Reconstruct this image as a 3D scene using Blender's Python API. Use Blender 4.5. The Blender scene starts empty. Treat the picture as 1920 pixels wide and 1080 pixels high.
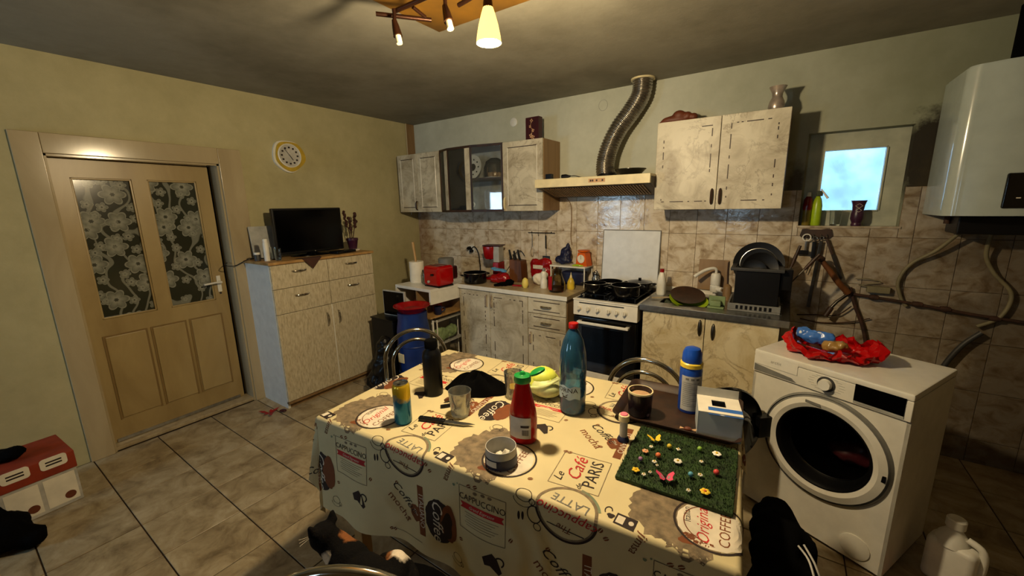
import bpy, bmesh, math, random
from mathutils import Vector, Matrix, noise
R = math.radians
PI = math.pi
random.seed(7)
sc = bpy.context.scene
COL = sc.collection

# ---------------------------------------------------------------- camera
CAM = Vector((3.60, -3.35, 1.58))
yaw, pitch, roll = 0.59954, -0.20275, -0.0197
fwd = Vector((-math.sin(yaw) * math.cos(pitch), math.cos(yaw) * math.cos(pitch), math.sin(pitch)))
rgt = Vector((math.cos(yaw), math.sin(yaw), 0))
upv = rgt.cross(fwd)
r2 = math.cos(roll) * rgt + math.sin(roll) * upv
u2 = -math.sin(roll) * rgt + math.cos(roll) * upv
cd = bpy.data.cameras.new('camera')
cam = bpy.data.objects.new('camera', cd)
COL.objects.link(cam)
cd.sensor_fit = 'HORIZONTAL'
cd.sensor_width = 36.0
cd.lens = 750.0 / 1920.0 * 36.0
cd.clip_start = 0.02
cam.matrix_world = Matrix(((r2.x, u2.x, -fwd.x, CAM.x), (r2.y, u2.y, -fwd.y, CAM.y), (r2.z, u2.z, -fwd.z, CAM.z), (0, 0, 0, 1)))
sc.camera = cam

# ---------------------------------------------------------------- world, exposure
wd = bpy.data.worlds.new('sky')
sc.world = wd
wd.use_nodes = True
wd.node_tree.nodes['Background'].inputs[0].default_value = (0.66, 0.84, 1.0, 1)
wd.node_tree.nodes['Background'].inputs[1].default_value = 26.0
sc.view_settings.view_transform = 'Standard'
sc.view_settings.look = 'None'
sc.view_settings.exposure = 0.0
sc.view_settings.gamma = 1.0
sc.view_settings.use_curve_mapping = False
BULB_POWER = 100.0
BULB_COLOR = (1.0, 0.78, 0.46)
RX, RY, RZ = 4.95, -5.28, 2.49            # room extents
RT = 0.48                                  # wall thickness behind the camera, deepened to cut daylight on the table front
WINS = [(0.10, 0.80, 0.90, 1.92), (2.62, 2.95, 1.30, 1.85)]   # windows in the wall behind the camera
for (x0, x1, z0, z1) in WINS:
    l = bpy.data.lights.new('daylight_portal', 'AREA')
    l.shape = 'RECTANGLE'; l.size = x1 - x0; l.size_y = z1 - z0
    l.cycles.is_portal = True
    o = bpy.data.objects.new('daylight_portal', l); COL.objects.link(o)
    o.location = ((x0 + x1) / 2, RY - RT + 0.06, (z0 + z1) / 2)
    o.rotation_euler = (R(90), 0, 0)      # light -Z axis points along +y, into the room

# ---------------------------------------------------------------- materials
def lin(c):
    r = []
    for v in c[:3]:
        v = v / 255.0
        r.append(v / 12.92 if v <= 0.04045 else ((v + 0.055) / 1.055) ** 2.4)
    return (r[0], r[1], r[2], 1.0)
MATS = {}
class NT:
    def __init__(s, name):
        s.m = bpy.data.materials.new(name); s.m.use_nodes = True
        s.t = s.m.node_tree; s.b = s.t.nodes['Principled BSDF']; s.out = s.t.nodes['Material Output']
        MATS[name] = s.m
    def n(s, typ, **kw):
        nd = s.t.nodes.new(typ)
        for k, v in kw.items(): setattr(nd, k, v)
        return nd
    def l(s, a, b): s.t.links.new(a, b)
    def coords(s, kind='Object', rnd=False, scale=(1, 1, 1)):
        tc = s.n('ShaderNodeTexCoord'); o = tc.outputs[kind]
        if scale != (1, 1, 1):
            mp = s.n('ShaderNodeMapping'); mp.inputs['Scale'].default_value = scale
            s.l(o, mp.inputs['Vector']); o = mp.outputs[0]
        if rnd:
            oi = s.n('ShaderNodeObjectInfo'); mm = s.n('ShaderNodeMath', operation='MULTIPLY'); mm.inputs[1].default_value = 57.0
            s.l(oi.outputs['Random'], mm.inputs[0])
            ad = s.n('ShaderNodeVectorMath', operation='ADD'); s.l(o, ad.inputs[0]); s.l(mm.outputs[0], ad.inputs[1]); o = ad.outputs[0]
        return o
    def noise(s, vec, scale, detail=3, rough=0.55, dist=0.0):
        nd = s.n('ShaderNodeTexNoise'); nd.inputs['Scale'].default_value = scale; nd.inputs['Detail'].default_value = detail
        nd.inputs['Roughness'].default_value = rough; nd.inputs['Distortion'].default_value = dist
        s.l(vec, nd.inputs['Vector']); return nd.outputs['Fac']
    def ramp(s, fac, stops):
        nd = s.n('ShaderNodeValToRGB'); cr = nd.color_ramp
        while len(cr.elements) < len(stops): cr.elements.new(0.5)
        for e, (p, c) in zip(cr.elements, stops): e.position = p; e.color = lin(c) if len(c) == 3 else c
        s.l(fac, nd.inputs[0]); return nd.outputs[0]
    def mix(s, fac, a, b, mode='MIX'):
        nd = s.n('ShaderNodeMix', data_type='RGBA', blend_type=mode)
        for sock, v in ((nd.inputs[0], fac), (nd.inputs[6], a), (nd.inputs[7], b)):
            if hasattr(v, 'links'): s.l(v, sock)
            else: sock.default_value = v if isinstance(v, float) else lin(v)
        return nd.outputs[2]
    def math(s, op, a, b=0.0):
        nd = s.n('ShaderNodeMath', operation=op)
        for sock, v in ((nd.inputs[0], a), (nd.inputs[1], b)):
            if hasattr(v, 'links'): s.l(v, sock)
            else: sock.default_value = v
        return nd.outputs[0]
    def bump(s, h, strength=0.3, dist=0.01):
        nd = s.n('ShaderNodeBump'); nd.inputs['Strength'].default_value = strength; nd.inputs['Distance'].default_value = dist
        s.l(h, nd.inputs['Height']); s.l(nd.outputs[0], s.b.inputs['Normal'])
    def color(s, c): s.l(c, s.b.inputs['Base Color'])
    def set(s, **kw):
        names = dict(rough='Roughness', metal='Metallic', spec='Specular IOR Level', trans='Transmission Weight', ior='IOR', alpha='Alpha', coat='Coat Weight', sheen='Sheen Weight')
        for k, v in kw.items(): s.b.inputs[names[k]].default_value = v
        return s

def plain(name, c, rough=0.5, metal=0.0, var=0.12, scale=14.0, bump=0.0, **kw):
    """one colour with faint procedural unevenness"""
    if name in MATS: return MATS[name]
    t = NT(name); v = t.coords('Object', rnd=True)
    f = t.noise(v, scale, 3)
    c2 = tuple(x * (1 - var) for x in c); c3 = tuple(min(255, x * (1 + var * 0.5)) for x in c)
    t.color(t.ramp(f, [(0.3, c2), (0.7, c3)])); t.set(rough=rough, metal=metal, **kw)
    if bump: t.bump(f, bump, 0.004)
    return t.m
def glass(name, c=(235, 240, 240), rough=0.02, ior=1.45):
    t = NT(name); t.b.inputs['Base Color'].default_value = lin(c); t.set(rough=rough, trans=1.0, ior=ior)
    v = t.coords(); t.bump(t.noise(v, 30, 1), 0.03, 0.002); return t.m
def thin_glass(name, tint=(225, 235, 240), gloss=0.10, dirt=0.04):
    t = NT(name); n = t.n
    tr = n('ShaderNodeBsdfTransparent'); tr.inputs[0].default_value = lin(tint)
    gl = n('ShaderNodeBsdfGlossy'); gl.inputs['Roughness'].default_value = 0.03
    fr = n('ShaderNodeFresnel'); fr.inputs[0].default_value = 1.5
    f = t.math('ADD', fr.outputs[0], gloss)
    m1 = n('ShaderNodeMixShader'); t.l(f, m1.inputs[0]); t.l(tr.outputs[0], m1.inputs[1]); t.l(gl.outputs[0], m1.inputs[2])
    m2 = n('ShaderNodeMixShader'); dn = t.noise(t.coords(), 6, 4); t.l(t.math('MULTIPLY', dn, dirt * 2), m2.inputs[0])
    df = n('ShaderNodeBsdfDiffuse'); df.inputs[0].default_value = lin((200, 205, 205))
    t.l(m1.outputs[0], m2.inputs[1]); t.l(df.outputs[0], m2.inputs[2]); t.l(m2.outputs[0], t.out.inputs[0]); return t.m

def m_wall(name, base, dark, stain_dim=False):
    t = NT(name); v = t.coords()
    c = t.ramp(t.noise(v, 1.3, 5, 0.6), [(0.3, dark), (0.62, base)])
    c = t.mix(0.25, c, t.ramp(t.noise(v, 9, 6, 0.7), [(0.3, tuple(x * 0.75 for x in base)), (0.7, base)]))
    if stain_dim:   # damp, sooty patch between the small window and the boiler, brown patch left of the window
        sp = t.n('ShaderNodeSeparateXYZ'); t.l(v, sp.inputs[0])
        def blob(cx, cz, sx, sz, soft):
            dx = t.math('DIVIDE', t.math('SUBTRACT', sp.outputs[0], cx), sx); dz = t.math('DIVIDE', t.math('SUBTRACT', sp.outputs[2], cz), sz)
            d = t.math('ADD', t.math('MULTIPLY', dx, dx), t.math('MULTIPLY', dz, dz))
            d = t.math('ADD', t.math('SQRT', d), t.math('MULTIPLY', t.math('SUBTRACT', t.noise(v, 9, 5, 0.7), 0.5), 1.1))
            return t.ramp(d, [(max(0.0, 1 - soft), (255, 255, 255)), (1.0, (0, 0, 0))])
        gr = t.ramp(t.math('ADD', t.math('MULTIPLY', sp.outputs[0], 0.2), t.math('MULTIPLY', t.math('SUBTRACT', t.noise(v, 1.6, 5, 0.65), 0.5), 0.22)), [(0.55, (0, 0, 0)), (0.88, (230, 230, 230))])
        c = t.mix(gr, c, (104, 108, 80))      # greenish paint, darkened towards the boiler to stand for dimmer light there
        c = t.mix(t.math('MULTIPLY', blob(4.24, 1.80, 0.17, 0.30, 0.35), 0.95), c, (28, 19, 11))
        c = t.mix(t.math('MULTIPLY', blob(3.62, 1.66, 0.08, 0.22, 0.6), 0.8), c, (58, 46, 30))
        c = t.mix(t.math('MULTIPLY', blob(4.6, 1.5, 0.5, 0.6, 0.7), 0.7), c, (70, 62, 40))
    t.color(c); t.set(rough=0.75, spec=0.25); t.bump(t.noise(v, 35, 5, 0.7), 0.25, 0.004); return t.m
m_wall('wall_cream', (192, 184, 144), (168, 160, 120))
m_wall('wall_pale', (202, 204, 188), (178, 180, 160), stain_dim=True)
m_wall('ceiling_paint', (146, 142, 128), (106, 101, 86))
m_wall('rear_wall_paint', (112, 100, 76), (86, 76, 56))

def m_floor():
    t = NT('floor_tile'); v = t.coords('Object', rnd=True)
    c = t.ramp(t.noise(v, 7, 6, 0.65, 0.6), [(0.30, (112, 96, 72)), (0.5, (158, 142, 112)), (0.7, (182, 168, 140))])
    c = t.mix(t.ramp(t.noise(v, 22, 5, 0.7, 1.0), [(0.52, (0, 0, 0)), (0.75, (150, 150, 150))]), c, (112, 92, 66))
    t.color(c); t.set(rough=0.34, spec=0.3); t.bump(t.noise(v, 20, 3), 0.08, 0.003)
m_floor()
plain('floor_grout', (58, 40, 24), 0.9, var=0.3)
def m_walltile():
    t = NT('wall_tile'); v = t.coords('Object', rnd=True, scale=(1, 1, 1.5))
    f = t.noise(v, 9, 5, 0.6, 0.8)
    c = t.ramp(f, [(0.30, (150, 128, 102)), (0.44, (198, 182, 158)), (0.58, (222, 211, 192))])
    # grease and grime in world position, plus painted dimness towards the washing machine side
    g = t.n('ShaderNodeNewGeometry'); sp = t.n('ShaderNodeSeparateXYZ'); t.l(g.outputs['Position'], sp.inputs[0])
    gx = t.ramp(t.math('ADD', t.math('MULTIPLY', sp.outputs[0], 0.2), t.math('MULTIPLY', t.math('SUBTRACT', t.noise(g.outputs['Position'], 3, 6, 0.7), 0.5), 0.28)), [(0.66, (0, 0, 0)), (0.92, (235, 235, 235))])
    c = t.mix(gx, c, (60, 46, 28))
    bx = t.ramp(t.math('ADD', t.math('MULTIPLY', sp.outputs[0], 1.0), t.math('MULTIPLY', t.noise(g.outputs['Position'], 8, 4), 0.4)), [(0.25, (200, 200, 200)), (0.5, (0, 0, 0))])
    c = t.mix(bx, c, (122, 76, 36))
    t.color(c); t.set(rough=0.12, spec=0.5); t.bump(t.noise(v, 13, 4, 0.6, 0.5), 0.22, 0.01)
m_walltile()
plain('tile_grout', (120, 96, 66), 0.9, var=0.3, scale=5)

def m_marble(name, base, vein, spot, vs=3.0, rough=0.42, vw=0.014, m0=0.42):
    t = NT(name); v = t.coords('Object', rnd=True)
    c = t.ramp(t.noise(v, 4.5, 6, 0.65, 0.8), [(0.3, spot), (0.58, base)])
    f = t.noise(v, vs, 7, 0.62, 1.6)
    f2 = t.math('ABSOLUTE', t.math('SUBTRACT', f, 0.5))
    c = t.mix(t.math('MULTIPLY', t.ramp(f2, [(0.0, (190, 190, 190)), (vw, (0, 0, 0))]), t.ramp(t.noise(v, 2.2, 3), [(m0, (0, 0, 0)), (m0 + 0.18, (255, 255, 255))])), c, vein)
    c = t.mix(t.ramp(t.noise(v, 26, 5, 0.75), [(0.58, (0, 0, 0)), (0.75, (90, 90, 90))]), c, vein)
    t.color(c); t.set(rough=rough); return t.m
m_marble('marble_grey', (206, 199, 178), (98, 82, 60), (150, 138, 114), 2.2)
plain('window_paint', (172, 174, 154), 0.4, var=0.12, scale=8)
m_marble('marble_cream', (216, 204, 170), (112, 84, 46), (186, 166, 120), 3.0, 0.42, 0.032, 0.30)
def m_chest():
    t = NT('chest_front'); v = t.coords('Object', rnd=True); mp = t.n('ShaderNodeMapping'); mp.inputs['Rotation'].default_value = (R(38), 0, 0); mp.inputs['Scale'].default_value = (1, 6, 1.6)
    t.l(v, mp.inputs[0]); f = t.noise(mp.outputs[0], 12, 4, 0.6, 0.4)
    t.color(t.ramp(f, [(0.3, (168, 156, 130)), (0.55, (200, 190, 164)), (0.75, (212, 204, 182))])); t.set(rough=0.4); t.bump(f, 0.1, 0.002)
m_chest()
def m_wood(name, a, b, sc_=(1, 1, 8), rough=0.5, s=7):
    t = NT(name); v = t.coords('Object', rnd=True, scale=sc_)
    t.color(t.ramp(t.noise(v, s, 5, 0.6, 0.7), [(0.3, a), (0.7, b)])); t.set(rough=rough); return t.m
m_wood('wood_brown', (70, 38, 18), (122, 74, 36), (1, 1, 0.15), s=14)
m_wood('wood_light', (150, 112, 62), (190, 152, 96), (1, 1, 0.15), s=12)
m_wood('wood_side', (120, 92, 58), (150, 120, 82), (1, 1, 0.2), s=9)
m_wood('wood_dark', (32, 18, 10), (62, 38, 22), (1, 1, 0.15), s=14)
m_wood('worktop', (150, 132, 100), (182, 166, 134), (1, 1, 1), 0.35, 18)
m_wood('door_paint', (150, 128, 84), (174, 153, 106), (1, 1, 0.3), 0.34, 4)
m_wood('door_groove', (122, 98, 58), (138, 114, 70), (1, 1, 0.3), 0.4, 4)
m_wood('casing_paint', (164, 148, 116), (184, 169, 136), (1, 1, 0.3), 0.16, 4)
plain('white_lacquer', (226, 226, 220), 0.3, var=0.04)
plain('white_enamel', (228, 224, 212), 0.22, var=0.05)
plain('washer_white', (222, 219, 208), 0.28, var=0.04)
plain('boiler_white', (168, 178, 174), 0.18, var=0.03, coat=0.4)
plain('white_plastic', (226, 224, 214), 0.4, var=0.05)
plain('cream_plastic', (226, 212, 168), 0.35, var=0.06)
plain('black_plastic', (9, 9, 11), 0.38, var=0.2, spec=0.3)
plain('black_matte', (5, 5, 6), 0.95, var=0.3, spec=0.06)
plain('black_gloss', (6, 6, 8), 0.08, var=0.1, spec=0.6)
plain('black_enamel', (10, 10, 12), 0.15, var=0.3, scale=60)
plain('screen_black', (2, 2, 3), 0.12, var=0.1, spec=0.15)
plain('grey_plastic', (120, 120, 116), 0.45)
plain('dark_grey', (52, 52, 52), 0.5)
plain('light_grey', (170, 170, 164), 0.45)
plain('chrome', (200, 196, 186), 0.12, 1.0, var=0.06)
plain('steel', (165, 165, 162), 0.3, 1.0, var=0.12, scale=30)
plain('dark_steel', (90, 86, 80), 0.35, 1.0, var=0.25)
plain('drum_dark', (40, 40, 42), 0.4, 1.0, var=0.3)
plain('duct_metal', (156, 150, 140), 0.26, 0.9, var=0.2, scale=20)
plain('bronze', (58, 34, 22), 0.35, 0.75, var=0.2)
plain('ochre_paint', (116, 80, 16), 0.6, var=0.25, scale=4)
plain('red_plastic', (150, 10, 14), 0.25, var=0.1)
plain('red_gloss', (170, 12, 14), 0.12, var=0.06)
plain('red_cloth', (150, 16, 10), 0.7)
plain('dark_red', (58, 8, 14), 0.4)
plain('orange_plastic', (222, 98, 20), 0.35)
plain('orange_card', (140, 46, 16), 0.7)
plain('yellow_plastic', (226, 196, 60), 0.35)
plain('clock_yellow', (190, 160, 44), 0.4)
plain('bottle_black', (5, 5, 7), 0.45, var=0.1, spec=0.2)
plain('gold_wrap', (150, 116, 60), 0.3)
plain('deep_blue', (30, 84, 150), 0.25)
plain('label_blue', (168, 192, 210), 0.4)
plain('pewter', (186, 172, 160), 0.28, 0.55, var=0.25)
plain('lid_white', (226, 228, 228), 0.3, var=0.04)
plain('lemon', (230, 212, 110), 0.5, var=0.06)
plain('green_cap', (20, 140, 60), 0.3)
plain('lime', (160, 190, 30), 0.3)
plain('sage', (120, 140, 96), 0.6)
plain('dark_green', (40, 52, 24), 0.6)
plain('blue_plastic', (20, 70, 170), 0.3)
plain('barrel_blue', (14, 44, 110), 0.4)
plain('light_blue', (90, 160, 210), 0.35)
plain('navy', (14, 22, 60), 0.5)
plain('purple_pot', (60, 24, 52), 0.35)
plain('pink', (226, 120, 140), 0.5)
plain('brown_cloth', (70, 42, 32), 0.9)
plain('dry_brown', (64, 34, 28), 0.9)
plain('paper_white', (232, 226, 210), 0.85, var=0.05)
plain('label_grey', (188, 186, 180), 0.6)
plain('hose_rubber', (120, 112, 84), 0.6)
plain('rust', (58, 34, 20), 0.8, var=0.4, scale=30)
plain('terracotta', (104, 50, 26), 0.55)
plain('tan_skin', (200, 160, 120), 0.7)
plain('ink_dark', (38, 24, 20), 0.8)
plain('ink_brown', (120, 64, 26), 0.8)
plain('ink_red', (190, 34, 36), 0.8)
plain('ink_tan', (128, 112, 88), 0.85, var=0.25, scale=40)
plain('ink_green', (120, 134, 108), 0.85)
plain('ink_white', (222, 212, 192), 0.8)
plain('ink_grey', (120, 118, 112), 0.8)
plain('cloth_cream', (214, 200, 156), 0.55, var=0.05, scale=5, spec=0.3)
plain('hall_dark', (60, 44, 50), 0.9)
plain('ext_wall', (112, 120, 126), 0.9, var=0.22, scale=5)
plain('cabbage_pale', (206, 214, 150), 0.5, var=0.2, scale=18)
plain('cabbage_leaf', (214, 222, 84), 0.45, var=0.18, scale=12)
glass('clear_glass')
glass('blue_bottle_glass', (96, 176, 214), 0.05, 1.2)
glass('jar_glass', (190, 180, 150), 0.05, 1.3)
glass('plastic_film', (200, 215, 235), 0.15, 1.15)
glass('red_film', (225, 20, 14), 0.35, 1.05)
thin_glass('window_glass', gloss=0.02)
thin_glass('tumbler_glass', (226, 224, 214), 0.14, 0.16)
def m_pet():
    t = NT('pet_blue'); n = t.n
    tr = n('ShaderNodeBsdfTransparent'); tr.inputs[0].default_value = (0.38, 0.66, 0.80, 1)
    df = n('ShaderNodeBsdfDiffuse'); df.inputs[0].default_value = lin((70, 140, 190)); tl = n('ShaderNodeBsdfTranslucent'); tl.inputs[0].default_value = lin((90, 160, 205))
    gl = n('ShaderNodeBsdfGlossy'); gl.inputs['Roughness'].default_value = 0.08; fr = n('ShaderNodeFresnel'); fr.inputs[0].default_value = 1.5
    a = n('ShaderNodeMixShader'); a.inputs[0].default_value = 0.5; t.l(df.outputs[0], a.inputs[1]); t.l(tl.outputs[0], a.inputs[2])
    b = n('ShaderNodeMixShader'); t.l(t.math('MULTIPLY', t.noise(t.coords(), 14, 3), 0.7), b.inputs[0]); t.l(tr.outputs[0], b.inputs[1]); t.l(a.outputs[0], b.inputs[2])
    c = n('ShaderNodeMixShader'); t.l(t.math('ADD', fr.outputs[0], 0.03), c.inputs[0]); t.l(b.outputs[0], c.inputs[1]); t.l(gl.outputs[0], c.inputs[2]); t.l(c.outputs[0], t.out.inputs[0])
m_pet()
thin_glass('cabinet_glass', (248, 250, 250), 0.035, 0.02)
thin_glass('frosted_pane', (215, 235, 250), 0.02, 0.10)
m = NT('bulb_glow'); m.b.inputs['Emission Color'].default_value = (1.0, 0.80, 0.42, 1); m.b.inputs['Emission Strength'].default_value = 14.0
_v = m.coords(); m.color(m.ramp(m.noise(_v, 8), [(0.3, (255, 240, 200)), (0.7, (255, 250, 230))]))
m = NT('shade_glass'); _v = m.coords(); _sp = m.n('ShaderNodeSeparateXYZ'); m.l(_v, _sp.inputs[0])
m.color(m.ramp(m.noise(_v, 20), [(0.3, (240, 190, 90)), (0.7, (250, 210, 120))]))
m.b.inputs['Emission Color'].default_value = (1.0, 0.60, 0.16, 1); m.b.inputs['Emission Strength'].default_value = 2.6; m.set(rough=0.4)

def m_lace():
    """lace curtain pressed behind the door glass: pale flowers with petals and curling stems on dark net"""
    t = NT('lace_glass'); v = t.coords('Object', scale=(1, 1, 1))
    mp = t.n('ShaderNodeMapping'); mp.inputs['Rotation'].default_value = (0, R(-90), 0); t.l(v, mp.inputs[0])
    sp0 = t.n('ShaderNodeSeparateXYZ'); t.l(v, sp0.inputs[0]); cb = t.n('ShaderNodeCombineXYZ'); t.l(sp0.outputs[1], cb.inputs[0]); t.l(sp0.outputs[2], cb.inputs[1])
    def flowers(scale, size, k, off):
        ad = t.n('ShaderNodeVectorMath', operation='ADD'); t.l(cb.outputs[0], ad.inputs[0]); ad.inputs[1].default_value = off
        vo = t.n('ShaderNodeTexVoronoi', voronoi_dimensions='2D'); vo.inputs['Scale'].default_value = scale; vo.inputs['Randomness'].default_value = 0.8; t.l(ad.outputs[0], vo.inputs['Vector'])
        sb = t.n('ShaderNodeVectorMath', operation='SUBTRACT'); t.l(ad.outputs[0], sb.inputs[0]); t.l(vo.outputs['Position'], sb.inputs[1])
        s2 = t.n('ShaderNodeSeparateXYZ'); t.l(sb.outputs[0], s2.inputs[0])
        an = t.math('ARCTAN2', s2.outputs[1], s2.outputs[0]); ln = t.n('ShaderNodeVectorMath', operation='LENGTH'); t.l(sb.outputs[0], ln.inputs[0])
        pet = t.math('ADD', 0.72, t.math('MULTIPLY', t.math('ABSOLUTE', t.math('COSINE', t.math('MULTIPLY', an, k / 2))), 0.38))
        q = t.math('DIVIDE', ln.outputs['Value'], t.math('MULTIPLY', pet, size))
        return t.ramp(q, [(0.14, (90, 90, 90)), (0.22, (255, 255, 255)), (0.82, (170, 170, 170)), (0.95, (255, 255, 255)), (1.0, (0, 0, 0))])
    fa = flowers(5.6, 0.066, 6, (0.31, 0.12, 0)); fb = flowers(9.0, 0.030, 5, (0.03, 0.77, 0))
    wv = t.n('ShaderNodeTexWave'); wv.inputs['Scale'].default_value = 3.0; wv.inputs['Distortion'].default_value = 12; wv.inputs['Detail'].default_value = 1; wv.inputs['Detail Scale'].default_value = 1.3
    t.l(cb.outputs[0], wv.inputs['Vector']); st = t.ramp(wv.outputs['Fac'], [(0.9, (0, 0, 0)), (0.95, (200, 200, 200))])
    f = t.math('MAXIMUM', t.math('MAXIMUM', fa, fb), st)
    t.color(t.mix(f, (44, 46, 34), (150, 152, 140))); t.set(rough=0.16, spec=0.5)
m_lace()
def m_grass():
    t = NT('grass_green'); v = t.coords(); t.color(t.ramp(t.noise(v, 40, 4, 0.7), [(0.3, (14, 30, 8)), (0.7, (44, 74, 22))])); t.set(rough=0.8)
m_grass()
def m_cat():
    t = NT('cat_fur'); v = t.coords(); n1 = t.noise(v, 16, 4, 0.6)
    def blob(c, rad):
        d = t.n('ShaderNodeVectorMath', operation='DISTANCE'); t.l(v, d.inputs[0]); d.inputs[1].default_value = c
        return t.ramp(t.math('ADD', t.math('DIVIDE', d.outputs['Value'], rad), t.math('MULTIPLY', t.math('SUBTRACT', n1, 0.5), 2.2)), [(0.55, (255, 255, 255)), (1.05, (0, 0, 0))])
    c = t.mix(blob((-0.07, 0.03, 0.145), 0.042), (6, 5, 6), (128, 80, 46))
    c = t.mix(blob((0.05, 0.095, 0.10), 0.055), c, (150, 98, 58))
    c = t.mix(blob((0.10, 0.11, 0.09), 0.042), c, (226, 214, 196))
    c = t.mix(blob((-0.165, 0.085, 0.015), 0.032), c, (222, 208, 186))
    c = t.mix(blob((-0.085, -0.055, 0.12), 0.028), c, (224, 206, 180))
    t.color(t.mix(t.ramp(t.noise(v, 90, 3, 0.7), [(0.45, (0, 0, 0)), (0.8, (60, 60, 60))]), c, (60, 48, 40))); t.set(rough=0.9, spec=0.15); t.bump(t.noise(v, 160, 2), 0.5, 0.004)
m_cat()
def two_band(name, c1, c2, z, soft=0.01, rough=0.35, metal=0.0, wob=0.0):
    t = NT(name); v = t.coords(); sp = t.n('ShaderNodeSeparateXYZ'); t.l(v, sp.inputs[0])
    h = t.math('ADD', sp.outputs[2], t.math('MULTIPLY', t.math('SUBTRACT', t.noise(v, 22, 4), 0.5), wob))
    mr = t.n('ShaderNodeMapRange'); mr.inputs[1].default_value = z - soft; mr.inputs[2].default_value = z + soft; t.l(h, mr.inputs[0])
    t.color(t.mix(mr.outputs[0], c1, c2)); t.set(rough=rough, metal=metal)
two_band('can_print', (18, 110, 150), (214, 178, 40), 0.105, 0.012, 0.22, 0.45, 0.12)
def m_floral(name, base, fl, scale):
    t = NT(name); v = t.coords(); vo = t.n('ShaderNodeTexVoronoi'); vo.inputs['Scale'].default_value = scale; t.l(v, vo.inputs['Vector'])
    t.color(t.ramp(t.math('ADD', vo.outputs['Distance'], t.math('MULTIPLY', t.noise(v, scale * 2, 3), 0.3)), [(0.28, fl), (0.42, base)])); t.set(rough=0.25)
m_floral('mug_glaze', (28, 18, 30), (120, 100, 110), 30)
m_floral('jar_pickles', (120, 110, 80), (190, 180, 150), 40)
m_floral('tissue_print', (196, 206, 210), (160, 172, 178), 22)
m_floral('blue_flower_card', (60, 110, 190), (220, 228, 236), 28)

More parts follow.
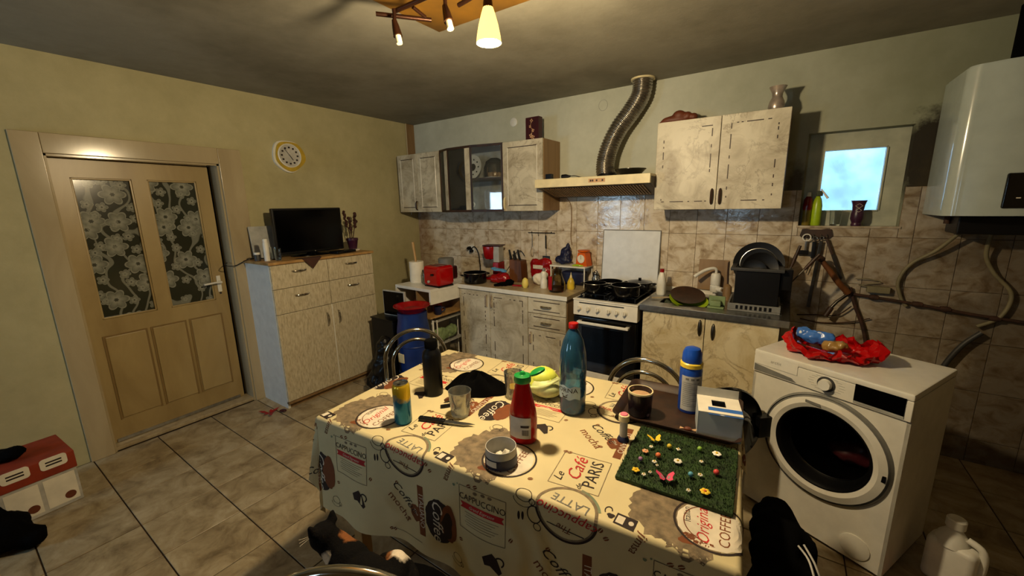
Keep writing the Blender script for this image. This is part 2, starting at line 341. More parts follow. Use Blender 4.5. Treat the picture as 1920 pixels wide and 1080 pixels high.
# ---------------------------------------------------------------- mesh helpers
def catmull(pts, n=8, closed=False):
    pts = [Vector(p) for p in pts]; out = []; m = len(pts)
    for i in range(m if closed else m - 1):
        p0 = pts[(i - 1) % m] if (closed or i > 0) else pts[0]; p1 = pts[i]; p2 = pts[(i + 1) % m]
        p3 = pts[(i + 2) % m] if (closed or i + 2 < m) else pts[-1]
        for k in range(n):
            t = k / n
            out.append(0.5 * ((2 * p1) + (p2 - p0) * t + (2 * p0 - 5 * p1 + 4 * p2 - p3) * t * t + (3 * p1 - p0 - 3 * p2 + p3) * t ** 3))
    if not closed: out.append(pts[-1])
    return out
_boxcache = {}
class MB:
    def __init__(s): s.v = []; s.f = []; s.mi = []; s.bev = False
    def add(s, vs, fs, mi=0, M=None):
        o = len(s.v)
        if M is not None: vs = [M @ Vector(p) for p in vs]
        s.v += [tuple(p) for p in vs]; s.f += [tuple(i + o for i in f) for f in fs]; s.mi += [mi] * len(fs); return s
    def box(s, x0, x1, y0, y1, z0, z1, bev=0.0, mi=0, M=None, seg=2):
        if bev <= 0:
            vs = [(x, y, z) for z in (z0, z1) for y in (y0, y1) for x in (x0, x1)]
            fs = [(0, 2, 3, 1), (4, 5, 7, 6), (0, 1, 5, 4), (2, 6, 7, 3), (0, 4, 6, 2), (1, 3, 7, 5)]
            return s.add(vs, fs, mi, M)
        s.bev = True
        sx, sy, sz = x1 - x0, y1 - y0, z1 - z0
        bev = min(bev, sx * .49, sy * .49, sz * .49)
        key = (round(sx, 5), round(sy, 5), round(sz, 5), round(bev, 5), seg)
        if key not in _boxcache:
            bm = bmesh.new(); bmesh.ops.create_cube(bm, size=1); bmesh.ops.scale(bm, vec=(sx, sy, sz), verts=bm.verts)
            bmesh.ops.bevel(bm, geom=list(bm.edges), offset=bev, segments=seg, profile=0.5, affect='EDGES')
            bm.verts.index_update(); _boxcache[key] = ([tuple(p.co) for p in bm.verts], [tuple(p.index for p in f.verts) for f in bm.faces]); bm.free()
        vs, fs = _boxcache[key]; c = ((x0 + x1) / 2, (y0 + y1) / 2, (z0 + z1) / 2)
        return s.add([(p[0] + c[0], p[1] + c[1], p[2] + c[2]) for p in vs], fs, mi, M)
    def lathe(s, prof, c=(0, 0, 0), n=28, mi=0, M=None, sq=None):
        vs = []; fs = []; rows = []
        for (r, z) in prof:
            if r < 1e-6: rows.append([len(vs)]); vs.append((c[0], c[1], c[2] + z)); continue
            row = []
            for k in range(n):
                a = 2 * PI * k / n; ca, sa = math.cos(a), math.sin(a)
                if sq: e = sq; q = (abs(ca) ** e + abs(sa) ** e) ** (-1 / e); ca *= q; sa *= q
                row.append(len(vs)); vs.append((c[0] + r * ca, c[1] + r * sa, c[2] + z))
            rows.append(row)
        for a, b in zip(rows, rows[1:]):
            if len(a) == 1 and len(b) == 1: continue
            for k in range(n):
                k2 = (k + 1) % n
                if len(a) == 1: fs.append((a[0], b[k2], b[k]))
                elif len(b) == 1: fs.append((a[k], a[k2], b[0]))
                else: fs.append((a[k], a[k2], b[k2], b[k]))
        return s.add(vs, fs, mi, M)
    def tube(s, pts, r, n=8, mi=0, closed=False, M=None, caps=True):
        pts = [Vector(p) for p in pts]; m = len(pts); vs = []; fs = []
        rad = r if callable(r) else (lambda t: r)
        tan0 = (pts[1] - pts[0]).normalized(); nrm = tan0.orthogonal().normalized()
        for i, p in enumerate(pts):
            if closed: tg = (pts[(i + 1) % m] - pts[i - 1]).normalized()
            else: tg = (pts[min(i + 1, m - 1)] - pts[max(i - 1, 0)]).normalized()
            nrm = (nrm - tg * nrm.dot(tg))
            nrm = nrm.normalized() if nrm.length > 1e-6 else tg.orthogonal().normalized()
            bn = tg.cross(nrm); rr = rad(i / max(1, m - 1))
            for k in range(n):
                a = 2 * PI * k / n; vs.append(p + (nrm * math.cos(a) + bn * math.sin(a)) * rr)
        for i in range(m if closed else m - 1):
            j = (i + 1) % m
            for k in range(n): fs.append((i * n + k, i * n + (k + 1) % n, j * n + (k + 1) % n, j * n + k))
        if caps and not closed: fs.append(tuple(range(n))[::-1]); fs.append(tuple((m - 1) * n + k for k in range(n)))
        return s.add(vs, fs, mi, M)
    def cyl(s, p0, p1, r, r1=None, n=16, mi=0):
        r1 = r if r1 is None else r1
        return s.tube([p0, p1], lambda t: r + (r1 - r) * t, n, mi)
    def prism(s, poly, z0, z1, mi=0, M=None):
        n = len(poly); vs = [(x, y, z0) for x, y in poly] + [(x, y, z1) for x, y in poly]
        fs = [tuple(range(n))[::-1], tuple(range(n, 2 * n))] + [(i, (i + 1) % n, n + (i + 1) % n, n + i) for i in range(n)]
        return s.add(vs, fs, mi, M)
    def ball(s, c, r, n=16, mi=0, M=None):
        r = (r, r, r) if not hasattr(r, '__len__') else r
        vs = []; fs = []; h = max(4, n // 2)
        for i in range(h + 1):
            t = PI * i / h
            for k in range(n): a = 2 * PI * k / n; vs.append((c[0] + r[0] * math.sin(t) * math.cos(a), c[1] + r[1] * math.sin(t) * math.sin(a), c[2] - r[2] * math.cos(t)))
        for i in range(h):
            for k in range(n): fs.append((i * n + k, i * n + (k + 1) % n, (i + 1) * n + (k + 1) % n, (i + 1) * n + k))
        return s.add(vs, fs, mi, M)
    def grid(s, fn, nu, nv, mi=0, closed_u=False, M=None):
        vs = [fn(i / (nu if closed_u else nu - 1), j / (nv - 1)) for j in range(nv) for i in range(nu)]; fs = []
        for j in range(nv - 1):
            for i in range(nu if closed_u else nu - 1):
                i2 = (i + 1) % nu; fs.append((j * nu + i, j * nu + i2, (j + 1) * nu + i2, (j + 1) * nu + i))
        return s.add(vs, fs, mi, M)
    def text(s, body, size, M, mi=0, shear=0.0, fn=None, bold=0.0):
        vs, fs = text2d(body, shear, bold)
        vs = [(x * size, y * size, 0) for x, y in vs]
        if fn: vs = [fn(*p) for p in vs]
        return s.add(vs, fs, mi, M)
    def build(s, name, mats, parent=None, smooth=38, loc=None, rotz=0.0):
        me = bpy.data.meshes.new(name); me.from_pydata(s.v, [], s.f)
        mats = [mats] if isinstance(mats, str) else mats
        for mname in mats: me.materials.append(MATS[mname])
        if len(mats) > 1: me.polygons.foreach_set('material_index', s.mi)
        bm = bmesh.new(); bm.from_mesh(me); bmesh.ops.remove_doubles(bm, verts=bm.verts, dist=1e-6); bmesh.ops.recalc_face_normals(bm, faces=bm.faces); bm.to_mesh(me); bm.free()
        if smooth:
            me.polygons.foreach_set('use_smooth', [True] * len(me.polygons)); me.set_sharp_from_angle(angle=R(smooth))
        me.update()
        o = bpy.data.objects.new(name, me); COL.objects.link(o)
        if s.bev and smooth: o.modifiers.new('flat_faces', 'WEIGHTED_NORMAL').keep_sharp = True
        if parent is not None: o.parent = parent
        if loc is not None: o.location = loc
        if rotz: o.rotation_euler = (0, 0, rotz)
        return o
_tc = {}
def text2d(body, shear=0.0, bold=0.0):
    k = (body, shear, bold)
    if k not in _tc:
        cu = bpy.data.curves.new('glyphs', 'FONT'); cu.body = body; cu.size = 1; cu.shear = shear; cu.offset = bold
        cu.align_x = 'CENTER'; cu.align_y = 'CENTER'; cu.resolution_u = 2
        o = bpy.data.objects.new('glyphs', cu); COL.objects.link(o); dg = bpy.context.evaluated_depsgraph_get(); dg.update()
        me = o.evaluated_get(dg).to_mesh(); _tc[k] = ([(p.co.x, p.co.y) for p in me.vertices], [tuple(p.vertices) for p in me.polygons])
        o.evaluated_get(dg).to_mesh_clear(); bpy.data.objects.remove(o); bpy.data.curves.remove(cu)
    return _tc[k]
for _b in ('Coffee', 'CAPPUCCINO', 'LATTE', 'PARIS', 'mocha', 'Le', 'de', 'Original', 'Italian', 'COFFEE', 'ITALIANO', 'jimsa', 'DORNA', 'arctic', 'The', 'cappuccino', 'Caf\u00e9', 'Grand Espresso'):
    for _s in (0.0, 0.35): text2d(_b, _s, 0.0)

def tag(o, label, cat, group=None, kind=None):
    if label: o['label'] = label
    if cat: o['category'] = cat
    if group: o['group'] = group
    if kind: o['kind'] = kind
    return o
def thing(name, label, cat, loc=(0, 0, 0), rotz=0.0, group=None, kind=None):
    o = bpy.data.objects.new(name, None); o.empty_display_size = 0.05; COL.objects.link(o); o.location = loc; o.rotation_euler = (0, 0, rotz)
    return tag(o, label, cat, group, kind)
def struct(o, label=None):
    o['kind'] = 'structure'
    if label: o['label'] = label
    return o
def copy_child(src, parent, loc=None):
    c = src.copy(); COL.objects.link(c); c.parent = parent
    if loc is not None: c.location = loc
    return c
def blob(name, parts, mats, parent=None, voxel=0.01, loc=None, rotz=0, smooth_it=4, disp=None):
    """one continuous skin over overlapping ellipsoids / tapered limbs"""
    b = MB()
    for p in parts:
        if len(p) == 2: b.ball(p[0], p[1], 14)
        else: b.tube(catmull(p[0], 4) if len(p[0]) > 2 else p[0], (lambda t, q=p: q[1] + (q[2] - q[1]) * t), 10)
    o = b.build(name, mats, parent, 0, loc, rotz)
    md = o.modifiers.new('skin', 'REMESH'); md.mode = 'VOXEL'; md.voxel_size = voxel; md.use_smooth_shade = True
    if smooth_it: sm = o.modifiers.new('soft', 'SMOOTH'); sm.iterations = smooth_it; sm.factor = 0.5
    if disp:
        tx = bpy.data.textures.new(name + '_folds', 'CLOUDS'); tx.noise_scale = disp[1]; tx.noise_depth = 2
        dm = o.modifiers.new('folds', 'DISPLACE'); dm.texture = tx; dm.strength = disp[0]; dm.mid_level = 0.5; dm.texture_coords = 'LOCAL'
    return o
def place(x, y, z, rx=0, ry=0, rz=0):
    return Matrix.Translation((x, y, z)) @ Matrix.Rotation(rz, 4, 'Z') @ Matrix.Rotation(ry, 4, 'Y') @ Matrix.Rotation(rx, 4, 'X')

# ---------------------------------------------------------------- the room
fl = struct(MB().box(-1.6, RX + 0.1, RY - RT, 0.12, -0.10, -0.006).build('floor', 'floor_grout', smooth=0), 'beige marbled tile floor with dark brown joints')
tm = MB().box(0.0028, 0.3272, 0.0028, 0.3272, -0.006, 0.0, 0.0015, seg=1)
t0 = tm.build('tile', 'floor_tile', fl, 30, (0, -0.33, 0))
for i in range(15):
    for j in range(16):
        if i or j: copy_child(t0, fl, (i * 0.33, -0.33 * (j + 1), random.uniform(-0.0008, 0.0004)))
ce = struct(MB().box(-0.02, RX + 0.1, RY - RT, 0.12, RZ, RZ + 0.1).build('ceiling', 'ceiling_paint', smooth=0), 'smoky greyish cream painted ceiling')
MB().box(1.985, 3.15, -2.75, -1.62, RZ - 0.006, RZ).build('painted_patch', 'ochre_paint', ce, 0)['label'] = 'ochre painted rectangle on the ceiling around the lamp'

WX0, WX1, WZ0, WZ1 = 3.665, 4.165, 1.41, 2.0       # opening of the small window
wb = MB()
for bx in ((-0.15, WX0, 0, 2.49), (WX1, RX + 0.1, 0, 2.49), (WX0, WX1, 0, WZ0), (WX0, WX1, WZ1, 2.49)): wb.box(bx[0], bx[1], 0, 0.2, bx[2], bx[3])
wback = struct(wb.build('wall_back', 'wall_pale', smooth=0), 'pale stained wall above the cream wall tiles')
gb = MB().box(0, WX0, -0.004, 0, 0.0, 1.645).box(WX1, RX, -0.004, 0, 0.0, 1.645).box(WX0, WX1, -0.004, 0, 0.0, WZ0)
gb.build('grout', 'tile_grout', wback, 0)
tp = {}
def wall_tile(x0, x1, z0, z1):
    k = (round(x1 - x0, 3), round(z1 - z0, 3))
    if k not in tp: tp[k] = MB().box(0.0012, k[0] - 0.0012, -0.010, -0.003, 0.0012, k[1] - 0.0012, 0.0012, seg=1).build('tile', 'wall_tile', wback, 30, (x0, 0, z0))
    else: copy_child(tp[k], wback, (x0, 0, z0))
for zi, (z0, z1) in enumerate(((1.343, 1.645), (1.043, 1.343), (0.745, 1.043), (0.45, 0.745), (0.15, 0.45), (0.0, 0.15))):
    for i in range(-1, 25):
        x0, x1 = max(0.0, 0.035 + 0.2 * i), min(RX, 0.035 + 0.2 * (i + 1))
        if zi >= 3 and x1 < 3.6: continue
        if zi == 0 and x1 > WX0 and x0 < WX1:
            if x0 < WX0: wall_tile(x0, WX0, z0, z1); wall_tile(WX0, x1, z0, WZ0)
            elif x1 > WX1: wall_tile(x0, WX1, z0, WZ0); wall_tile(WX1, x1, z0, z1)
            else: wall_tile(x0, x1, z0, WZ0)
        else: wall_tile(x0, x1, z0, z1)
wl = MB()
DY0, DY1, DZ1 = -2.865, -1.985, 1.93                # door opening
for bx in ((RY - 0.1, DY0, 0, RZ), (DY1, 0.0, 0, RZ), (DY0, DY1, DZ1, RZ)): wl.box(-0.15, 0, bx[0], bx[1], bx[2], bx[3])
struct(wl.build('wall_left', 'wall_cream', smooth=0), 'cream painted wall with the panelled door')
wr = MB()
xs = [-0.15, WINS[0][0], WINS[0][1], WINS[1][0], WINS[1][1], RX + 0.1]
for i in range(0, 5, 2): wr.box(xs[i], xs[i + 1], RY - RT, RY, 0, RZ)
for (x0, x1, z0, z1) in WINS: wr.box(x0, x1, RY - RT, RY, 0, z0).box(x0, x1, RY - RT, RY, z1, RZ)
struct(wr.build('wall_rear', 'rear_wall_paint', smooth=0), 'brownish wall with two windows behind the viewer')
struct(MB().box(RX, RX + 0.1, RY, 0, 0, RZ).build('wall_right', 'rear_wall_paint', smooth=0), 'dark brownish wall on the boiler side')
for k, (x0, x1, z0, z1) in enumerate(WINS):
    w_ = struct(thing('window_%d' % (k + 2), 'white framed window in the wall behind the viewer', None))
    f = MB(); t_ = 0.045
    for bx in ((x0, x0 + t_, z0, z1), (x1 - t_, x1, z0, z1), (x0, x1, z0, z0 + t_), (x0, x1, z1 - t_, z1), ((x0 + x1) / 2 - 0.02, (x0 + x1) / 2 + 0.02, z0, z1)): f.box(bx[0], bx[1], RY - RT + 0.08, RY - RT + 0.14, bx[2], bx[3], 0.004)
    f.build('window_frame', 'white_lacquer', w_)
    MB().box(x0, x1, RY - RT + 0.108, RY - RT + 0.112, z0, z1).build('pane', 'window_glass', w_, 0)
# corner strip between the two walls
tr = MB().box(0.0, 0.012, -0.115, -0.001, 1.645, RZ, 0.002)
struct(tr.build('trim_1', 'wood_side'), 'narrow tan strip up the corner')
struct(MB().cyl((0.012, -0.118, 1.50), (0.012, -0.118, RZ), 0.007, n=10).build('trim_2', 'casing_paint'), 'pale bead beside the corner strip')
# small frosted window
w1 = struct(thing('window_1', 'small square window with a bright frosted pane', None))
f = MB(); fy0, fy1 = 0.085, 0.14; gx0, gx1, gz0, gz1 = 3.765, 4.065, 1.51, 1.89
for bx in ((WX0, gx0, WZ0, WZ1), (gx1, WX1, WZ0, WZ1), (gx0, gx1, WZ0, gz0), (gx0, gx1, gz1, WZ1)): f.box(bx[0], bx[1], fy0, fy1, bx[2], bx[3])
for bx in ((gx0 - 0.008, gx0, gz0, gz1), (gx1, gx1 + 0.008, gz0, gz1), (gx0, gx1, gz0 - 0.008, gz0), (gx0, gx1, gz1, gz1 + 0.008)): f.box(bx[0], bx[1], fy0 - 0.01, fy0, bx[2], bx[3])
f.build('window_frame', 'window_paint', w1, 0)
MB().box(gx0, gx1, 0.108, 0.113, gz0, gz1).build('pane', 'frosted_pane', w1, 0)
MB().box(WX0 - 0.01, WX1 + 0.01, -0.016, 0.085, WZ0 - 0.012, WZ0 + 0.002, 0.003).build('window_sill', 'wall_tile', w1)
# added wall that blocks the bright sky behind the frosted pane
struct(MB().box(1.5, 6.5, 1.6, 1.75, -0.1, 3.0).build('wall_added_outside', 'ext_wall', smooth=0), 'added pale wall blocking bright sky outside the small window')
# hall behind the door
hb = MB().box(-1.6, -1.5, -3.4, -1.4, 0, 2.3).box(-1.6, -0.15, -3.5, -3.4, 0, 2.3).box(-1.6, -0.15, -1.4, -1.3, 0, 2.3).box(-1.6, -0.15, -3.5, -1.3, 2.3, 2.4)
struct(hb.build('wall_hall', 'hall_dark', smooth=0), 'dark hallway seen through the door gap')

# ---- the panelled door with its casing
d1 = struct(thing('door_1', 'cream panelled door with two lace-curtained panes, slightly ajar', None))
cw = 0.115
MB().box(0, 0.018, DY0 - cw, DY0, 0, DZ1 + cw, 0.004).build('casing', 'casing_paint', d1)
MB().box(0, 0.018, DY1, DY1 + cw + 0.04, 0, DZ1 + cw, 0.004).build('casing', 'casing_paint', d1)
MB().box(0, 0.018, DY0, DY1, DZ1, DZ1 + cw, 0.004).build('casing', 'casing_paint', d1)
MB().box(-0.16, 0.0, DY0, DY0 + 0.012, 0, DZ1).box(-0.16, 0.0, DY1 - 0.012, DY1, 0, DZ1).box(-0.16, 0.0, DY0, DY1, DZ1 - 0.012, DZ1).build('door_lining', 'casing_paint', d1, 0)
MB().box(-0.15, -0.01, DY0, DY1, 0, 0.028, 0.006).build('threshold', 'worktop', d1)
# leaf, hinged on the far left, opened a little into the hall
leaf = thing('door_leaf', None, None); leaf.parent = d1; leaf.location = (-0.085, DY0 + 0.014, 0.03); leaf.rotation_euler = (0, 0, R(2.2))
LW, LH, LT = 0.83, 1.885, 0.036
pane_r = [(0.085, 0.375, 0.86, 1.775), (0.455, 0.745, 0.86, 1.775)]
lm = MB()
for bx in ((0, 0.085, 0, LH), (0.745, LW, 0, LH), (0.375, 0.455, 0.86, 1.775), (0.085, 0.745, 1.775, LH), (0.085, 0.745, 0, 0.86)): lm.box(-LT, 0, bx[0], bx[1], bx[2], bx[3])
lf = lm.build('leaf_frame', 'door_paint', leaf, 0)
for (y0, y1, z0, z1) in pane_r:
    MB().box(-0.026, -0.020, y0, y1, z0, z1).build('glass_pane', 'lace_glass', leaf, 0)
    fm = MB()
    for bx in ((y0, y0 + 0.012, z0, z1), (y1 - 0.012, y1, z0, z1), (y0, y1, z0, z0 + 0.012), (y0, y1, z1 - 0.012, z1)): fm.box(-0.02, -0.004, bx[0], bx[1], bx[2], bx[3], 0.003)
    fm.build('glazing_bead', 'door_paint', leaf)
for (y0, y1) in ((0.075, 0.285), (0.325, 0.515), (0.555, 0.755)):
    MB().box(0.0, 0.010, y0, y1, 0.16, 0.74, 0.009).build('panel', 'door_paint', leaf)
    fr = MB()
    for bx in ((y0 - 0.012, y0, 0.15, 0.75), (y1, y1 + 0.012, 0.15, 0.75), (y0, y1, 0.738, 0.75)): fr.box(0, 0.004, bx[0], bx[1], bx[2], bx[3])
    fr.build('panel_moulding', 'door_groove', leaf, 0)
h = MB().box(0, 0.006, 0.768, 0.796, 0.92, 1.05, 0.003).cyl((0.0, 0.782, 1.0), (0.045, 0.782, 1.0), 0.009).tube([(0.042, 0.785, 1.0), (0.045, 0.74, 1.002), (0.045, 0.665, 0.998)], 0.008, 10)
h.build('handle', 'white_plastic', leaf)
MB().cyl((0.0, 0.782, 0.91), (0.008, 0.782, 0.91), 0.007).build('keyhole', 'wood_dark', leaf)
MB().box(0.0, 0.008, 0.02, 0.80, 0.0, 0.022, 0.003).build('draught_strip', 'steel', leaf)

# ---------------------------------------------------------------- ceiling lamp
lp = thing('ceiling_lamp', 'bronze spotlight bar lamp on the ochre ceiling patch, one bulb lit', 'lamp', (2.50, -2.15, RZ - 0.006))
def wp(x, y, z): return (x - 2.50, y + 2.15, z - RZ + 0.006)
MB().box(-0.06, 0.06, -0.16, 0.16, -0.02, 0.0, 0.006).cyl((0, -0.1, -0.02), (0, -0.1, -0.10), 0.009).cyl((0, 0.1, -0.02), (0, 0.1, -0.10), 0.009).build('mounting_plate', 'bronze', lp)
zb = 2.372
MB().tube([wp(2.175, -2.09, zb), wp(2.30, -2.085, zb + 0.004), wp(2.50, -2.08, zb + 0.008)], 0.009, 10).build('long_bar', 'bronze', lp)
MB().tube([wp(2.50, -2.20, zb), wp(2.60, -2.14, zb), wp(2.76, -2.12, zb)], 0.009, 10).build('long_bar', 'bronze', lp)
MB().tube([wp(2.125, -2.14, zb - 0.012), wp(2.265, -1.965, zb - 0.012)], 0.0085, 10).build('cross_bar', 'bronze', lp)
MB().tube([wp(2.42, -1.965, zb + 0.004), wp(2.53, -1.985, zb + 0.004)], 0.0085, 10).build('cross_bar', 'bronze', lp)
MB().cyl(wp(2.265, -2.0, zb - 0.012), wp(2.268, -2.07, zb), 0.007, n=10).build('bar_joint', 'bronze', lp)
def spot(x, y, z, lean, lit):
    a = Vector(wp(x, y, zb)); e = Vector(wp(x, y, z)) ; d = Vector(lean).normalized()
    s_ = MB().cyl(a, e, 0.0075, n=10).build('spot_stem', 'bronze', lp)
    p1 = e + d * 0.055
    MB().tube([e - d * 0.01, e + d * 0.015, p1], lambda t: 0.010 + 0.0085 * t, 14).build('spot_socket', 'bronze', lp)
    if not lit:
        MB().tube([p1 - d * 0.004, p1 + d * 0.03], 0.0125, 14).build('lamp_holder', 'cream_plastic', lp)
    return p1
spot(2.195, -2.105, 2.322, (0.25, 0.0, -1), False)
spot(2.455, -2.083, 2.315, (0.35, -0.1, -1), False)
b0 = spot(2.69, -2.13, 2.285, (0, 0, -1), True)
Mz = Matrix.Translation(wp(2.69, -2.13, 2.235))
shade = MB().lathe([(0.017, 0.005), (0.024, -0.015), (0.034, -0.05), (0.041, -0.085), (0.043, -0.105), (0.041, -0.105), (0.039, -0.085), (0.032, -0.05), (0.022, -0.015), (0.015, 0.003)], M=Mz)
so = shade.build('lamp_shade', 'shade_glass', lp); so['label'] = 'amber glass bell shade glowing around the bulb'
MB().lathe([(0, -0.118), (0.014, -0.113), (0.023, -0.095), (0.024, -0.075), (0.016, -0.045), (0.010, -0.02), (0, -0.018)], M=Mz).build('bulb', 'bulb_glow', lp)['label'] = 'lit warm bulb'
ld = bpy.data.lights.new('bulb_light', 'POINT'); ld.energy = BULB_POWER; ld.color = BULB_COLOR; ld.shadow_soft_size = 0.045
lo = bpy.data.objects.new('bulb_light', ld); COL.objects.link(lo); lo.location = (2.69, -2.13, 2.085)

# ---------------------------------------------------------------- sideboard with drawers on the left wall
CX, CY0, CY1, CH = 0.42, -1.915, -1.005, 1.195
ch = thing('sideboard', 'tall white sideboard with textured cream drawers and two doors', 'sideboard', (0, 0, 0))
MB().box(0.004, CX - 0.018, CY0, CY0 + 0.018, 0, CH - 0.02).box(0.004, CX - 0.018, CY1 - 0.018, CY1, 0, CH - 0.02).box(0.004, 0.012, CY0, CY1, 0.0, CH - 0.02).box(0.012, CX - 0.018, CY0 + 0.018, CY1 - 0.018, 0.05, 0.066).build('carcass', 'white_lacquer', ch, 0)
MB().box(0.002, CX + 0.012, CY0 - 0.012, CY1 + 0.01, CH - 0.022, CH, 0.004).build('top_board', 'wood_light', ch)
MB().box(0.03, CX - 0.03, CY0 + 0.018, CY1 - 0.018, 0.0, 0.05).build('plinth', 'wood_side', ch, 0)
CM = -1.455
def bow_handle(y, z, parent, vert=False, L=0.11, mat='chrome'):
    pts = [(CX, -L / 2, 0), (CX + 0.018, -L * 0.42, 0.0), (CX + 0.026, 0, 0.0), (CX + 0.018, L * 0.42, 0.0), (CX, L / 2, 0)]
    pts = [(p[0], y + (0 if vert else p[1]), z + (p[1] if vert else 0)) for p in pts]
    return MB().tube(catmull(pts, 4), 0.006, 8).build('handle', mat, parent)
for (y0, y1, cx_) in ((CY0 + 0.002, CM - 0.002, -1.70), (CM + 0.002, CY1 - 0.002, -1.235)):
    for (z0, z1) in ((0.985, 1.168), (0.785, 0.981)):
        d = MB().box(CX - 0.018, CX, y0, y1, z0, z1, 0.002, seg=1).build('drawer', 'chest_front', ch)
        bow_handle(cx_, (z0 + z1) / 2 + 0.035, d)
for (y0, y1, hy) in ((CY0 + 0.002, CM - 0.004, CM - 0.055), (CM + 0.004, CY1 - 0.002, CM + 0.05)):
    d = MB().box(CX - 0.018, CX, y0, y1, 0.062, 0.781, 0.002, seg=1).build('door', 'chest_front', ch)
    bow_handle(hy, 0.66, d, True)
MB().box(CX - 0.017, CX - 0.002, CM - 0.004, CM + 0.004, 0.062, 0.781).build('door_edge', 'white_lacquer', ch, 0)
MB().box(CX - 0.03, CX + 0.004, CY0, CY1, 0.04, 0.058, 0.002).build('bottom_rail', 'wood_side', ch)
# things on the sideboard
tv = thing('television', 'black flat-screen television on the sideboard', 'television', (0.20, -1.45, CH), R(-2))
MB().box(-0.03, 0.015, -0.295, 0.295, 0.025, 0.40, 0.008).build('housing', 'black_plastic', tv)
MB().box(0.015, 0.017, -0.28, 0.28, 0.045, 0.385).build('screen', 'screen_black', tv, 0)
MB().lathe([(0, 0), (0.15, 0), (0.15, 0.006), (0.05, 0.014), (0.02, 0.03), (0, 0.03)], M=Matrix.Diagonal((0.7, 1.2, 1, 1))).build('stand', 'black_gloss', tv)
MB().cyl((0.017, 0.02, 0.035), (0.0185, 0.02, 0.035), 0.0035, n=10).build('power_light', 'ink_white', tv)
bx_ = thing('set_top_box', 'slim black box lying in front of the television', 'box', (0.32, -1.235, CH), R(12)); MB().box(-0.05, 0.05, -0.11, 0.11, 0, 0.022, 0.004).build('case', 'black_plastic', bx_); MB().box(0.05, 0.0515, -0.09, 0.05, 0.006, 0.016).build('front_panel', 'black_gloss', bx_, 0)
pp = thing('flower_pot', 'dried brown flowers in a small purple pot beside the television', 'plant', (0.21, -1.055, CH))
MB().lathe([(0, 0.0), (0.06, 0.0), (0.065, 0.012), (0.03, 0.014), (0, 0.014)]).build('saucer', 'white_plastic', pp)
MB().lathe([(0, 0.013), (0.036, 0.013), (0.05, 0.09), (0.054, 0.095), (0.054, 0.115), (0.047, 0.115), (0.044, 0.10), (0, 0.10)]).build('pot', 'purple_pot', pp)
for (dy, lean, hh) in ((-0.015, -0.045, 0.26), (0.01, 0.045, 0.24), (0.0, -0.01, 0.20)):
    MB().tube(catmull([(0, dy, 0.10), (0.005, dy + lean * 0.4, 0.10 + hh * 0.4), (0.0, dy + lean, 0.10 + hh * 0.75)], 5), 0.004, 6).build('stem', 'dry_brown', pp)
    c = MB()
    for k in range(11):
        t = k / 10; c.ball((random.uniform(-.014, .014), dy + lean * (0.6 + 0.45 * t) + random.uniform(-.012, .012), 0.10 + hh * (0.5 + 0.5 * t)), random.uniform(0.010, 0.017), 7)
    o = c.build('flower_head', 'dry_brown', pp); 
def spray_can(name, label, loc, r, h, body, cap):
    t = thing(name, label, 'can', loc)
    MB().lathe([(0, 0), (r * 0.95, 0), (r, 0.004), (r, h * 0.8), (r * 0.85, h * 0.84), (0, h * 0.84)]).build('can_body', body, t)
    MB().lathe([(0, h * 0.82), (r * 0.86, h * 0.82), (r * 0.84, h * 0.97), (r * 0.7, h), (0, h)]).build('cap', cap, t)
spray_can('spray_can', 'slim white spray can at the door end of the sideboard', (0.27, -1.855, CH), 0.02, 0.17, 'white_plastic', 'white_plastic')
jr = thing('small_jar', 'tiny glass jar with a white lid on the sideboard corner', 'jar', (0.20, -1.895, CH))
MB().lathe([(0, 0), (0.022, 0), (0.024, 0.04), (0.02, 0.05), (0, 0.05)]).build('jar_body', 'dark_grey', jr); MB().lathe([(0, 0.05), (0.021, 0.05), (0.021, 0.066), (0, 0.066)]).build('lid', 'white_plastic', jr)
def tumbler(name, label, loc, r0, r1, h, group=None, mat='clear_glass', facets=False):
    t = 0.0025; n = 24
    b = MB().lathe([(0, 0), (r0 * 0.94, 0), (r0, 0.004), (r1, h), (r1 - t, h), (r0 - t, 0.010), (0, 0.009)], n=n)
    if facets:
        b.v = [(x * (1 + 0.03 * math.cos(10 * math.atan2(y, x))) if z < h * 0.75 else x, y * (1 + 0.03 * math.cos(10 * math.atan2(y, x))) if z < h * 0.75 else y, z) for x, y, z in b.v]
    return tag(b.build(name, mat, None, 50, loc), label, 'glass', group)
tumbler('drinking_glass', 'small drinking glass beside the television, nearer the edge', (0.33, -1.80, CH), 0.022, 0.026, 0.095)
tumbler('drinking_glass', 'small drinking glass tucked behind against the television', (0.24, -1.79, CH), 0.022, 0.026, 0.10)
pn = MB().box(-0.004, 0.004, -0.09, 0.09, 0.0, 0.26, 0.002).build('picture_panel', 'light_grey', None, 30, (0.075, -1.775, CH + 0.003)); pn.rotation_euler = (0, R(-8), 0)
tag(pn, 'plain grey panel leaning on the wall behind the television', 'panel')
def doily(u, v):
    x = 0.36 + 0.14 * v; y = -1.70 + 0.22 * u + 0.05 * v * (1 - 2 * u); tri = 1 - abs(2 * u - 1)
    xx = min(0.4345, x); drop = max(0, x - 0.4345) * (0.35 + tri)
    return (xx + 0.001 + 0.003 * v, y, CH + 0.003 - drop)
tag(MB().grid(doily, 21, 15).build('doily', 'brown_cloth', None, 60), 'brown crocheted doily hanging over the sideboard edge', 'cloth')
tag(MB().tube(catmull([(0.20, -1.75, CH + 0.006), (0.12, -1.86, CH + 0.01), (0.10, -1.93, CH + 0.006), (0.05, -2.0, 1.16), (0.035, -2.06, 1.17), (-0.05, -2.015, 1.18)], 6), 0.0035, 6).build('power_cable', 'black_plastic', None), 'thin black cable running from the sideboard to the door', 'cable')
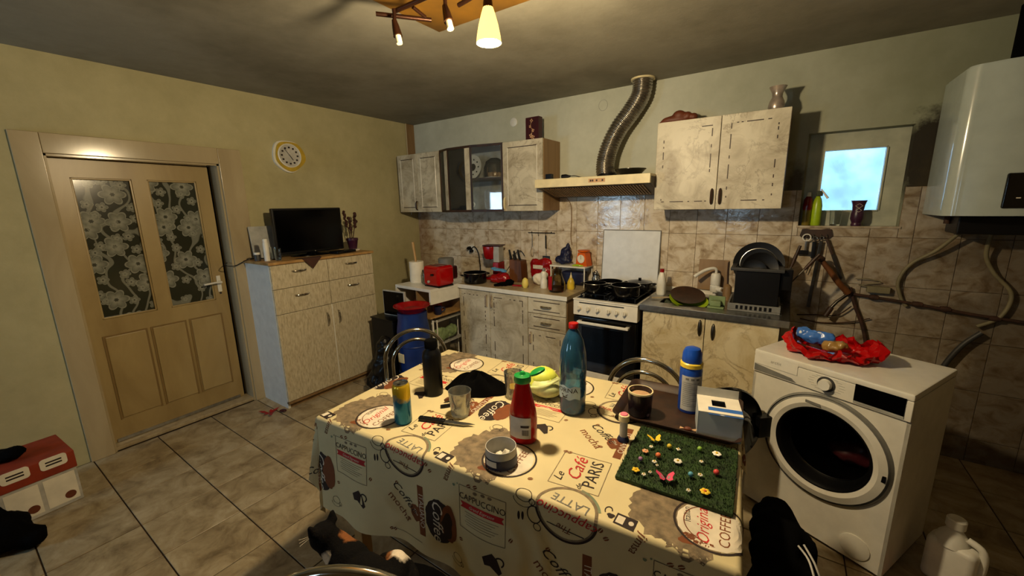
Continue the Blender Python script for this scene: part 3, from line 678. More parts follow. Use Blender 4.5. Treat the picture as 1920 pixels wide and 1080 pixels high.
# wall clock
ck = thing('wall_clock', 'yellow and white wall clock with a pale round dial', 'clock', (0.001, -1.455, 2.035))
def clock_shape(s): return [((0.135 + 0.008 * math.cos(3 * a + 0.6)) * s * math.cos(a), (0.130 + 0.010 * math.sin(3 * a)) * s * math.sin(a)) for a in [2 * PI * k / 40 for k in range(40)]]
Mx = Matrix(((0, 0, 1, 0), (1, 0, 0, 0), (0, 1, 0, 0), (0, 0, 0, 1)))     # local x,y -> world y,z ; extrude along +x
MB().prism(clock_shape(1.0), 0, 0.022, M=Mx).build('rim', 'white_plastic', ck)
MB().prism([(x + 0.008, y) for x, y in clock_shape(0.93)], 0.022, 0.034, M=Mx).build('yellow_body', 'clock_yellow', ck)
MB().lathe([(0, 0.034), (0.098, 0.034), (0.098, 0.040), (0.091, 0.042), (0.089, 0.037), (0, 0.037)], M=Mx).build('dial_ring', 'white_plastic', ck)
MB().lathe([(0, 0.0372), (0.089, 0.0372), (0.089, 0.0375), (0, 0.0375)], M=Mx).build('dial', 'label_grey', ck)
nm = MB()
for k in range(12):
    a = 2 * PI * k / 12; nm.box(-0.008, 0.008, -0.007, 0.007, 0.0376, 0.0382, M=Mx @ Matrix.Translation((0.066 * math.cos(a), 0.066 * math.sin(a), 0)))
nm.build('numerals', 'ink_dark', ck, 0)
MB().box(-0.003, 0.003, -0.01, 0.045, 0.0386, 0.0394, M=Mx @ Matrix.Rotation(R(215), 4, 'Z')).build('hour_hand', 'ink_dark', ck, 0)
MB().box(-0.002, 0.002, -0.015, 0.07, 0.0398, 0.0404, M=Mx @ Matrix.Rotation(R(38), 4, 'Z')).build('minute_hand', 'ink_dark', ck, 0)

# ---------------------------------------------------------------- wall cabinets
def grooves(b, x0, x1, z0, z1, y, style, mi=1):
    """routed decorative lines of a door front; style 'frame' = bright beads, 'dash' = worn dark dashes"""
    w = 0.004
    if style == 'frame':
        for xx in (x0, x1): b.box(xx - w, xx + w, y - 0.004, y, z0, z1, 0.0015, 1, seg=1)
        for zz in (z0, z1): b.box(x0, x1, y - 0.0012, y, zz - w * .8, zz + w * .8, 0, 2)
    else:
        rnd = random.Random(int(x0 * 991 + z0 * 77))
        for (ax, a0, a1, c) in (('z', z0, z1, x0), ('z', z0, z1, x1), ('x', x0, x1, z0), ('x', x0, x1, z1)):
            p = a0 + rnd.uniform(0, 0.03)
            while p < a1 - 0.01:
                L = rnd.choice((0.012, 0.02, 0.05, 0.09)); e = min(a1, p + L)
                if rnd.random() < 0.75:
                    if ax == 'z': b.box(c - 0.003, c + 0.003, y - 0.0012, y, p, e, 0, 2)
                    else: b.box(p, e, y - 0.0012, y, c - 0.003, c + 0.003, 0, 2)
                p = e + rnd.uniform(0.008, 0.05)
def door_front(parent, x0, x1, z0, z1, y, style='frame', mat='marble_grey', handle=None, inset=(0.055, 0.05), hm='wood_dark', t=0.018):
    d = MB().box(x0 + 0.0015, x1 - 0.0015, y, y + t, z0, z1, 0.003).build('door', mat, parent)
    b = MB(); grooves(b, x0 + inset[0], x1 - inset[0], z0 + inset[1], z1 - inset[1], y, style); b.build('groove_lines', [mat, 'white_enamel', 'wood_dark'], d, 0)['kind'] = 'stuff'
    if handle: cab_handle(d, handle[0], handle[1], y, hm, handle[2] if len(handle) > 2 else 0.09)
    return d
def cab_handle(parent, x, z, y, mat='wood_dark', L=0.09, horiz=False):
    pts = [(0, -L / 2), (-0.016, -L * 0.38), (-0.02, 0), (-0.016, L * 0.38), (0, L / 2)]
    pts = [((x + p[1]) if horiz else x, y + p[0], z + (0 if horiz else p[1])) for p in pts]
    MB().tube(catmull(pts, 4), lambda t: 0.0045 + 0.004 * math.sin(PI * t), 8).build('handle', mat, parent)
UZ0, UZ1 = 1.533, 2.126
u1 = thing('wall_cabinet', 'two-door marbled wall cabinet in the corner', 'cabinet')
MB().box(0.06, 0.68, -0.30, -0.012, UZ0, UZ1, 0.002).build('carcass', 'wood_side', u1)
door_front(u1, 0.062, 0.36, UZ0, UZ1, -0.32, handle=(0.335, 1.60)); door_front(u1, 0.36, 0.678, UZ0, UZ1, -0.32)
u3 = thing('wall_cabinet', 'single-door marbled wall cabinet left of the cooker hood', 'cabinet')
MB().box(1.452, 1.865, -0.30, -0.012, UZ0, UZ1, 0.002).build('carcass', 'wood_side', u3)
door_front(u3, 1.454, 1.863, UZ0, UZ1, -0.32, handle=(1.475, 1.60, 0.11), hm='cream_plastic')
# bow-fronted glazed cabinet
u2_ = thing('display_cabinet', 'bow-fronted glass display cabinet with dark frame and marbled posts', 'cabinet')
BP = [(0.682, -0.315), (0.84, -0.375), (1.13, -0.385), (1.45, -0.315)]
foot = [(0.682, -0.012)] + BP + [(1.45, -0.012)]
foot = foot[::-1]
MB().prism(foot, UZ1 - 0.018, UZ1 + 0.004).build('top_board', 'wood_dark', u2_, 0); MB().prism(foot, UZ0 - 0.004, UZ0 + 0.016).build('bottom_board', 'wood_dark', u2_, 0)
sh = [(x, min(-0.012, y + 0.03)) for x, y in foot]; MB().prism(sh, 1.825, 1.839).build('shelf', 'wood_dark', u2_, 0)
MB().box(0.682, 0.70, -0.315, -0.012, UZ0, UZ1).build('side_panel', 'wood_side', u2_, 0); MB().box(1.432, 1.45, -0.315, -0.012, UZ0, UZ1).build('side_panel', 'wood_side', u2_, 0)
MB().box(0.70, 1.432, -0.02, -0.012, UZ0, UZ1).build('back_panel', 'light_grey', u2_, 0)
def facet_M(p, q):
    a = math.atan2(q[1] - p[1], q[0] - p[0]); return Matrix.Translation((p[0], p[1], 0)) @ Matrix.Rotation(a, 4, 'Z'), math.hypot(q[0] - p[0], q[1] - p[1])
for k in range(3):
    Mf, L = facet_M(BP[k], BP[k + 1]); pw = 0.062
    a0, a1 = 0.012, L - (pw if k < 2 else 0.012)
    MB().box(a0, a1, 0.004, 0.007, UZ0 + 0.018, UZ1 - 0.02, M=Mf).build('glass_door', 'cabinet_glass', u2_, 0)
    if k < 2: MB().box(L - pw, L - 0.002, -0.004, 0.014, UZ0 + 0.016, UZ1 - 0.018, 0.002, M=Mf).build('post', 'marble_grey', u2_)
    e = MB().box(0, 0.014, -0.002, 0.014, UZ0 + 0.016, UZ1 - 0.018, M=Mf)
    if k == 2: MB().box(L - 0.014, L, -0.002, 0.014, UZ0 + 0.016, UZ1 - 0.018, M=Mf).build('frame_bar', 'wood_dark', u2_, 0)
    e.build('frame_bar', 'wood_dark', u2_, 0)
def mug(name, label, loc, r=0.036, h=0.085, rotz=0, mat='white_enamel', group=None, inner='white_enamel', fill=None):
    t = thing(name, label, 'mug', loc, rotz, group)
    MB().lathe([(0, 0), (r * 0.85, 0), (r * 0.93, 0.006), (r, h), (r - 0.004, h), (r * 0.88, 0.01), (0, 0.009)]).build('mug_body', mat, t)
    MB().lathe([(r - 0.004, h + 0.0005), (r + 0.0008, h + 0.0005), (r + 0.0008, h - 0.006), (r + 0.0002, h - 0.006)]).build('rim', inner, t)
    MB().tube(catmull([(r * 0.93, 0, h * 0.8), (r + 0.024, 0, h * 0.78), (r + 0.028, 0, h * 0.45), (r * 0.9, 0, h * 0.2)], 5), 0.0055, 8).build('handle', inner, t)
    if fill: MB().lathe([(0, h * 0.8), (r - 0.006, h * 0.8), (r - 0.006, h * 0.79), (0, h * 0.79)]).build('drink', fill, t)
    return t
for (x, y, rz, lb) in ((0.80, -0.26, 0.4, 'white mug behind the left glass facet of the display cabinet'), (1.00, -0.27, 0.2, 'patterned white mug low in the middle of the display cabinet')): mug('mug', lb, (x, y, UZ0 + 0.0165), rotz=rz)
pl = thing('plate', 'upright white plate with black centre on the display cabinet shelf', 'plate', (0.985, -0.16, 1.8395)); Mp = place(0, 0, 0.118, R(-82), 0, 0)
MB().lathe([(0, 0), (0.06, 0), (0.115, 0.014), (0.116, 0.018), (0.06, 0.006), (0, 0.006)], M=place(0, 0, 0.118, R(82), 0, 0)).build('plate_dish', 'white_enamel', pl)
dd = MB().lathe([(0, 0.0065), (0.035, 0.0065), (0.035, 0.0072), (0, 0.0072)], M=place(0, 0, 0.118, R(82), 0, 0))
for k in range(9):
    a = 2 * PI * k / 9; dd.lathe([(0, 0.0115), (0.008, 0.0115), (0.008, 0.0123), (0, 0.0123)], c=(0.072 * math.cos(a), 0.072 * math.sin(a), 0), n=10, M=place(0, 0, 0.118, R(82), 0, 0))
dd.build('painted_decor', 'black_plastic', pl)
gb_ = thing('cake_dome', 'clear glass dome over pale figures on the display cabinet shelf', 'dish', (1.27, -0.19, 1.8395))
MB().lathe([(0.10, 0.0), (0.105, 0.09), (0.085, 0.15), (0.04, 0.18), (0, 0.185), (0, 0.181), (0.038, 0.176), (0.082, 0.147), (0.10, 0.09), (0.096, 0.0)]).build('dome', 'cabinet_glass', gb_)
MB().lathe([(0, 0), (0.112, 0), (0.112, 0.006), (0, 0.006)]).build('base_plate', 'light_grey', gb_)
fg = MB()
for k in range(7): fg.ball((random.uniform(-.05, .05), random.uniform(-.05, .05), 0.03), random.uniform(.018, .028), 10)
fg.build('sweets', 'tan_skin', gb_)
bk = thing('decorated_box', 'dark red upright box with pale painted flowers on the wall cabinet', 'box', (1.71, -0.20, UZ1), R(-3))
MB().box(-0.068, 0.068, -0.03, 0.03, 0, 0.195, 0.003).build('box_body', 'dark_red', bk)
fb = MB()
for (x, z, s) in ((-0.005, 0.165, 1), (-0.02, 0.12, .8), (0.01, 0.085, .9), (-0.012, 0.045, 1.2), (0.012, 0.03, 1)):
    for k in range(4): a = k * PI / 2 + x * 30; fb.lathe([(0, 0), (0.006 * s, 0), (0, 0.0008)], c=(0, 0, 0), n=8, M=Matrix.Translation((x + 0.010 * s * math.cos(a), -0.0306, z + 0.010 * s * math.sin(a))) @ Matrix.Rotation(R(90), 4, 'X'))
fb.tube([(-0.005, -0.0304, 0.16), (-0.02, -0.0304, 0.12), (0.008, -0.0304, 0.085), (-0.012, -0.0304, 0.045), (0.0, -0.0304, 0.01)], 0.0016, 5); fb.build('painted_flowers', 'tan_skin', bk)
u4 = thing('wall_cabinet', 'two-door worn marbled wall cabinet right of the cooker hood', 'cabinet')
MB().box(2.787, 3.563, -0.30, -0.012, 1.531, 2.124, 0.002).build('carcass', 'wood_side', u4)
door_front(u4, 2.787, 3.19, 1.531, 2.124, -0.32, 'dash', handle=(3.165, 1.615, 0.10), inset=(0.05, 0.055)); door_front(u4, 3.19, 3.563, 1.531, 2.124, -0.32, 'dash', handle=(3.215, 1.615, 0.10), inset=(0.06, 0.055))
vs = MB().lathe([(0, 0), (0.036, 0), (0.040, 0.008), (0.046, 0.03), (0.040, 0.06), (0.028, 0.085), (0.030, 0.11), (0.046, 0.142), (0.048, 0.146), (0.044, 0.146), (0.026, 0.11), (0.024, 0.085), (0, 0.06)], n=32)
tag(vs.build('vase', 'pewter', None, 50, (3.475, -0.2, 2.1245)), 'flared silvery vase on top of the right wall cabinet', 'vase')
cv = thing('wood_carving', 'reddish brown carved wooden ornament lying on the wall cabinet', 'ornament', (2.90, -0.2, 2.1235), R(6))
blob('carved_body', [((-0.02, 0, 0.030), (0.10, 0.035, 0.030)), ((0.0, 0, 0.055), (0.045, 0.034, 0.036)), ((0.055, 0, 0.045), (0.030, 0.032, 0.032)), ((0.095, 0, 0.035), (0.030, 0.030, 0.028)), ([(-0.06, 0, 0.028), (-0.10, 0, 0.016), (-0.135, 0, 0.010)], 0.030, 0.009)], 'terracotta', cv, 0.007, None, 0, 2)
tag(MB().lathe([(0, 0), (0.040, 0), (0.040, 0.010), (0.033, 0.014), (0, 0.014)], M=place(0, 0, 0, R(90))).build('junction_cover', 'white_lacquer', None, 38, (1.372, -0.0005, 2.352)), 'round white junction cover high on the wall above the glass cabinet', 'cover')
tag(MB().tube([(0.038 * math.cos(a), -0.001, 0.042 * math.sin(a)) for a in [2 * PI * k / 24 for k in range(24)]], 0.0018, 6, closed=True).build('wall_ring', 'light_grey', None, 38, (2.255, -0.001, 2.375)), 'thin ring outline of a plastered hole beside the duct', 'ring')
# ---------------------------------------------------------------- cooker hood and duct
hd = thing('cooker_hood', 'flat cream cooker hood with slotted filter under a metal duct', 'hood', (1.868, 0, 1.645)); HW = 0.925
MB().box(0, HW, -0.46, -0.435, 0.072, 0.138, 0.004).build('front_panel', 'cream_plastic', hd)
MB().box(0.0, HW, -0.436, -0.012, 0.120, 0.138, 0.002).build('top_plate', 'cream_plastic', hd)
MB().prism([(-0.436, 0.075), (-0.436, 0.12), (-0.012, 0.12), (-0.012, 0.0), (-0.16, 0.0)], 0.0, 0.012, M=Matrix(((0, 0, 1, 0), (1, 0, 0, 0), (0, 1, 0, 0), (0, 0, 0, 1)))).build('side_panel', 'wood_side', hd)
MB().prism([(-0.436, 0.075), (-0.436, 0.12), (-0.012, 0.12), (-0.012, 0.0), (-0.16, 0.0)], HW - 0.012, HW, M=Matrix(((0, 0, 1, 0), (1, 0, 0, 0), (0, 1, 0, 0), (0, 0, 0, 1)))).build('side_panel', 'wood_dark', hd)
ang = math.atan2(-0.075, 0.276)
Ms = Matrix.Translation((0, -0.436, 0.074)) @ Matrix.Rotation(ang, 4, 'X'); FLn = 0.286
MB().box(0.012, HW - 0.012, 0.0, FLn, 0.0, 0.004, M=Ms).build('filter_plate', 'wood_dark', hd, 0)
MB().box(0.012, HW - 0.012, -0.16, -0.012, 0.0, 0.006).build('bottom_plate', 'wood_dark', hd, 0)
sl = None
for k in range(38):
    x = 0.05 + k * (HW - 0.1) / 38
    if sl is None: sl = MB().box(0, 0.011, 0.03, FLn - 0.03, -0.006, 0.0, M=Ms).build('filter_slat', 'wood_side', hd, 0, (x, 0, 0))
    else: copy_child(sl, hd, (x, 0, 0))
sp_ = MB().box(0.47, 0.60, -0.4615, -0.459, 0.094, 0.122).build('switch_panel', 'tan_skin', hd, 0)
for x in (0.482, 0.498, 0.53, 0.575): MB().box(x, x + 0.012, -0.4635, -0.461, 0.101, 0.114).build('switch', 'wood_dark', sp_, 0)
dpts = catmull([(2.385, -0.20, 1.775), (2.36, -0.19, 1.86), (2.375, -0.17, 1.99), (2.44, -0.15, 2.14), (2.535, -0.13, 2.27), (2.60, -0.12, 2.38), (2.61, -0.12, 2.50)], 16)
dc = thing('exhaust_duct', 'ribbed flexible metal exhaust duct rising from the cooker hood', 'duct', (0, 0, 0))
nn = len(dpts) - 1
fine = []
for i in range(nn):
    for q in range(3): fine.append(dpts[i].lerp(dpts[i + 1], q / 3))
fine.append(dpts[-1])
MB().tube(fine, lambda t: 0.070 + 0.0032 * math.sin(t * 2 * PI * 46), 32).build('duct_hose', 'duct_metal', dc, 80)
MB().lathe([(0.072, 0), (0.095, 0), (0.095, 0.006), (0.078, 0.010), (0.072, 0.03)], c=(2.385, -0.20, 1.784)).build('collar', 'black_plastic', dc)
MB().lathe([(0.074, 0), (0.086, 0), (0.086, -0.012), (0.074, -0.012)], c=(2.61, -0.12, RZ - 0.001)).build('ceiling_collar', 'cream_plastic', dc)
pb = MB().lathe([(0, 0), (0.07, 0), (0.105, 0.038), (0.113, 0.042), (0.113, 0.046), (0.103, 0.044), (0.068, 0.006), (0, 0.006)])
tag(pb.build('frying_pan', 'black_enamel', None, 38, (2.605, -0.31, 1.7835)), 'shallow black pan set on top of the cooker hood', 'pan')
ad = thing('charger', 'black mains charger block on the cooker hood', 'charger', (1.95, -0.36, 1.7835)); MB().box(-0.028, 0.028, -0.02, 0.02, 0, 0.045, 0.004).build('case', 'black_plastic', ad); MB().cyl((0, 0.02, 0.02), (0, 0.034, 0.02), 0.006).build('cable_stub', 'black_plastic', ad)
pg = thing('plug', 'black plug with its cable lying on the cooker hood', 'plug', (2.10, -0.36, 1.7835)); MB().lathe([(0, -0.035), (0.016, -0.035), (0.017, 0.0), (0.010, 0.025), (0.006, 0.04), (0, 0.04)], M=place(0, 0, 0.018, 0, R(90))).build('plug_body', 'black_plastic', pg); MB().tube(catmull([(0.035, 0, 0.018), (0.07, 0.02, 0.02), (0.12, 0.03, 0.006), (0.16, 0.05, 0.005)], 5), 0.003, 6).build('cable', 'black_plastic', pg)
tag(MB().tube(catmull([(1.95, -0.06, 1.645), (1.985, -0.03, 1.58), (1.99, -0.022, 1.45), (1.985, -0.022, 1.30), (1.995, -0.02, 1.22)], 6), 0.0035, 6).build('power_cable', 'wood_side', None), 'thin brown cable hanging from the cooker hood down the tiles', 'cable')

# ---------------------------------------------------------------- base units along the back wall
CT = 0.872                                           # worktop height
b1 = thing('base_cabinet', 'marbled base cabinet with two grooved doors and a drawer column', 'cabinet')
MB().box(1.10, 1.118, -0.56, -0.012, 0.08, 0.836).box(1.118, 2.222, -0.56, -0.012, 0.08, 0.098).box(1.118, 2.222, -0.03, -0.012, 0.098, 0.836).box(2.204, 2.222, -0.56, -0.012, 0.098, 0.836).box(1.855, 1.873, -0.56, -0.03, 0.098, 0.836).build('carcass', 'wood_side', b1, 0)
MB().box(1.12, 2.21, -0.53, -0.5, 0, 0.08).build('plinth', 'wood_dark', b1, 0)
door_front(b1, 1.102, 1.458, 0.09, 0.83, -0.58, 'dash', handle=(1.43, 0.745, 0.11), hm='pewter', inset=(0.05, 0.045)); door_front(b1, 1.458, 1.862, 0.09, 0.83, -0.58, 'dash', handle=(1.485, 0.745, 0.11), hm='pewter', inset=(0.05, 0.045))
for (z0, z1) in ((0.70, 0.83), (0.56, 0.695)):
    d = MB().box(1.866, 2.22, -0.58, -0.562, z0, z1, 0.003).build('drawer', 'marble_grey', b1)
    q = MB(); q.box(1.92, 2.165, -0.5815, -0.58, z1 - 0.03, z1 - 0.024, 0, 0).box(1.92, 2.165, -0.5815, -0.58, z0 + 0.024, z0 + 0.03); q.build('groove_lines', 'wood_dark', d, 0)['kind'] = 'stuff'
    cab_handle(d, 2.04, (z0 + z1) / 2, -0.58, 'chrome', 0.10, True)
door_front(b1, 1.866, 2.22, 0.09, 0.555, -0.58, 'dash', handle=(1.892, 0.48, 0.10), hm='pewter', inset=(0.05, 0.045))
wt = thing('worktop', 'beige worktop with white front edge on the left base cabinet', 'worktop')
MB().box(1.092, 2.232, -0.585, -0.012, 0.838, CT, 0.003).build('slab', 'worktop', wt)
MB().box(1.092, 2.232, -0.592, -0.585, 0.836, CT, 0.002).build('edge_strip', 'white_lacquer', wt)

# gas cooker
st = thing('gas_cooker', 'white gas cooker with black glass oven door and raised lid', 'cooker', (2.292, -0.6, 0)); SW = 0.498
MB().box(0, SW, 0.02, 0.57, 0.03, 0.735, 0.004).build('body', 'black_plastic', st)
MB().box(0, SW, 0.0, 0.57, 0.745, 0.862, 0.006).build('control_body', 'white_enamel', st)
MB().box(-0.002, SW + 0.002, -0.004, 0.575, 0.862, 0.874, 0.004).build('hob_rim', 'white_enamel', st)
MB().box(0.018, SW - 0.018, 0.03, 0.55, 0.874, 0.877).build('hob_plate', 'black_enamel', st, 0)
MB().box(0.05, 0.40, -0.002, 0.0, 0.842, 0.849).build('vent_slot', 'black_plastic', st, 0)
for x in (0.052, 0.125, 0.20, 0.285, 0.345, 0.405):
    kb = MB().cyl((x, 0.0, 0.805), (x, -0.006, 0.805), 0.021, n=20).cyl((x, -0.006, 0.805), (x, -0.024, 0.805), 0.016, 0.014, n=20).box(x - 0.003, x + 0.003, -0.031, -0.02, 0.791, 0.819, 0.001).build('knob', 'white_enamel', st)
od = MB().box(0.006, SW - 0.006, -0.002, 0.02, 0.31, 0.735, 0.004).build('oven_door', 'black_gloss', st)
MB().box(0.075, SW - 0.095, -0.004, -0.002, 0.385, 0.66, 0.001).build('oven_window', 'screen_black', od, 0)
MB().box(0.05, SW - 0.05, -0.045, -0.03, 0.69, 0.71, 0.005).box(0.05, 0.075, -0.032, 0.0, 0.692, 0.708).box(SW - 0.075, SW - 0.05, -0.032, 0.0, 0.692, 0.708).build('oven_handle', 'white_enamel', od)
MB().box(0.004, SW - 0.004, -0.002, 0.02, 0.06, 0.30, 0.004).build('bottom_drawer', 'white_enamel', st)
Ml = Matrix.Translation((0, 0.56, 0.875)) @ Matrix.Rotation(R(-4), 4, 'X')
MB().box(0.01, SW - 0.015, -0.018, 0.0, 0.02, 0.488, 0.004, M=Ml).build('lid', 'lid_white', st)
MB().box(0.008, SW - 0.013, -0.019, 0.001, 0.482, 0.49, 0.002, M=Ml).box(0.006, 0.011, -0.019, 0.001, 0.02, 0.489, M=Ml).box(SW - 0.016, SW - 0.011, -0.019, 0.001, 0.02, 0.489, M=Ml).build('lid_edge', 'grey_plastic', st, 0)
for (x, y) in ((0.13, 0.17), (0.36, 0.17), (0.13, 0.42), (0.36, 0.42)):
    MB().lathe([(0, 0.877), (0.045, 0.877), (0.045, 0.888), (0.03, 0.894), (0, 0.894)], c=(x, y, 0)).build('burner', 'black_plastic', st)
for x in (0.13, 0.36):
    g = MB()
    for yy in (0.10, 0.17, 0.24, 0.35, 0.42, 0.49): g.box(x - 0.095, x + 0.095, yy - 0.003, yy + 0.003, 0.894, 0.900)
    for xx in (x - 0.095, x + 0.095): g.box(xx - 0.003, xx + 0.003, 0.07, 0.52, 0.892, 0.900)
    for (xx, yy) in ((x - .095, .07), (x + .095, .07), (x - .095, .52), (x + .095, .52)): g.box(xx - 0.004, xx + 0.004, yy - 0.004, yy + 0.004, 0.874, 0.9)
    g.build('pan_support', 'black_plastic', st, 0)
for (x, y) in ((0.04, 0.06), (SW - 0.04, 0.06), (0.04, 0.52), (SW - 0.04, 0.52)): MB().cyl((x, y, 0), (x, y, 0.032), 0.015).build('foot', 'black_plastic', st)
def pot(name, label, loc, r, h, handles='two', rotz=0.0, mat='black_enamel', lid=False, cat='pot'):
    t = thing(name, label, cat, loc, rotz)
    MB().lathe([(0, 0), (r * 0.93, 0), (r, 0.012), (r, h), (r + 0.004, h + 0.003), (r - 0.002, h + 0.003), (r - 0.004, 0.014), (0, 0.006)], n=36).build('pot_body', mat, t)
    MB().tube([((r + 0.002) * math.cos(a), (r + 0.002) * math.sin(a), h + 0.003) for a in [2 * PI * k / 40 for k in range(40)]], 0.0022, 6, closed=True).build('rim', 'steel', t)
    if handles == 'two':
        for s in (-1, 1): MB().tube(catmull([(s * r, -0.03, h * 0.8), (s * (r + 0.028), -0.022, h * 0.85), (s * (r + 0.028), 0.022, h * 0.85), (s * r, 0.03, h * 0.8)], 4), 0.006, 8).build('handle', 'black_plastic', t)
    elif handles == 'long': MB().tube([(r - 0.002, 0, h * 0.85), (r + 0.06, 0, h * 0.95), (r + 0.17, 0, h * 1.05)], lambda q: 0.008 + 0.004 * q, 10).build('handle', 'black_plastic', t)
    if lid:
        MB().lathe([(0, h + 0.035), (0.012, h + 0.035), (0.012, h + 0.02), (r * 0.6, h + 0.014), (r + 0.002, h + 0.003), (r, h + 0.001), (0, h + 0.012)], n=36).build('lid', mat, t)
    return t
pot('saucepan', 'small black enamel pot on the front left burner of the cooker', (2.40, -0.435, 0.9005), 0.085, 0.072)
pot('stew_pot', 'wider black enamel pot on the front right burner of the cooker', (2.645, -0.44, 0.9005), 0.105, 0.078, rotz=0.5)
pot('frying_pan', 'black frying pan on the back left burner behind the small pot', (2.425, -0.175, 0.9005), 0.10, 0.045, 'two', R(0), cat='pan')
pot('casserole', 'lidded black pot on the back right burner near the white bottle', (2.67, -0.17, 0.9005), 0.092, 0.06, 'two', R(5), lid=True)

# sink unit
SZ = 0.885
sk = thing('sink_cabinet', 'cream marbled sink cabinet with two doors and metal pulls', 'cabinet')
MB().box(2.815, 2.833, -0.55, -0.02, 0.08, 0.838).box(2.833, 3.627, -0.55, -0.02, 0.08, 0.098).box(3.609, 3.627, -0.55, -0.02, 0.098, 0.838).build('carcass', 'wood_dark', sk, 0)
MB().box(2.83, 3.61, -0.50, -0.48, 0, 0.08).build('plinth', 'wood_dark', sk, 0)
for (x0, x1, hx, hz) in ((2.818, 3.219, 3.192, 0.765), (3.223, 3.626, 3.272, 0.75)):
    d = MB().box(x0, x1, -0.568, -0.55, 0.09, 0.836, 0.003).build('door', 'marble_cream', sk)
    MB().ball((hx, -0.568, hz), (0.014, 0.016, 0.058), 14).build('handle', 'dark_steel', d)
sn = thing('steel_sink', 'stainless steel sink top with draining board and turned-down edge', 'sink', (0, 0, 0))
bw = (2.90, 3.26, -0.47, -0.14)
sb = MB()
for bx in ((2.797, bw[0], -0.585, -0.035), (bw[1], 3.672, -0.585, -0.035), (bw[0], bw[1], -0.585, bw[2]), (bw[0], bw[1], bw[3], -0.035)): sb.box(bx[0], bx[1], bx[2], bx[3], SZ - 0.003, SZ)
sb.build('sink_top', 'steel', sn, 0)
MB().box(2.797, 3.672, -0.588, -0.584, SZ - 0.042, SZ, 0.002).box(3.669, 3.672, -0.585, -0.035, SZ - 0.042, SZ).build('front_lip', 'steel', sn)
MB().box(2.797, 3.672, -0.035, -0.014, SZ - 0.04, SZ + 0.035, 0.003).build('upstand', 'white_enamel', sn)
MB().box(bw[0], bw[1], bw[2], bw[3], 0.735, 0.739).box(bw[0], bw[0] + 0.003, bw[2], bw[3], 0.739, SZ - 0.003).box(bw[1] - 0.003, bw[1], bw[2], bw[3], 0.739, SZ - 0.003).box(bw[0], bw[1], bw[2], bw[2] + 0.003, 0.739, SZ - 0.003).box(bw[0], bw[1], bw[3] - 0.003, bw[3], 0.739, SZ - 0.003).build('basin', 'dark_steel', sn, 0)
rib = None
for k in range(9):
    if rib is None: rib = MB().box(0, 0.30, -0.003, 0.003, 0, 0.0025, 0.001, seg=1).build('drain_rib', 'steel', sn, 30, (3.33, -0.46, SZ))
    else: copy_child(rib, sn, (3.33, -0.46 + k * 0.042, SZ))
MB().box(3.60, 3.672, -0.038, -0.034, SZ, SZ + 0.13).build('splash_plate', 'dark_steel', sn, 0)
# electric instant tap
tp_ = thing('electric_tap', 'white electric instant water tap with curved spout behind the sink', 'tap', (3.205, -0.10, SZ))
MB().lathe([(0, 0), (0.020, 0), (0.020, 0.006), (0.013, 0.01), (0.013, 0.04), (0, 0.04)]).build('tap_foot', 'white_plastic', tp_)
MB().lathe([(0, 0.038), (0.030, 0.038), (0.034, 0.046), (0.034, 0.085), (0.030, 0.09), (0, 0.09)]).build('mixer_body', 'white_plastic', tp_)
MB().lathe([(0, 0.091), (0.032, 0.091), (0.034, 0.10), (0.033, 0.165), (0.026, 0.178), (0, 0.18)]).build('heater_body', 'white_plastic', tp_)
MB().cyl((0.02, -0.02, 0.064), (0.055, -0.045, 0.064), 0.020, n=20).build('knob', 'white_plastic', tp_)
MB().cyl((0.055, -0.045, 0.064), (0.057, -0.0465, 0.064), 0.011, n=16).build('knob_cap', 'wood_side', tp_)
MB().tube(catmull([(0.0, 0, 0.178), (0.0, -0.005, 0.205), (-0.02, -0.012, 0.216), (-0.07, -0.03, 0.20), (-0.12, -0.05, 0.165), (-0.135, -0.055, 0.150)], 6), lambda t: 0.009 + 0.005 * t, 12).build('spout', 'white_plastic', tp_)
cb_ = thing('chopping_board', 'brown rectangular chopping board leaning on tiles behind the tap', 'board', (3.075, -0.035, SZ))
cbm = MB().box(0, 0.20, -0.014, 0, 0.0, 0.232, 0.003).build('board', 'wood_side', cb_); cb_.rotation_euler = (R(-5), 0, 0); cb_.location = (3.075, -0.0375, SZ + 0.037)
br = thing('dish_brush', 'dark wooden dish brush standing beside the chopping board', 'brush', (3.295, -0.17, SZ))
MB().tube([(0, 0, 0.10), (-0.01, 0.02, 0.20), (-0.012, 0.03, 0.27)], lambda t: 0.007 - 0.003 * t, 8).build('handle', 'wood_dark', br); MB().lathe([(0, 0), (0.026, 0), (0.03, 0.05), (0.026, 0.10), (0.008, 0.118), (0, 0.118)], n=16).build('bristle_head', 'wood_side', br)
gp = MB().lathe([(0, 0), (0.07, 0), (0.125, 0.03), (0.128, 0.036), (0.07, 0.008), (0, 0.008)], n=36).build('salad_bowl', 'lime', None, 38, (3.10, -0.33, SZ + 0.004)); gp.rotation_euler = (R(16), R(10), 0); gp.location = (3.075, -0.385, SZ - 0.005)
tag(gp, 'lime green bowl tilted in the sink', 'bowl')
gp2 = MB().lathe([(0, 0), (0.075, 0), (0.115, 0.016), (0.116, 0.020), (0.075, 0.006), (0, 0.006)], n=36).build('plate', 'wood_dark', None, 38, (3.065, -0.36, SZ + 0.036)); gp2.rotation_euler = (R(18), R(8), 0); tag(gp2, 'dark brown plate resting on the lime bowl', 'plate')
wl_ = blob('wilted_leaf', [((0, 0, 0.02), (0.06, 0.03, 0.02)), ((0.03, 0.03, 0.04), (0.03, 0.025, 0.02)), ((-0.04, 0.01, 0.035), (0.025, 0.02, 0.025))], 'dark_green', None, 0.007, (2.975, -0.36, SZ - 0.055), 0.4, 2, (0.02, 0.02))
tag(wl_, 'dark green vegetable scraps heaped in the sink', 'vegetable')
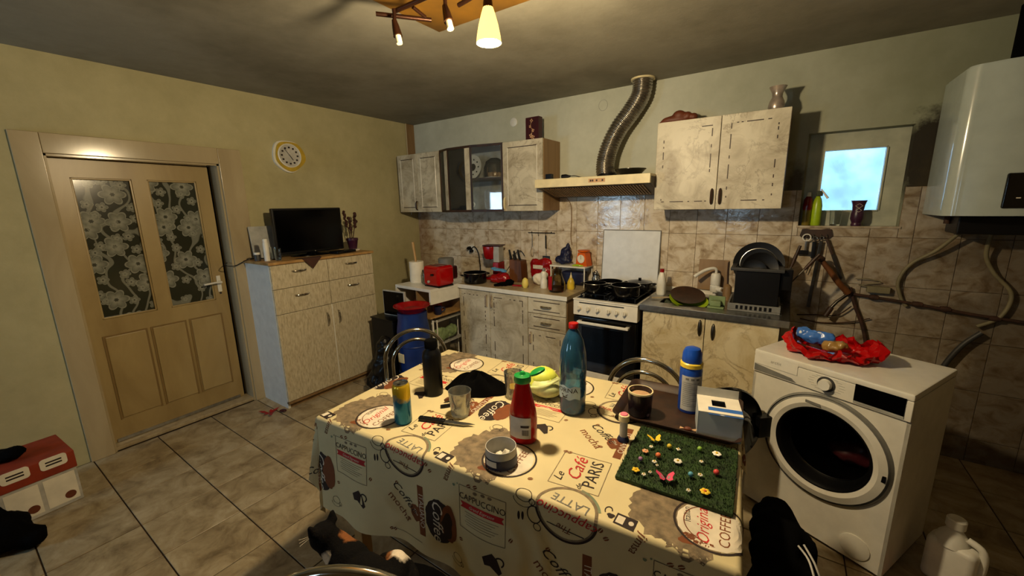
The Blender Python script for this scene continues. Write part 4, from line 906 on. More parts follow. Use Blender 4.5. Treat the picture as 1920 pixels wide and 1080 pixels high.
sg = thing('sponge_holder', 'sage green sponge holder on the sink edge below the tap', 'holder', (3.262, -0.44, SZ))
MB().box(-0.05, 0.05, -0.035, 0.035, 0, 0.012, 0.004).box(-0.05, 0.05, 0.022, 0.035, 0.012, 0.075, 0.004).build('tray', 'sage', sg); MB().box(-0.038, 0.03, -0.025, 0.018, 0.012, 0.05, 0.008).build('sponge', 'sage', sg)
pk = MB().tube([(0, 0, 0), (0.26, 0.10, 0.075)], 0.001, 4); pk = thing('wooden_paddle', 'pale flat wooden paddle lying from the cooker across the sink', 'paddle', (2.83, -0.40, SZ + 0.006), R(35))
MB().box(0.0, 0.14, -0.012, 0.012, 0, 0.010, 0.004).build('paddle_handle', 'worktop', pk); MB().box(0.14, 0.34, -0.03, 0.03, 0, 0.010, 0.004).build('paddle_blade', 'worktop', pk)
rb = thing('detergent_bottle', 'white bottle with red cap between cooker and sink', 'bottle', (2.845, -0.20, SZ))
MB().lathe([(0, 0), (0.030, 0), (0.034, 0.01), (0.033, 0.10), (0.024, 0.15), (0.014, 0.175), (0, 0.175)], sq=3).build('bottle_body', 'white_plastic', rb); MB().lathe([(0, 0.174), (0.016, 0.174), (0.015, 0.20), (0, 0.20)]).build('cap', 'red_plastic', rb)

# dish rack
dr = thing('dish_rack', 'black plastic dish drainer with grey slotted base on the draining board', 'dish rack', (3.47, -0.30, SZ), R(2))
MB().box(-0.145, 0.145, -0.165, 0.165, 0.0, 0.012, 0.004).box(-0.145, 0.145, -0.165, -0.155, 0.012, 0.05, 0.003).box(-0.145, -0.135, -0.155, 0.165, 0.012, 0.05).box(0.135, 0.145, -0.155, 0.165, 0.012, 0.05).build('drip_tray', 'grey_plastic', dr)
sl = None
for k in range(8):
    x = -0.098 + k * 0.026
    if sl is None: sl = MB().box(0, 0.014, -0.1675, -0.1645, 0.016, 0.04, 0.001, seg=1).build('tray_slot', 'black_plastic', dr, 0, (x, 0, 0))
    else: copy_child(sl, dr, (x, 0, 0))
MB().box(-0.115, 0.125, -0.15, -0.143, 0.05, 0.27, 0.003).box(-0.115, -0.108, -0.143, 0.15, 0.05, 0.27).box(0.118, 0.125, -0.143, 0.15, 0.05, 0.27).box(-0.115, 0.125, 0.143, 0.15, 0.05, 0.27).build('basket', 'black_plastic', dr)
MB().box(-0.145, 0.145, -0.165, -0.14, 0.262, 0.282, 0.004).box(-0.145, -0.115, -0.14, 0.15, 0.262, 0.282, 0.004).box(0.115, 0.145, -0.14, 0.15, 0.262, 0.282, 0.004).build('basket_rim', 'dark_grey', dr)
MB().box(0.127, 0.19, -0.12, -0.03, 0.15, 0.28, 0.006).build('cutlery_cup', 'black_plastic', dr)
def leaning_disc(name, label, loc, r, tilt, rz, mat, cat, ring=None):
    t = thing(name, label, cat, loc, rz); M_ = place(0, 0, r * math.cos(0) * 0.98, R(90) - tilt)
    MB().lathe([(0, 0), (r * 0.6, 0), (r * 0.97, 0.012), (r, 0.018), (r * 0.96, 0.017), (r * 0.6, 0.006), (0, 0.006)], n=40, M=M_).build('dish', mat, t)
    if ring: MB().tube([(r * ring * math.cos(a), r * ring * math.sin(a), 0.009) for a in [2 * PI * k / 40 for k in range(40)]], 0.003, 6, closed=True, M=M_).build('rim_line', 'steel', t)
    return t
leaning_disc('tray', 'large round black tray standing in the dish drainer', (3.47, -0.25, 1.02), 0.148, R(8), 0.0, 'black_plastic', 'tray', 0.72)
leaning_disc('pan_lid', 'dark lid with thin metal rim in front of the round black tray', (3.485, -0.33, 1.055), 0.10, R(12), 0.1, 'black_plastic', 'lid', 0.93)
leaning_disc('pan_lid', 'smaller dark lid with metal rim at the front of the drainer', (3.455, -0.375, 1.06), 0.075, R(14), -0.1, 'black_plastic', 'lid', 0.93)
for (dx, ln, lb) in ((0.0, 0.16, 'black handled spatula sticking out of the drainer cup'), (0.035, 0.13, 'black handled knife leaning right in the drainer cup')):
    t = thing('utensil', lb, 'utensil', (3.625 + dx, -0.36, 1.08)); d_ = Vector((0.25 + dx * 12, 0.05, 1)).normalized()
    MB().tube([d_ * 0.0, d_ * 0.10], 0.004, 8).build('shaft', 'dark_steel', t); MB().tube([d_ * 0.10, d_ * 0.14, d_ * (0.14 + ln * 0.6)], lambda q: 0.008 + 0.003 * math.sin(PI * q), 10).build('handle', 'wood_dark', t)

# ---------------------------------------------------------------- small things on the left worktop
pot('black_pot', 'speckled black enamel pot on the worktop by the toaster', (1.205, -0.46, CT), 0.108, 0.095, 'two', R(60))
cf = thing('coffee_maker', 'red drip coffee maker standing against the tiles', 'coffee maker', (1.235, -0.20, CT), R(12))
MB().box(-0.06, 0.085, -0.09, 0.09, 0, 0.03, 0.01).build('base', 'red_plastic', cf)
MB().box(0.02, 0.085, -0.075, 0.075, 0.03, 0.17, 0.008).build('water_tank', 'red_plastic', cf)
MB().lathe([(0, 0.20), (0.045, 0.20), (0.058, 0.22), (0.068, 0.31), (0.066, 0.322), (0, 0.326)], c=(-0.03, -0.01, 0), sq=3.2).build('filter_holder', 'red_plastic', cf)
MB().box(0.02, 0.085, -0.06, 0.06, 0.17, 0.33, 0.01).build('column', 'light_grey', cf)
MB().box(-0.09, 0.10, -0.07, 0.07, 0.325, 0.337, 0.005).build('lid', 'dark_red', cf)
MB().lathe([(0, 0.19), (0.012, 0.19), (0.015, 0.20), (0, 0.20)], c=(-0.03, -0.01, 0)).build('drip_spout', 'black_plastic', cf)
ts = thing('toaster', 'glossy red two-slot toaster on the corner cabinet', 'toaster', (1.0, -0.735, 0.8725), R(-4))
MB().box(-0.105, 0.105, -0.10, 0.10, 0.008, 0.19, 0.03, seg=4).build('housing', 'red_gloss', ts)
MB().box(-0.095, 0.095, -0.09, 0.09, 0, 0.01).build('feet_base', 'black_plastic', ts, 0)
MB().box(-0.075, 0.075, -0.045, -0.02, 0.186, 0.1915, 0.002).build('slot', 'black_plastic', ts); MB().box(-0.075, 0.075, 0.02, 0.045, 0.186, 0.1915, 0.002).build('slot', 'black_plastic', ts)
MB().cyl((-0.02, -0.10, 0.05), (-0.02, -0.112, 0.05), 0.012).build('dial', 'light_grey', ts); MB().box(0.02, 0.05, -0.118, -0.1, 0.11, 0.125, 0.003).build('lever', 'black_plastic', ts)
tg = blob('fruit_bag', [((0, 0, 0.045), (0.08, 0.05, 0.045)), ((0.05, -0.01, 0.05), (0.05, 0.045, 0.05)), ((-0.05, 0.0, 0.04), (0.05, 0.045, 0.04))], 'red_plastic', None, 0.009, (1.43, -0.37, CT + 0.001), 0.3, 2, (0.025, 0.03)); tag(tg, 'crumpled red plastic bag of food beside the coffee maker', 'bag')
bg = blob('blue_wrapper', [((0, 0, 0.0), (0.065, 0.04, 0.012)), ((-0.05, 0.01, 0.008), (0.035, 0.03, 0.012)), ((0.05, 0.0, -0.01), (0.035, 0.03, 0.014))], 'light_blue', None, 0.006, (1.415, -0.37, CT + 0.125), 0.2, 2, (0.015, 0.02)); tag(bg, 'light blue wrapper lying on the red food bag', 'wrapper')
kb_ = thing('knife_block', 'dark wooden knife block with black handled knives', 'knife block', (1.515, -0.20, CT), R(6))
MB().prism([(-0.055, 0.0), (0.055, 0.0), (0.075, 0.0), (0.065, 0.20), (-0.055, 0.21)], -0.06, 0.06, M=Matrix(((1, 0, 0, 0), (0, 0, -1, 0), (0, 1, 0, 0), (0, 0, 0, 1)))).build('block', 'wood_brown', kb_)
for (x, y, l_) in ((-0.045, -0.02, 0.10), (-0.02, 0.025, 0.085), (0.0, -0.03, 0.06), (0.03, 0.01, 0.10)):
    MB().tube([(x, y, 0.19), (x - 0.012, y, 0.22), (x - 0.028, y - 0.004, 0.20 + l_)], lambda q: 0.009 + 0.003 * math.sin(PI * q), 10).build('knife_handle', 'black_plastic', kb_)
rbag = thing('coffee_bag', 'red printed food bag propped against the tiles', 'bag', (1.73, -0.13, CT), R(-4))
blob('bag_body', [((0, 0, 0.10), (0.12, 0.045, 0.10)), ((0.05, 0, 0.18), (0.08, 0.03, 0.05)), ((-0.06, 0.0, 0.16), (0.06, 0.03, 0.06))], 'red_plastic', rbag, 0.010, None, 0, 2, (0.02, 0.04))
MB().box(-0.05, 0.06, -0.056, -0.050, 0.13, 0.165, 0.002).build('white_print', 'ink_white', rbag, 0)
wbag = blob('sugar_bag', [((0, 0, 0.055), (0.07, 0.04, 0.055)), ((0.04, 0, 0.09), (0.04, 0.03, 0.03))], 'paper_white', None, 0.009, (1.80, -0.27, CT + 0.001), 0.2, 2, (0.02, 0.03)); tag(wbag, 'crumpled white paper bag in front of the red food bag', 'bag')
def bottle(name, label, loc, prof, mat, cap, capprof, cat='bottle'):
    t = thing(name, label, cat, loc); MB().lathe(prof).build('bottle_body', mat, t); MB().lathe(capprof).build('cap', cap, t); return t
bottle('squeeze_bottle', 'white squeeze bottle with grey top on the worktop', (1.90, -0.37, CT), [(0, 0), (0.028, 0), (0.03, 0.006), (0.03, 0.07), (0.024, 0.085), (0.028, 0.10), (0.026, 0.135), (0.014, 0.15), (0, 0.15)], 'white_plastic', 'grey_plastic', [(0, 0.149), (0.015, 0.149), (0.012, 0.175), (0, 0.175)])
jr2 = thing('glass_jug', 'brown tinted glass jug with a red stripe label', 'jug', (2.065, -0.44, CT))
MB().lathe([(0, 0), (0.062, 0), (0.068, 0.01), (0.066, 0.08), (0.045, 0.14), (0.040, 0.175), (0.044, 0.185), (0.040, 0.185), (0.036, 0.175), (0.041, 0.14), (0.062, 0.08), (0.064, 0.012), (0, 0.008)], n=32).build('jug_body', 'jar_glass', jr2)
MB().lathe([(0, 0.009), (0.060, 0.012), (0.060, 0.045), (0, 0.045)], n=32).build('contents', 'wood_brown', jr2)
MB().box(-0.045, -0.012, -0.068, -0.058, 0.02, 0.135, 0.003, M=place(0, 0, 0, R(0), 0, 0)).build('stripe_label', 'red_plastic', jr2)
sb_ = thing('soap_bottle', 'small yellow pump bottle in front of the white rack', 'bottle', (2.125, -0.30, CT)); MB().lathe([(0, 0), (0.028, 0), (0.032, 0.01), (0.031, 0.06), (0.02, 0.085), (0.011, 0.10), (0, 0.10)]).build('bottle_body', 'yellow_plastic', sb_); MB().lathe([(0, 0.10), (0.012, 0.10), (0.008, 0.118), (0.004, 0.125), (0.003, 0.145), (0, 0.145)]).build('nozzle', 'cream_plastic', sb_)
rk = thing('counter_rack', 'small white shelf rack standing on the worktop', 'rack', (1.865, -0.205, CT))
MB().box(0, 0.345, 0, 0.185, 0.165, 0.18, 0.004).build('shelf_top', 'white_plastic', rk)
for (x, y) in ((0.01, 0.01), (0.335, 0.01), (0.01, 0.175), (0.335, 0.175)): MB().cyl((x, y, 0), (x, y, 0.166), 0.006, n=10).build('leg', 'white_plastic', rk)
kd = thing('kitchen_scale', 'orange kitchen scale with round white dial on the rack', 'scale', (2.155, -0.11, CT + 0.1805), R(-10))
MB().prism([(-0.06, 0), (0.06, 0), (0.035, 0.115), (-0.035, 0.115)], -0.04, 0.04, M=Matrix(((1, 0, 0, 0), (0, 0, -1, 0), (0, 1, 0, 0), (0, 0, 0, 1)))).build('scale_body', 'orange_plastic', kd)
MB().lathe([(0.02, 0.115), (0.05, 0.122), (0.055, 0.135), (0.05, 0.135), (0.0, 0.124)]).build('pan_holder', 'orange_plastic', kd)
MB().cyl((0, -0.040, 0.062), (0, -0.046, 0.062), 0.036, n=28).build('dial', 'paper_white', kd); MB().box(-0.0012, 0.0012, -0.0475, -0.046, 0.058, 0.092).build('pointer', 'ink_dark', kd, 0)
pbg = blob('plastic_bag', [((0, 0, 0.04), (0.085, 0.045, 0.04)), ((0.02, 0, 0.10), (0.05, 0.035, 0.06)), ((0.045, 0.0, 0.15), (0.022, 0.02, 0.04))], 'navy', None, 0.009, (1.96, -0.115, CT + 0.181), 0.0, 2, (0.03, 0.03)); tag(pbg, 'dark crumpled plastic bag upright on the white rack', 'bag')
tag(MB().tube(catmull([(0, 0, 0), (0.03, 0.01, 0.004), (0.07, -0.005, 0.006), (0.10, 0.01, 0.003)], 4), lambda t: 0.004 + 0.006 * math.sin(PI * t), 8).build('yellow_clip', 'lime', None, 38, (2.08, -0.188, CT + 0.1845)), 'yellow green clip lying on the rack edge', 'clip')
foil = blob('foil_packet', [((0, 0, 0.05), (0.035, 0.03, 0.05)), ((0.0, 0.0, 0.10), (0.025, 0.02, 0.04))], 'steel', None, 0.007, (2.255, -0.075, CT + 0.001), 0, 1, (0.03, 0.02)); tag(foil, 'crinkled silver foil packet between rack and cooker lid', 'packet')
nvb = MB().box(-0.11, 0.11, -0.05, 0.05, 0, 0.12, 0.02, seg=3).build('storage_tin', 'navy', None, 38, (2.06, -0.09, CT)); tag(nvb, 'dark blue storage tin underneath the white rack', 'tin')
tag(MB().lathe([(0, 0), (0.018, 0), (0.028, 0.02), (0.030, 0.045), (0.022, 0.075), (0.008, 0.088), (0, 0.09)]).build('lemon', 'lemon', None, 50, (1.752, -0.44, CT)), 'pale yellow lemon standing near the worktop edge', 'lemon')
tag(MB().box(-0.045, 0.045, -0.016, 0.016, 0, 0.014, 0.006).build('red_peeler', 'red_plastic', None, 38, (1.655, -0.42, CT), R(12)), 'flat red plastic clip on the worktop beside the lemon', 'clip')
ov = blob('oven_glove', [((0, 0, 0.018), (0.055, 0.03, 0.018)), ((0.055, 0.03, 0.03), (0.045, 0.03, 0.03)), ((-0.05, -0.025, 0.012), (0.03, 0.022, 0.012))], 'black_matte', None, 0.007, (1.535, -0.475, CT + 0.001), 0.3, 2, (0.012, 0.02)); tag(ov, 'crumpled black oven glove at the worktop edge', 'glove')
tag(MB().tube(catmull([(1.33, -0.26, CT + 0.01), (1.37, -0.15, CT + 0.10), (1.40, -0.06, CT + 0.24), (1.45, -0.04, CT + 0.27), (1.49, -0.03, CT + 0.22)], 6), 0.004, 6).build('power_cable', 'black_plastic', None), 'black cable looping up the tiles behind the knife block', 'cable')
tag(MB().tube(catmull([(0.80, -0.03, 1.12), (0.86, -0.04, 1.16), (0.93, -0.06, 1.10), (0.98, -0.10, 0.98), (1.05, -0.18, 0.91), (1.12, -0.22, 0.885)], 6), 0.005, 6).build('power_cable', 'black_plastic', None), 'black cable arching from the socket to the black pot', 'cable')
sk_ = thing('wall_socket', 'socket with black plugs on the tiles above the toaster', 'socket', (0.80, -0.010, 1.13)); MB().box(-0.04, 0.04, -0.012, 0, -0.04, 0.04, 0.004).build('plate', 'white_plastic', sk_); MB().lathe([(0, 0), (0.02, 0), (0.018, 0.03), (0.008, 0.05), (0, 0.05)], M=place(-0.015, -0.012, 0.01, R(90))).build('plug', 'black_plastic', sk_); MB().lathe([(0, 0), (0.018, 0), (0.014, 0.035), (0, 0.04)], M=place(0.015, -0.012, -0.02, R(90))).build('plug', 'black_plastic', sk_)
# utensil rail
ur = thing('utensil_rail', 'small metal hook rail on the tiles above the knife block', 'rail', (1.545, -0.010, 1.322)); MB().tube([(-0.015, -0.012, 0), (0.275, -0.012, 0)], 0.004, 8).cyl((0.02, 0, 0.008), (0.02, -0.012, 0), 0.005, n=8).cyl((0.235, 0, 0.008), (0.235, -0.012, 0), 0.005, n=8).build('rail', 'dark_steel', ur)
for x in (0.03, 0.10, 0.18): MB().tube(catmull([(x, -0.012, 0.004), (x, -0.020, -0.01), (x, -0.016, -0.028), (x, -0.008, -0.02)], 4), 0.002, 6).build('hook', 'dark_steel', ur)
tu = thing('turner', 'black handled slotted turner hanging from the rail', 'utensil', (1.725, -0.024, 1.295)); MB().tube([(0, 0, 0), (0.002, 0, -0.12)], lambda t: 0.007 + 0.003 * math.sin(PI * t), 10).build('handle', 'black_plastic', tu); MB().tube([(0.002, 0, -0.12), (0.005, 0, -0.19)], 0.003, 8).build('shaft', 'steel', tu); MB().box(-0.035, 0.045, -0.002, 0.002, -0.26, -0.19, 0.001).build('blade', 'dark_steel', tu)
ld_ = thing('whisk', 'thin metal whisk hanging at the left of the rail', 'utensil', (1.575, -0.024, 1.295)); MB().tube([(0, 0, 0), (0.0, 0, -0.10)], 0.004, 8).build('shaft', 'steel', ld_); MB().tube(catmull([(0, 0, -0.10), (-0.018, 0, -0.16), (0, 0, -0.205), (0.018, 0, -0.16)], 6, True), 0.0015, 5, closed=True).build('loop', 'steel', ld_)

# ---------------------------------------------------------------- clutter in the corner left of the worktop
cc = thing('corner_cabinet', 'low white open cabinet in the corner carrying the toaster', 'cabinet', (0.585, -0.90, 0), R(-3))
MB().box(0.0, 0.49, 0, 0.42, 0.845, 0.872, 0.003).build('top_board', 'white_lacquer', cc)
MB().box(0.472, 0.49, 0.0, 0.42, 0.735, 0.845).build('side_panel', 'white_lacquer', cc, 0); MB().box(0.0, 0.018, 0.0, 0.42, 0.0, 0.845).build('side_panel', 'white_lacquer', cc, 0)
MB().box(0.018, 0.472, 0.40, 0.42, 0.585, 0.845).build('back_panel', 'wood_side', cc, 0); MB().box(0.018, 0.472, 0.0, 0.40, 0.60, 0.616).build('shelf', 'wood_light', cc, 0); MB().box(0.018, 0.20, 0.0, 0.40, 0.02, 0.036).build('shelf', 'wood_light', cc, 0); MB().cyl((0.478, 0.02, 0), (0.478, 0.02, 0.586), 0.010, n=10).build('leg', 'white_lacquer', cc); MB().box(0.28, 0.296, 0.01, 0.40, 0.616, 0.845).build('divider', 'wood_side', cc, 0)
pr = thing('paper_roll', 'thick white paper towel roll with a wooden spoon in its core', 'paper roll', (0.675, -0.70, 0.8725)); MB().lathe([(0.018, 0), (0.068, 0), (0.069, 0.004), (0.069, 0.196), (0.067, 0.2), (0.018, 0.2), (0.018, 0.0)], n=32).build('roll', 'paper_white', pr); MB().tube([(0.01, 0, 0.03), (-0.02, 0.01, 0.22), (-0.055, 0.02, 0.38)], lambda t: 0.008 + 0.006 * t, 10).build('wooden_spoon', 'wood_light', pr)
jp = thing('pickle_jar', 'jar of pale pickles between paper roll and toaster', 'jar', (0.815, -0.72, 0.8725)); MB().lathe([(0, 0), (0.036, 0), (0.038, 0.006), (0.038, 0.10), (0.03, 0.115), (0, 0.115)]).build('jar_body', 'jar_pickles', jp); MB().lathe([(0, 0.115), (0.032, 0.115), (0.032, 0.13), (0, 0.13)]).build('lid', 'dark_steel', jp)
dk = thing('coffee_grinder', 'dark appliance with a clear lid behind the toaster', 'appliance', (0.80, -0.42, 0.872)); MB().box(-0.09, 0.09, -0.07, 0.07, 0, 0.13, 0.015).build('base', 'dark_red', dk); MB().lathe([(0, 0.13), (0.075, 0.13), (0.08, 0.20), (0.07, 0.21), (0, 0.21)]).build('clear_lid', 'grey_plastic', dk)
MB().box(0.05, 0.30, 0.42, 0.60, 0.845, 0.872, 0.003).box(0.05, 0.07, 0.42, 0.60, 0.0, 0.845).build('rear_shelf', 'white_lacquer', cc)
mo = thing('monitor', 'old black monitor leaning beside the sideboard', 'monitor', (0.72, -1.03, 0.6145), R(4)); MB().box(-0.135, 0.135, -0.012, 0.012, 0.0, 0.235, 0.005).build('housing', 'light_grey', mo); MB().box(-0.125, 0.125, -0.0145, -0.012, 0.012, 0.225).build('screen', 'screen_black', mo, 0)
cr = thing('black_crate', 'black crate standing on the floor below the old monitor', 'crate', (0.68, -1.06, 0)); MB().box(-0.15, 0.15, -0.10, 0.10, 0.0, 0.60, 0.012).build('crate_body', 'black_plastic', cr); MB().box(-0.155, 0.155, -0.105, 0.105, 0.60, 0.614, 0.004).build('crate_rim', 'black_plastic', cr)
rt = thing('red_tub', 'shallow red plastic tub on top of the blue barrel', 'tub', (1.0, -1.08, 0.705)); MB().lathe([(0, 0), (0.10, 0), (0.145, 0.05), (0.155, 0.052), (0.155, 0.058), (0.142, 0.056), (0.098, 0.006), (0, 0.006)], n=36).build('tub_body', 'red_plastic', rt); MB().lathe([(0, 0.008), (0.095, 0.008), (0.07, 0.03), (0, 0.035)]).build('crumpled_cloth', 'red_cloth', rt)
bb = thing('blue_barrel', 'blue plastic barrel standing on the floor near the corner', 'barrel', (1.0, -1.08, 0)); MB().lathe([(0, 0), (0.12, 0), (0.125, 0.02), (0.14, 0.10), (0.14, 0.54), (0.125, 0.64), (0.125, 0.704), (0, 0.704)], n=40).build('barrel_body', 'barrel_blue', bb)
for z in (0.18, 0.42): MB().tube([(0.141 * math.cos(a), 0.141 * math.sin(a), z) for a in [2 * PI * k / 40 for k in range(40)]], 0.006, 8, closed=True).build('hoop', 'barrel_blue', bb)
MB().box(-0.05, 0.02, -0.146, -0.13, 0.28, 0.36, 0.004).build('label', 'cream_plastic', bb)
wr_ = thing('wire_rack', 'narrow white wire rack of vegetables beside the base cabinet', 'rack', (0.99, -0.66, 0.0))
for (x, y) in ((0.0, -0.19), (0.0, 0.16), (0.068, -0.19), (0.068, 0.16)): MB().cyl((x, y, 0), (x, y, 0.575), 0.006, n=8).build('upright', 'white_plastic', wr_)
for z in (0.08, 0.33, 0.555): MB().box(-0.004, 0.072, -0.196, 0.166, z, z + 0.008).build('rack_shelf', 'light_grey', wr_, 0)
vg = blob('leafy_greens', [((0, -0.08, 0.07), (0.05, 0.09, 0.06)), ((0.0, 0.05, 0.08), (0.05, 0.08, 0.06)), ((0.01, -0.12, 0.12), (0.03, 0.07, 0.03))], 'sage', None, 0.011, (1.025, -0.69, 0.339), 0, 2, (0.04, 0.04)); tag(vg, 'bunch of pale green leaves on the wire rack', 'vegetables')
wbg = blob('white_bag', [((0, 0, 0.09), (0.11, 0.10, 0.09)), ((0.06, 0.02, 0.13), (0.06, 0.06, 0.05))], 'paper_white', None, 0.012, (1.24, -0.86, 0.001), 0, 2, (0.05, 0.05)); tag(wbg, 'scrunched white plastic bag on the floor by the base cabinet', 'bag')
gt = thing('guitar_case', 'narrow black upright case leaning behind the sideboard', 'case', (0.36, -0.93, 0)); MB().prism([(-0.05, 0), (0.06, 0), (0.045, 0.25), (0.02, 0.52), (-0.02, 0.52), (-0.04, 0.25)], -0.04, 0.04, M=Matrix(((1, 0, 0, 0), (0, 0, -1, 0), (0, 1, 0, 0), (0, 0, 0, 1)))).build('case_body', 'black_plastic', gt); MB().tube(catmull([(0.055, -0.03, 0.2), (0.085, -0.03, 0.24), (0.05, -0.03, 0.29)], 4), 0.006, 8).build('carry_handle', 'black_plastic', gt)
tag(blob('bin_bag', [((0, 0, 0.20), (0.12, 0.10, 0.20)), ((0.02, 0.01, 0.42), (0.08, 0.07, 0.10)), ((-0.04, -0.02, 0.12), (0.12, 0.10, 0.12))], 'black_plastic', None, 0.014, (0.86, -1.31, 0.001), 0, 2, (0.05, 0.06)), 'black bin bag slumped in front of the blue barrel', 'bag')
mug('mug', 'dark blue mug on the open shelf under the toaster', (1.03, -0.80, 0.6165), 0.035, 0.075, 1.0, 'navy', None, 'navy')
for (x, lb, mt, hh) in ((0.945, 'orange food carton on the open shelf under the toaster', 'orange_card', 0.09), (0.70, 'brown food packet in the open corner cabinet', 'orange_card', 0.10), (0.80, 'pale food packet in the open corner cabinet', 'paper_white', 0.12)): tag(MB().box(-0.035, 0.035, -0.03, 0.03, 0, hh, 0.006).build('food_packet', mt, None, 38, (x, -0.72, 0.6165)), lb, 'packet')

# ---------------------------------------------------------------- things on the window sill
SL = WZ0 + 0.0025
w_ = thing('syrup_bottle', 'red and amber bottle with white top on the window sill', 'bottle', (3.705, 0.03, SL))
two_band('syrup', (120, 104, 40), (110, 12, 16), 0.10, 0.006, 0.2)
MB().lathe([(0, 0), (0.022, 0), (0.024, 0.006), (0.024, 0.09), (0.027, 0.12), (0.024, 0.17), (0.012, 0.19), (0, 0.19)]).build('bottle_body', 'syrup', w_); MB().lathe([(0, 0.19), (0.013, 0.19), (0.011, 0.215), (0, 0.217)]).build('cap', 'white_plastic', w_)
w_ = thing('trigger_bottle', 'pale yellow green trigger spray bottle on the window sill', 'bottle', (3.757, 0.035, SL))
MB().lathe([(0, 0), (0.026, 0), (0.028, 0.006), (0.028, 0.13), (0.020, 0.17), (0.011, 0.19), (0, 0.19)]).build('bottle_body', 'lime', w_); MB().box(-0.012, 0.022, -0.010, 0.010, 0.19, 0.225, 0.005).build('trigger_head', 'dark_green', w_); MB().tube([(0.01, -0.005, 0.235), (0.05, -0.015, 0.175)], lambda t: 0.004 + 0.003 * t, 8).build('lever', 'white_plastic', w_)
tumbler('drinking_glass', 'clear drinking glass standing on the window sill', (3.86, 0.02, SL), 0.028, 0.034, 0.10)
w_ = thing('vase', 'dark purple etched glass vase on the window sill', 'vase', (3.965, 0.01, SL))
MB().lathe([(0, 0), (0.026, 0), (0.028, 0.008), (0.024, 0.02), (0.034, 0.045), (0.033, 0.075), (0.029, 0.10), (0.032, 0.13), (0.040, 0.158), (0.037, 0.158), (0.026, 0.12), (0, 0.10)], n=32).build('vase_body', 'purple_pot', w_)
e = MB()
for (z, s) in ((0.125, 1.0), (0.098, 0.8)):
    e.tube([(0.018 * s, -0.0335, z), (0, -0.0335, z + 0.014 * s), (-0.018 * s, -0.0335, z), (0, -0.0335, z - 0.014 * s)], 0.0014, 5, closed=True)
e.build('etched_diamonds', 'ink_white', w_)

# ---------------------------------------------------------------- tools hanging under the sill
hk = thing('hook_board', 'dark wooden hook board on the tiles under the window', 'hook board', (3.765, -0.010, 1.365))
MB().prism([(-0.085, -0.02), (-0.07, -0.035), (0.075, -0.035), (0.09, -0.015), (0.08, 0.025), (0.055, 0.028), (0.03, 0.022), (-0.03, 0.022), (-0.055, 0.028), (-0.075, 0.024)][::-1], 0, 0.012, M=place(0, 0, 0, R(90))).build('board', 'wood_dark', hk)
for x in (-0.045, -0.01, 0.03, 0.06): MB().tube(catmull([(x, -0.012, -0.01), (x, -0.026, -0.016), (x, -0.026, -0.03), (x, -0.018, -0.036)], 4), 0.0025, 6).build('hook', 'steel', hk)
def hang(name, label, x, z, parts):
    t = thing(name, label, 'utensil', (x, -0.038, z))
    for (nm, b, mt) in parts: b.build(nm, mt, t)
ring = lambda r, z: MB().tube([(r * math.cos(a), 0, z + r * math.sin(a)) for a in [2 * PI * k / 20 for k in range(20)]], 0.004, 6, closed=True)
hang('tin_opener', 'hanging tin opener with a white ring handle', 3.72, 1.335, (('ring_handle', ring(0.022, 0.0), 'white_plastic'), ('arm', MB().box(-0.006, 0.006, -0.002, 0.002, -0.09, -0.02, 0.001), 'steel'), ('head', MB().box(-0.045, 0.02, -0.006, 0.006, -0.115, -0.085, 0.003), 'black_plastic')))
hang('corkscrew', 'black and steel corkscrew hanging beside the tin opener', 3.765, 1.33, (('ring_handle', ring(0.012, 0.0), 'steel'), ('body', MB().box(-0.012, 0.012, -0.008, 0.008, -0.13, -0.02, 0.004), 'black_plastic'), ('screw', MB().tube([(0, 0, -0.13), (-0.015, 0, -0.19), (-0.025, 0, -0.235)], lambda t: 0.005 - 0.003 * t, 8), 'dark_steel')))
hang('sharpening_steel', 'long dark sharpening steel hanging under the hook board', 3.80, 1.335, (('blade', MB().box(-0.010, 0.010, -0.003, 0.003, -0.47, -0.02, 0.002, M=Matrix.Rotation(R(3), 4, 'Y')), 'dark_steel'), ('grip', ring(0.01, 0.0), 'steel')))
hang('kitchen_knife', 'dark kitchen knife hanging tilted at the right hook', 3.825, 1.33, (('handle', MB().box(-0.008, 0.008, -0.005, 0.005, -0.11, 0.0, 0.003, M=Matrix.Rotation(R(-22), 4, 'Y')), 'wood_dark'), ('blade', MB().prism([(-0.009, -0.29), (0.009, -0.27), (0.010, -0.11), (-0.008, -0.11)], -0.001, 0.001, M=Matrix.Rotation(R(-22), 4, 'Y') @ Matrix.Rotation(R(90), 4, 'X')), 'dark_steel')))

# ---------------------------------------------------------------- boiler and pipes
bo = thing('gas_boiler', 'white rounded wall boiler with a black control display', 'boiler', (4.255, -0.012, 1.486)); BW, BH, BD = 0.44, 0.70, 0.385
rr = [(0, 0)] + [(0, -BD + 0.06)] + [(0.06 - 0.06 * math.cos(a), -BD + 0.06 - 0.06 * math.sin(a) * 0.9) for a in [PI / 2 * k / 8 for k in range(1, 9)]] + [(BW * t, -BD + 0.006 - 0.028 * math.sin(PI * t)) for t in (0.25, 0.5, 0.75)] + [(BW - 0.06 + 0.06 * math.sin(a), -BD + 0.06 - 0.06 * math.cos(a) * 0.9) for a in [PI / 2 * k / 8 for k in range(0, 9)]] + [(BW, 0)]
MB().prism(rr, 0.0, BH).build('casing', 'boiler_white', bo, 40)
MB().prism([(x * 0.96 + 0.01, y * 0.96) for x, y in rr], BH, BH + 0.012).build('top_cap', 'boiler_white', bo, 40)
MB().box(0.185, 0.31, -BD - 0.030, -BD - 0.012, 0.035, 0.20, 0.008).build('display', 'black_gloss', bo)
MB().box(0.225, 0.24, -BD - 0.0312, -BD - 0.030, 0.082, 0.087).build('indicator', 'ink_white', bo, 0)
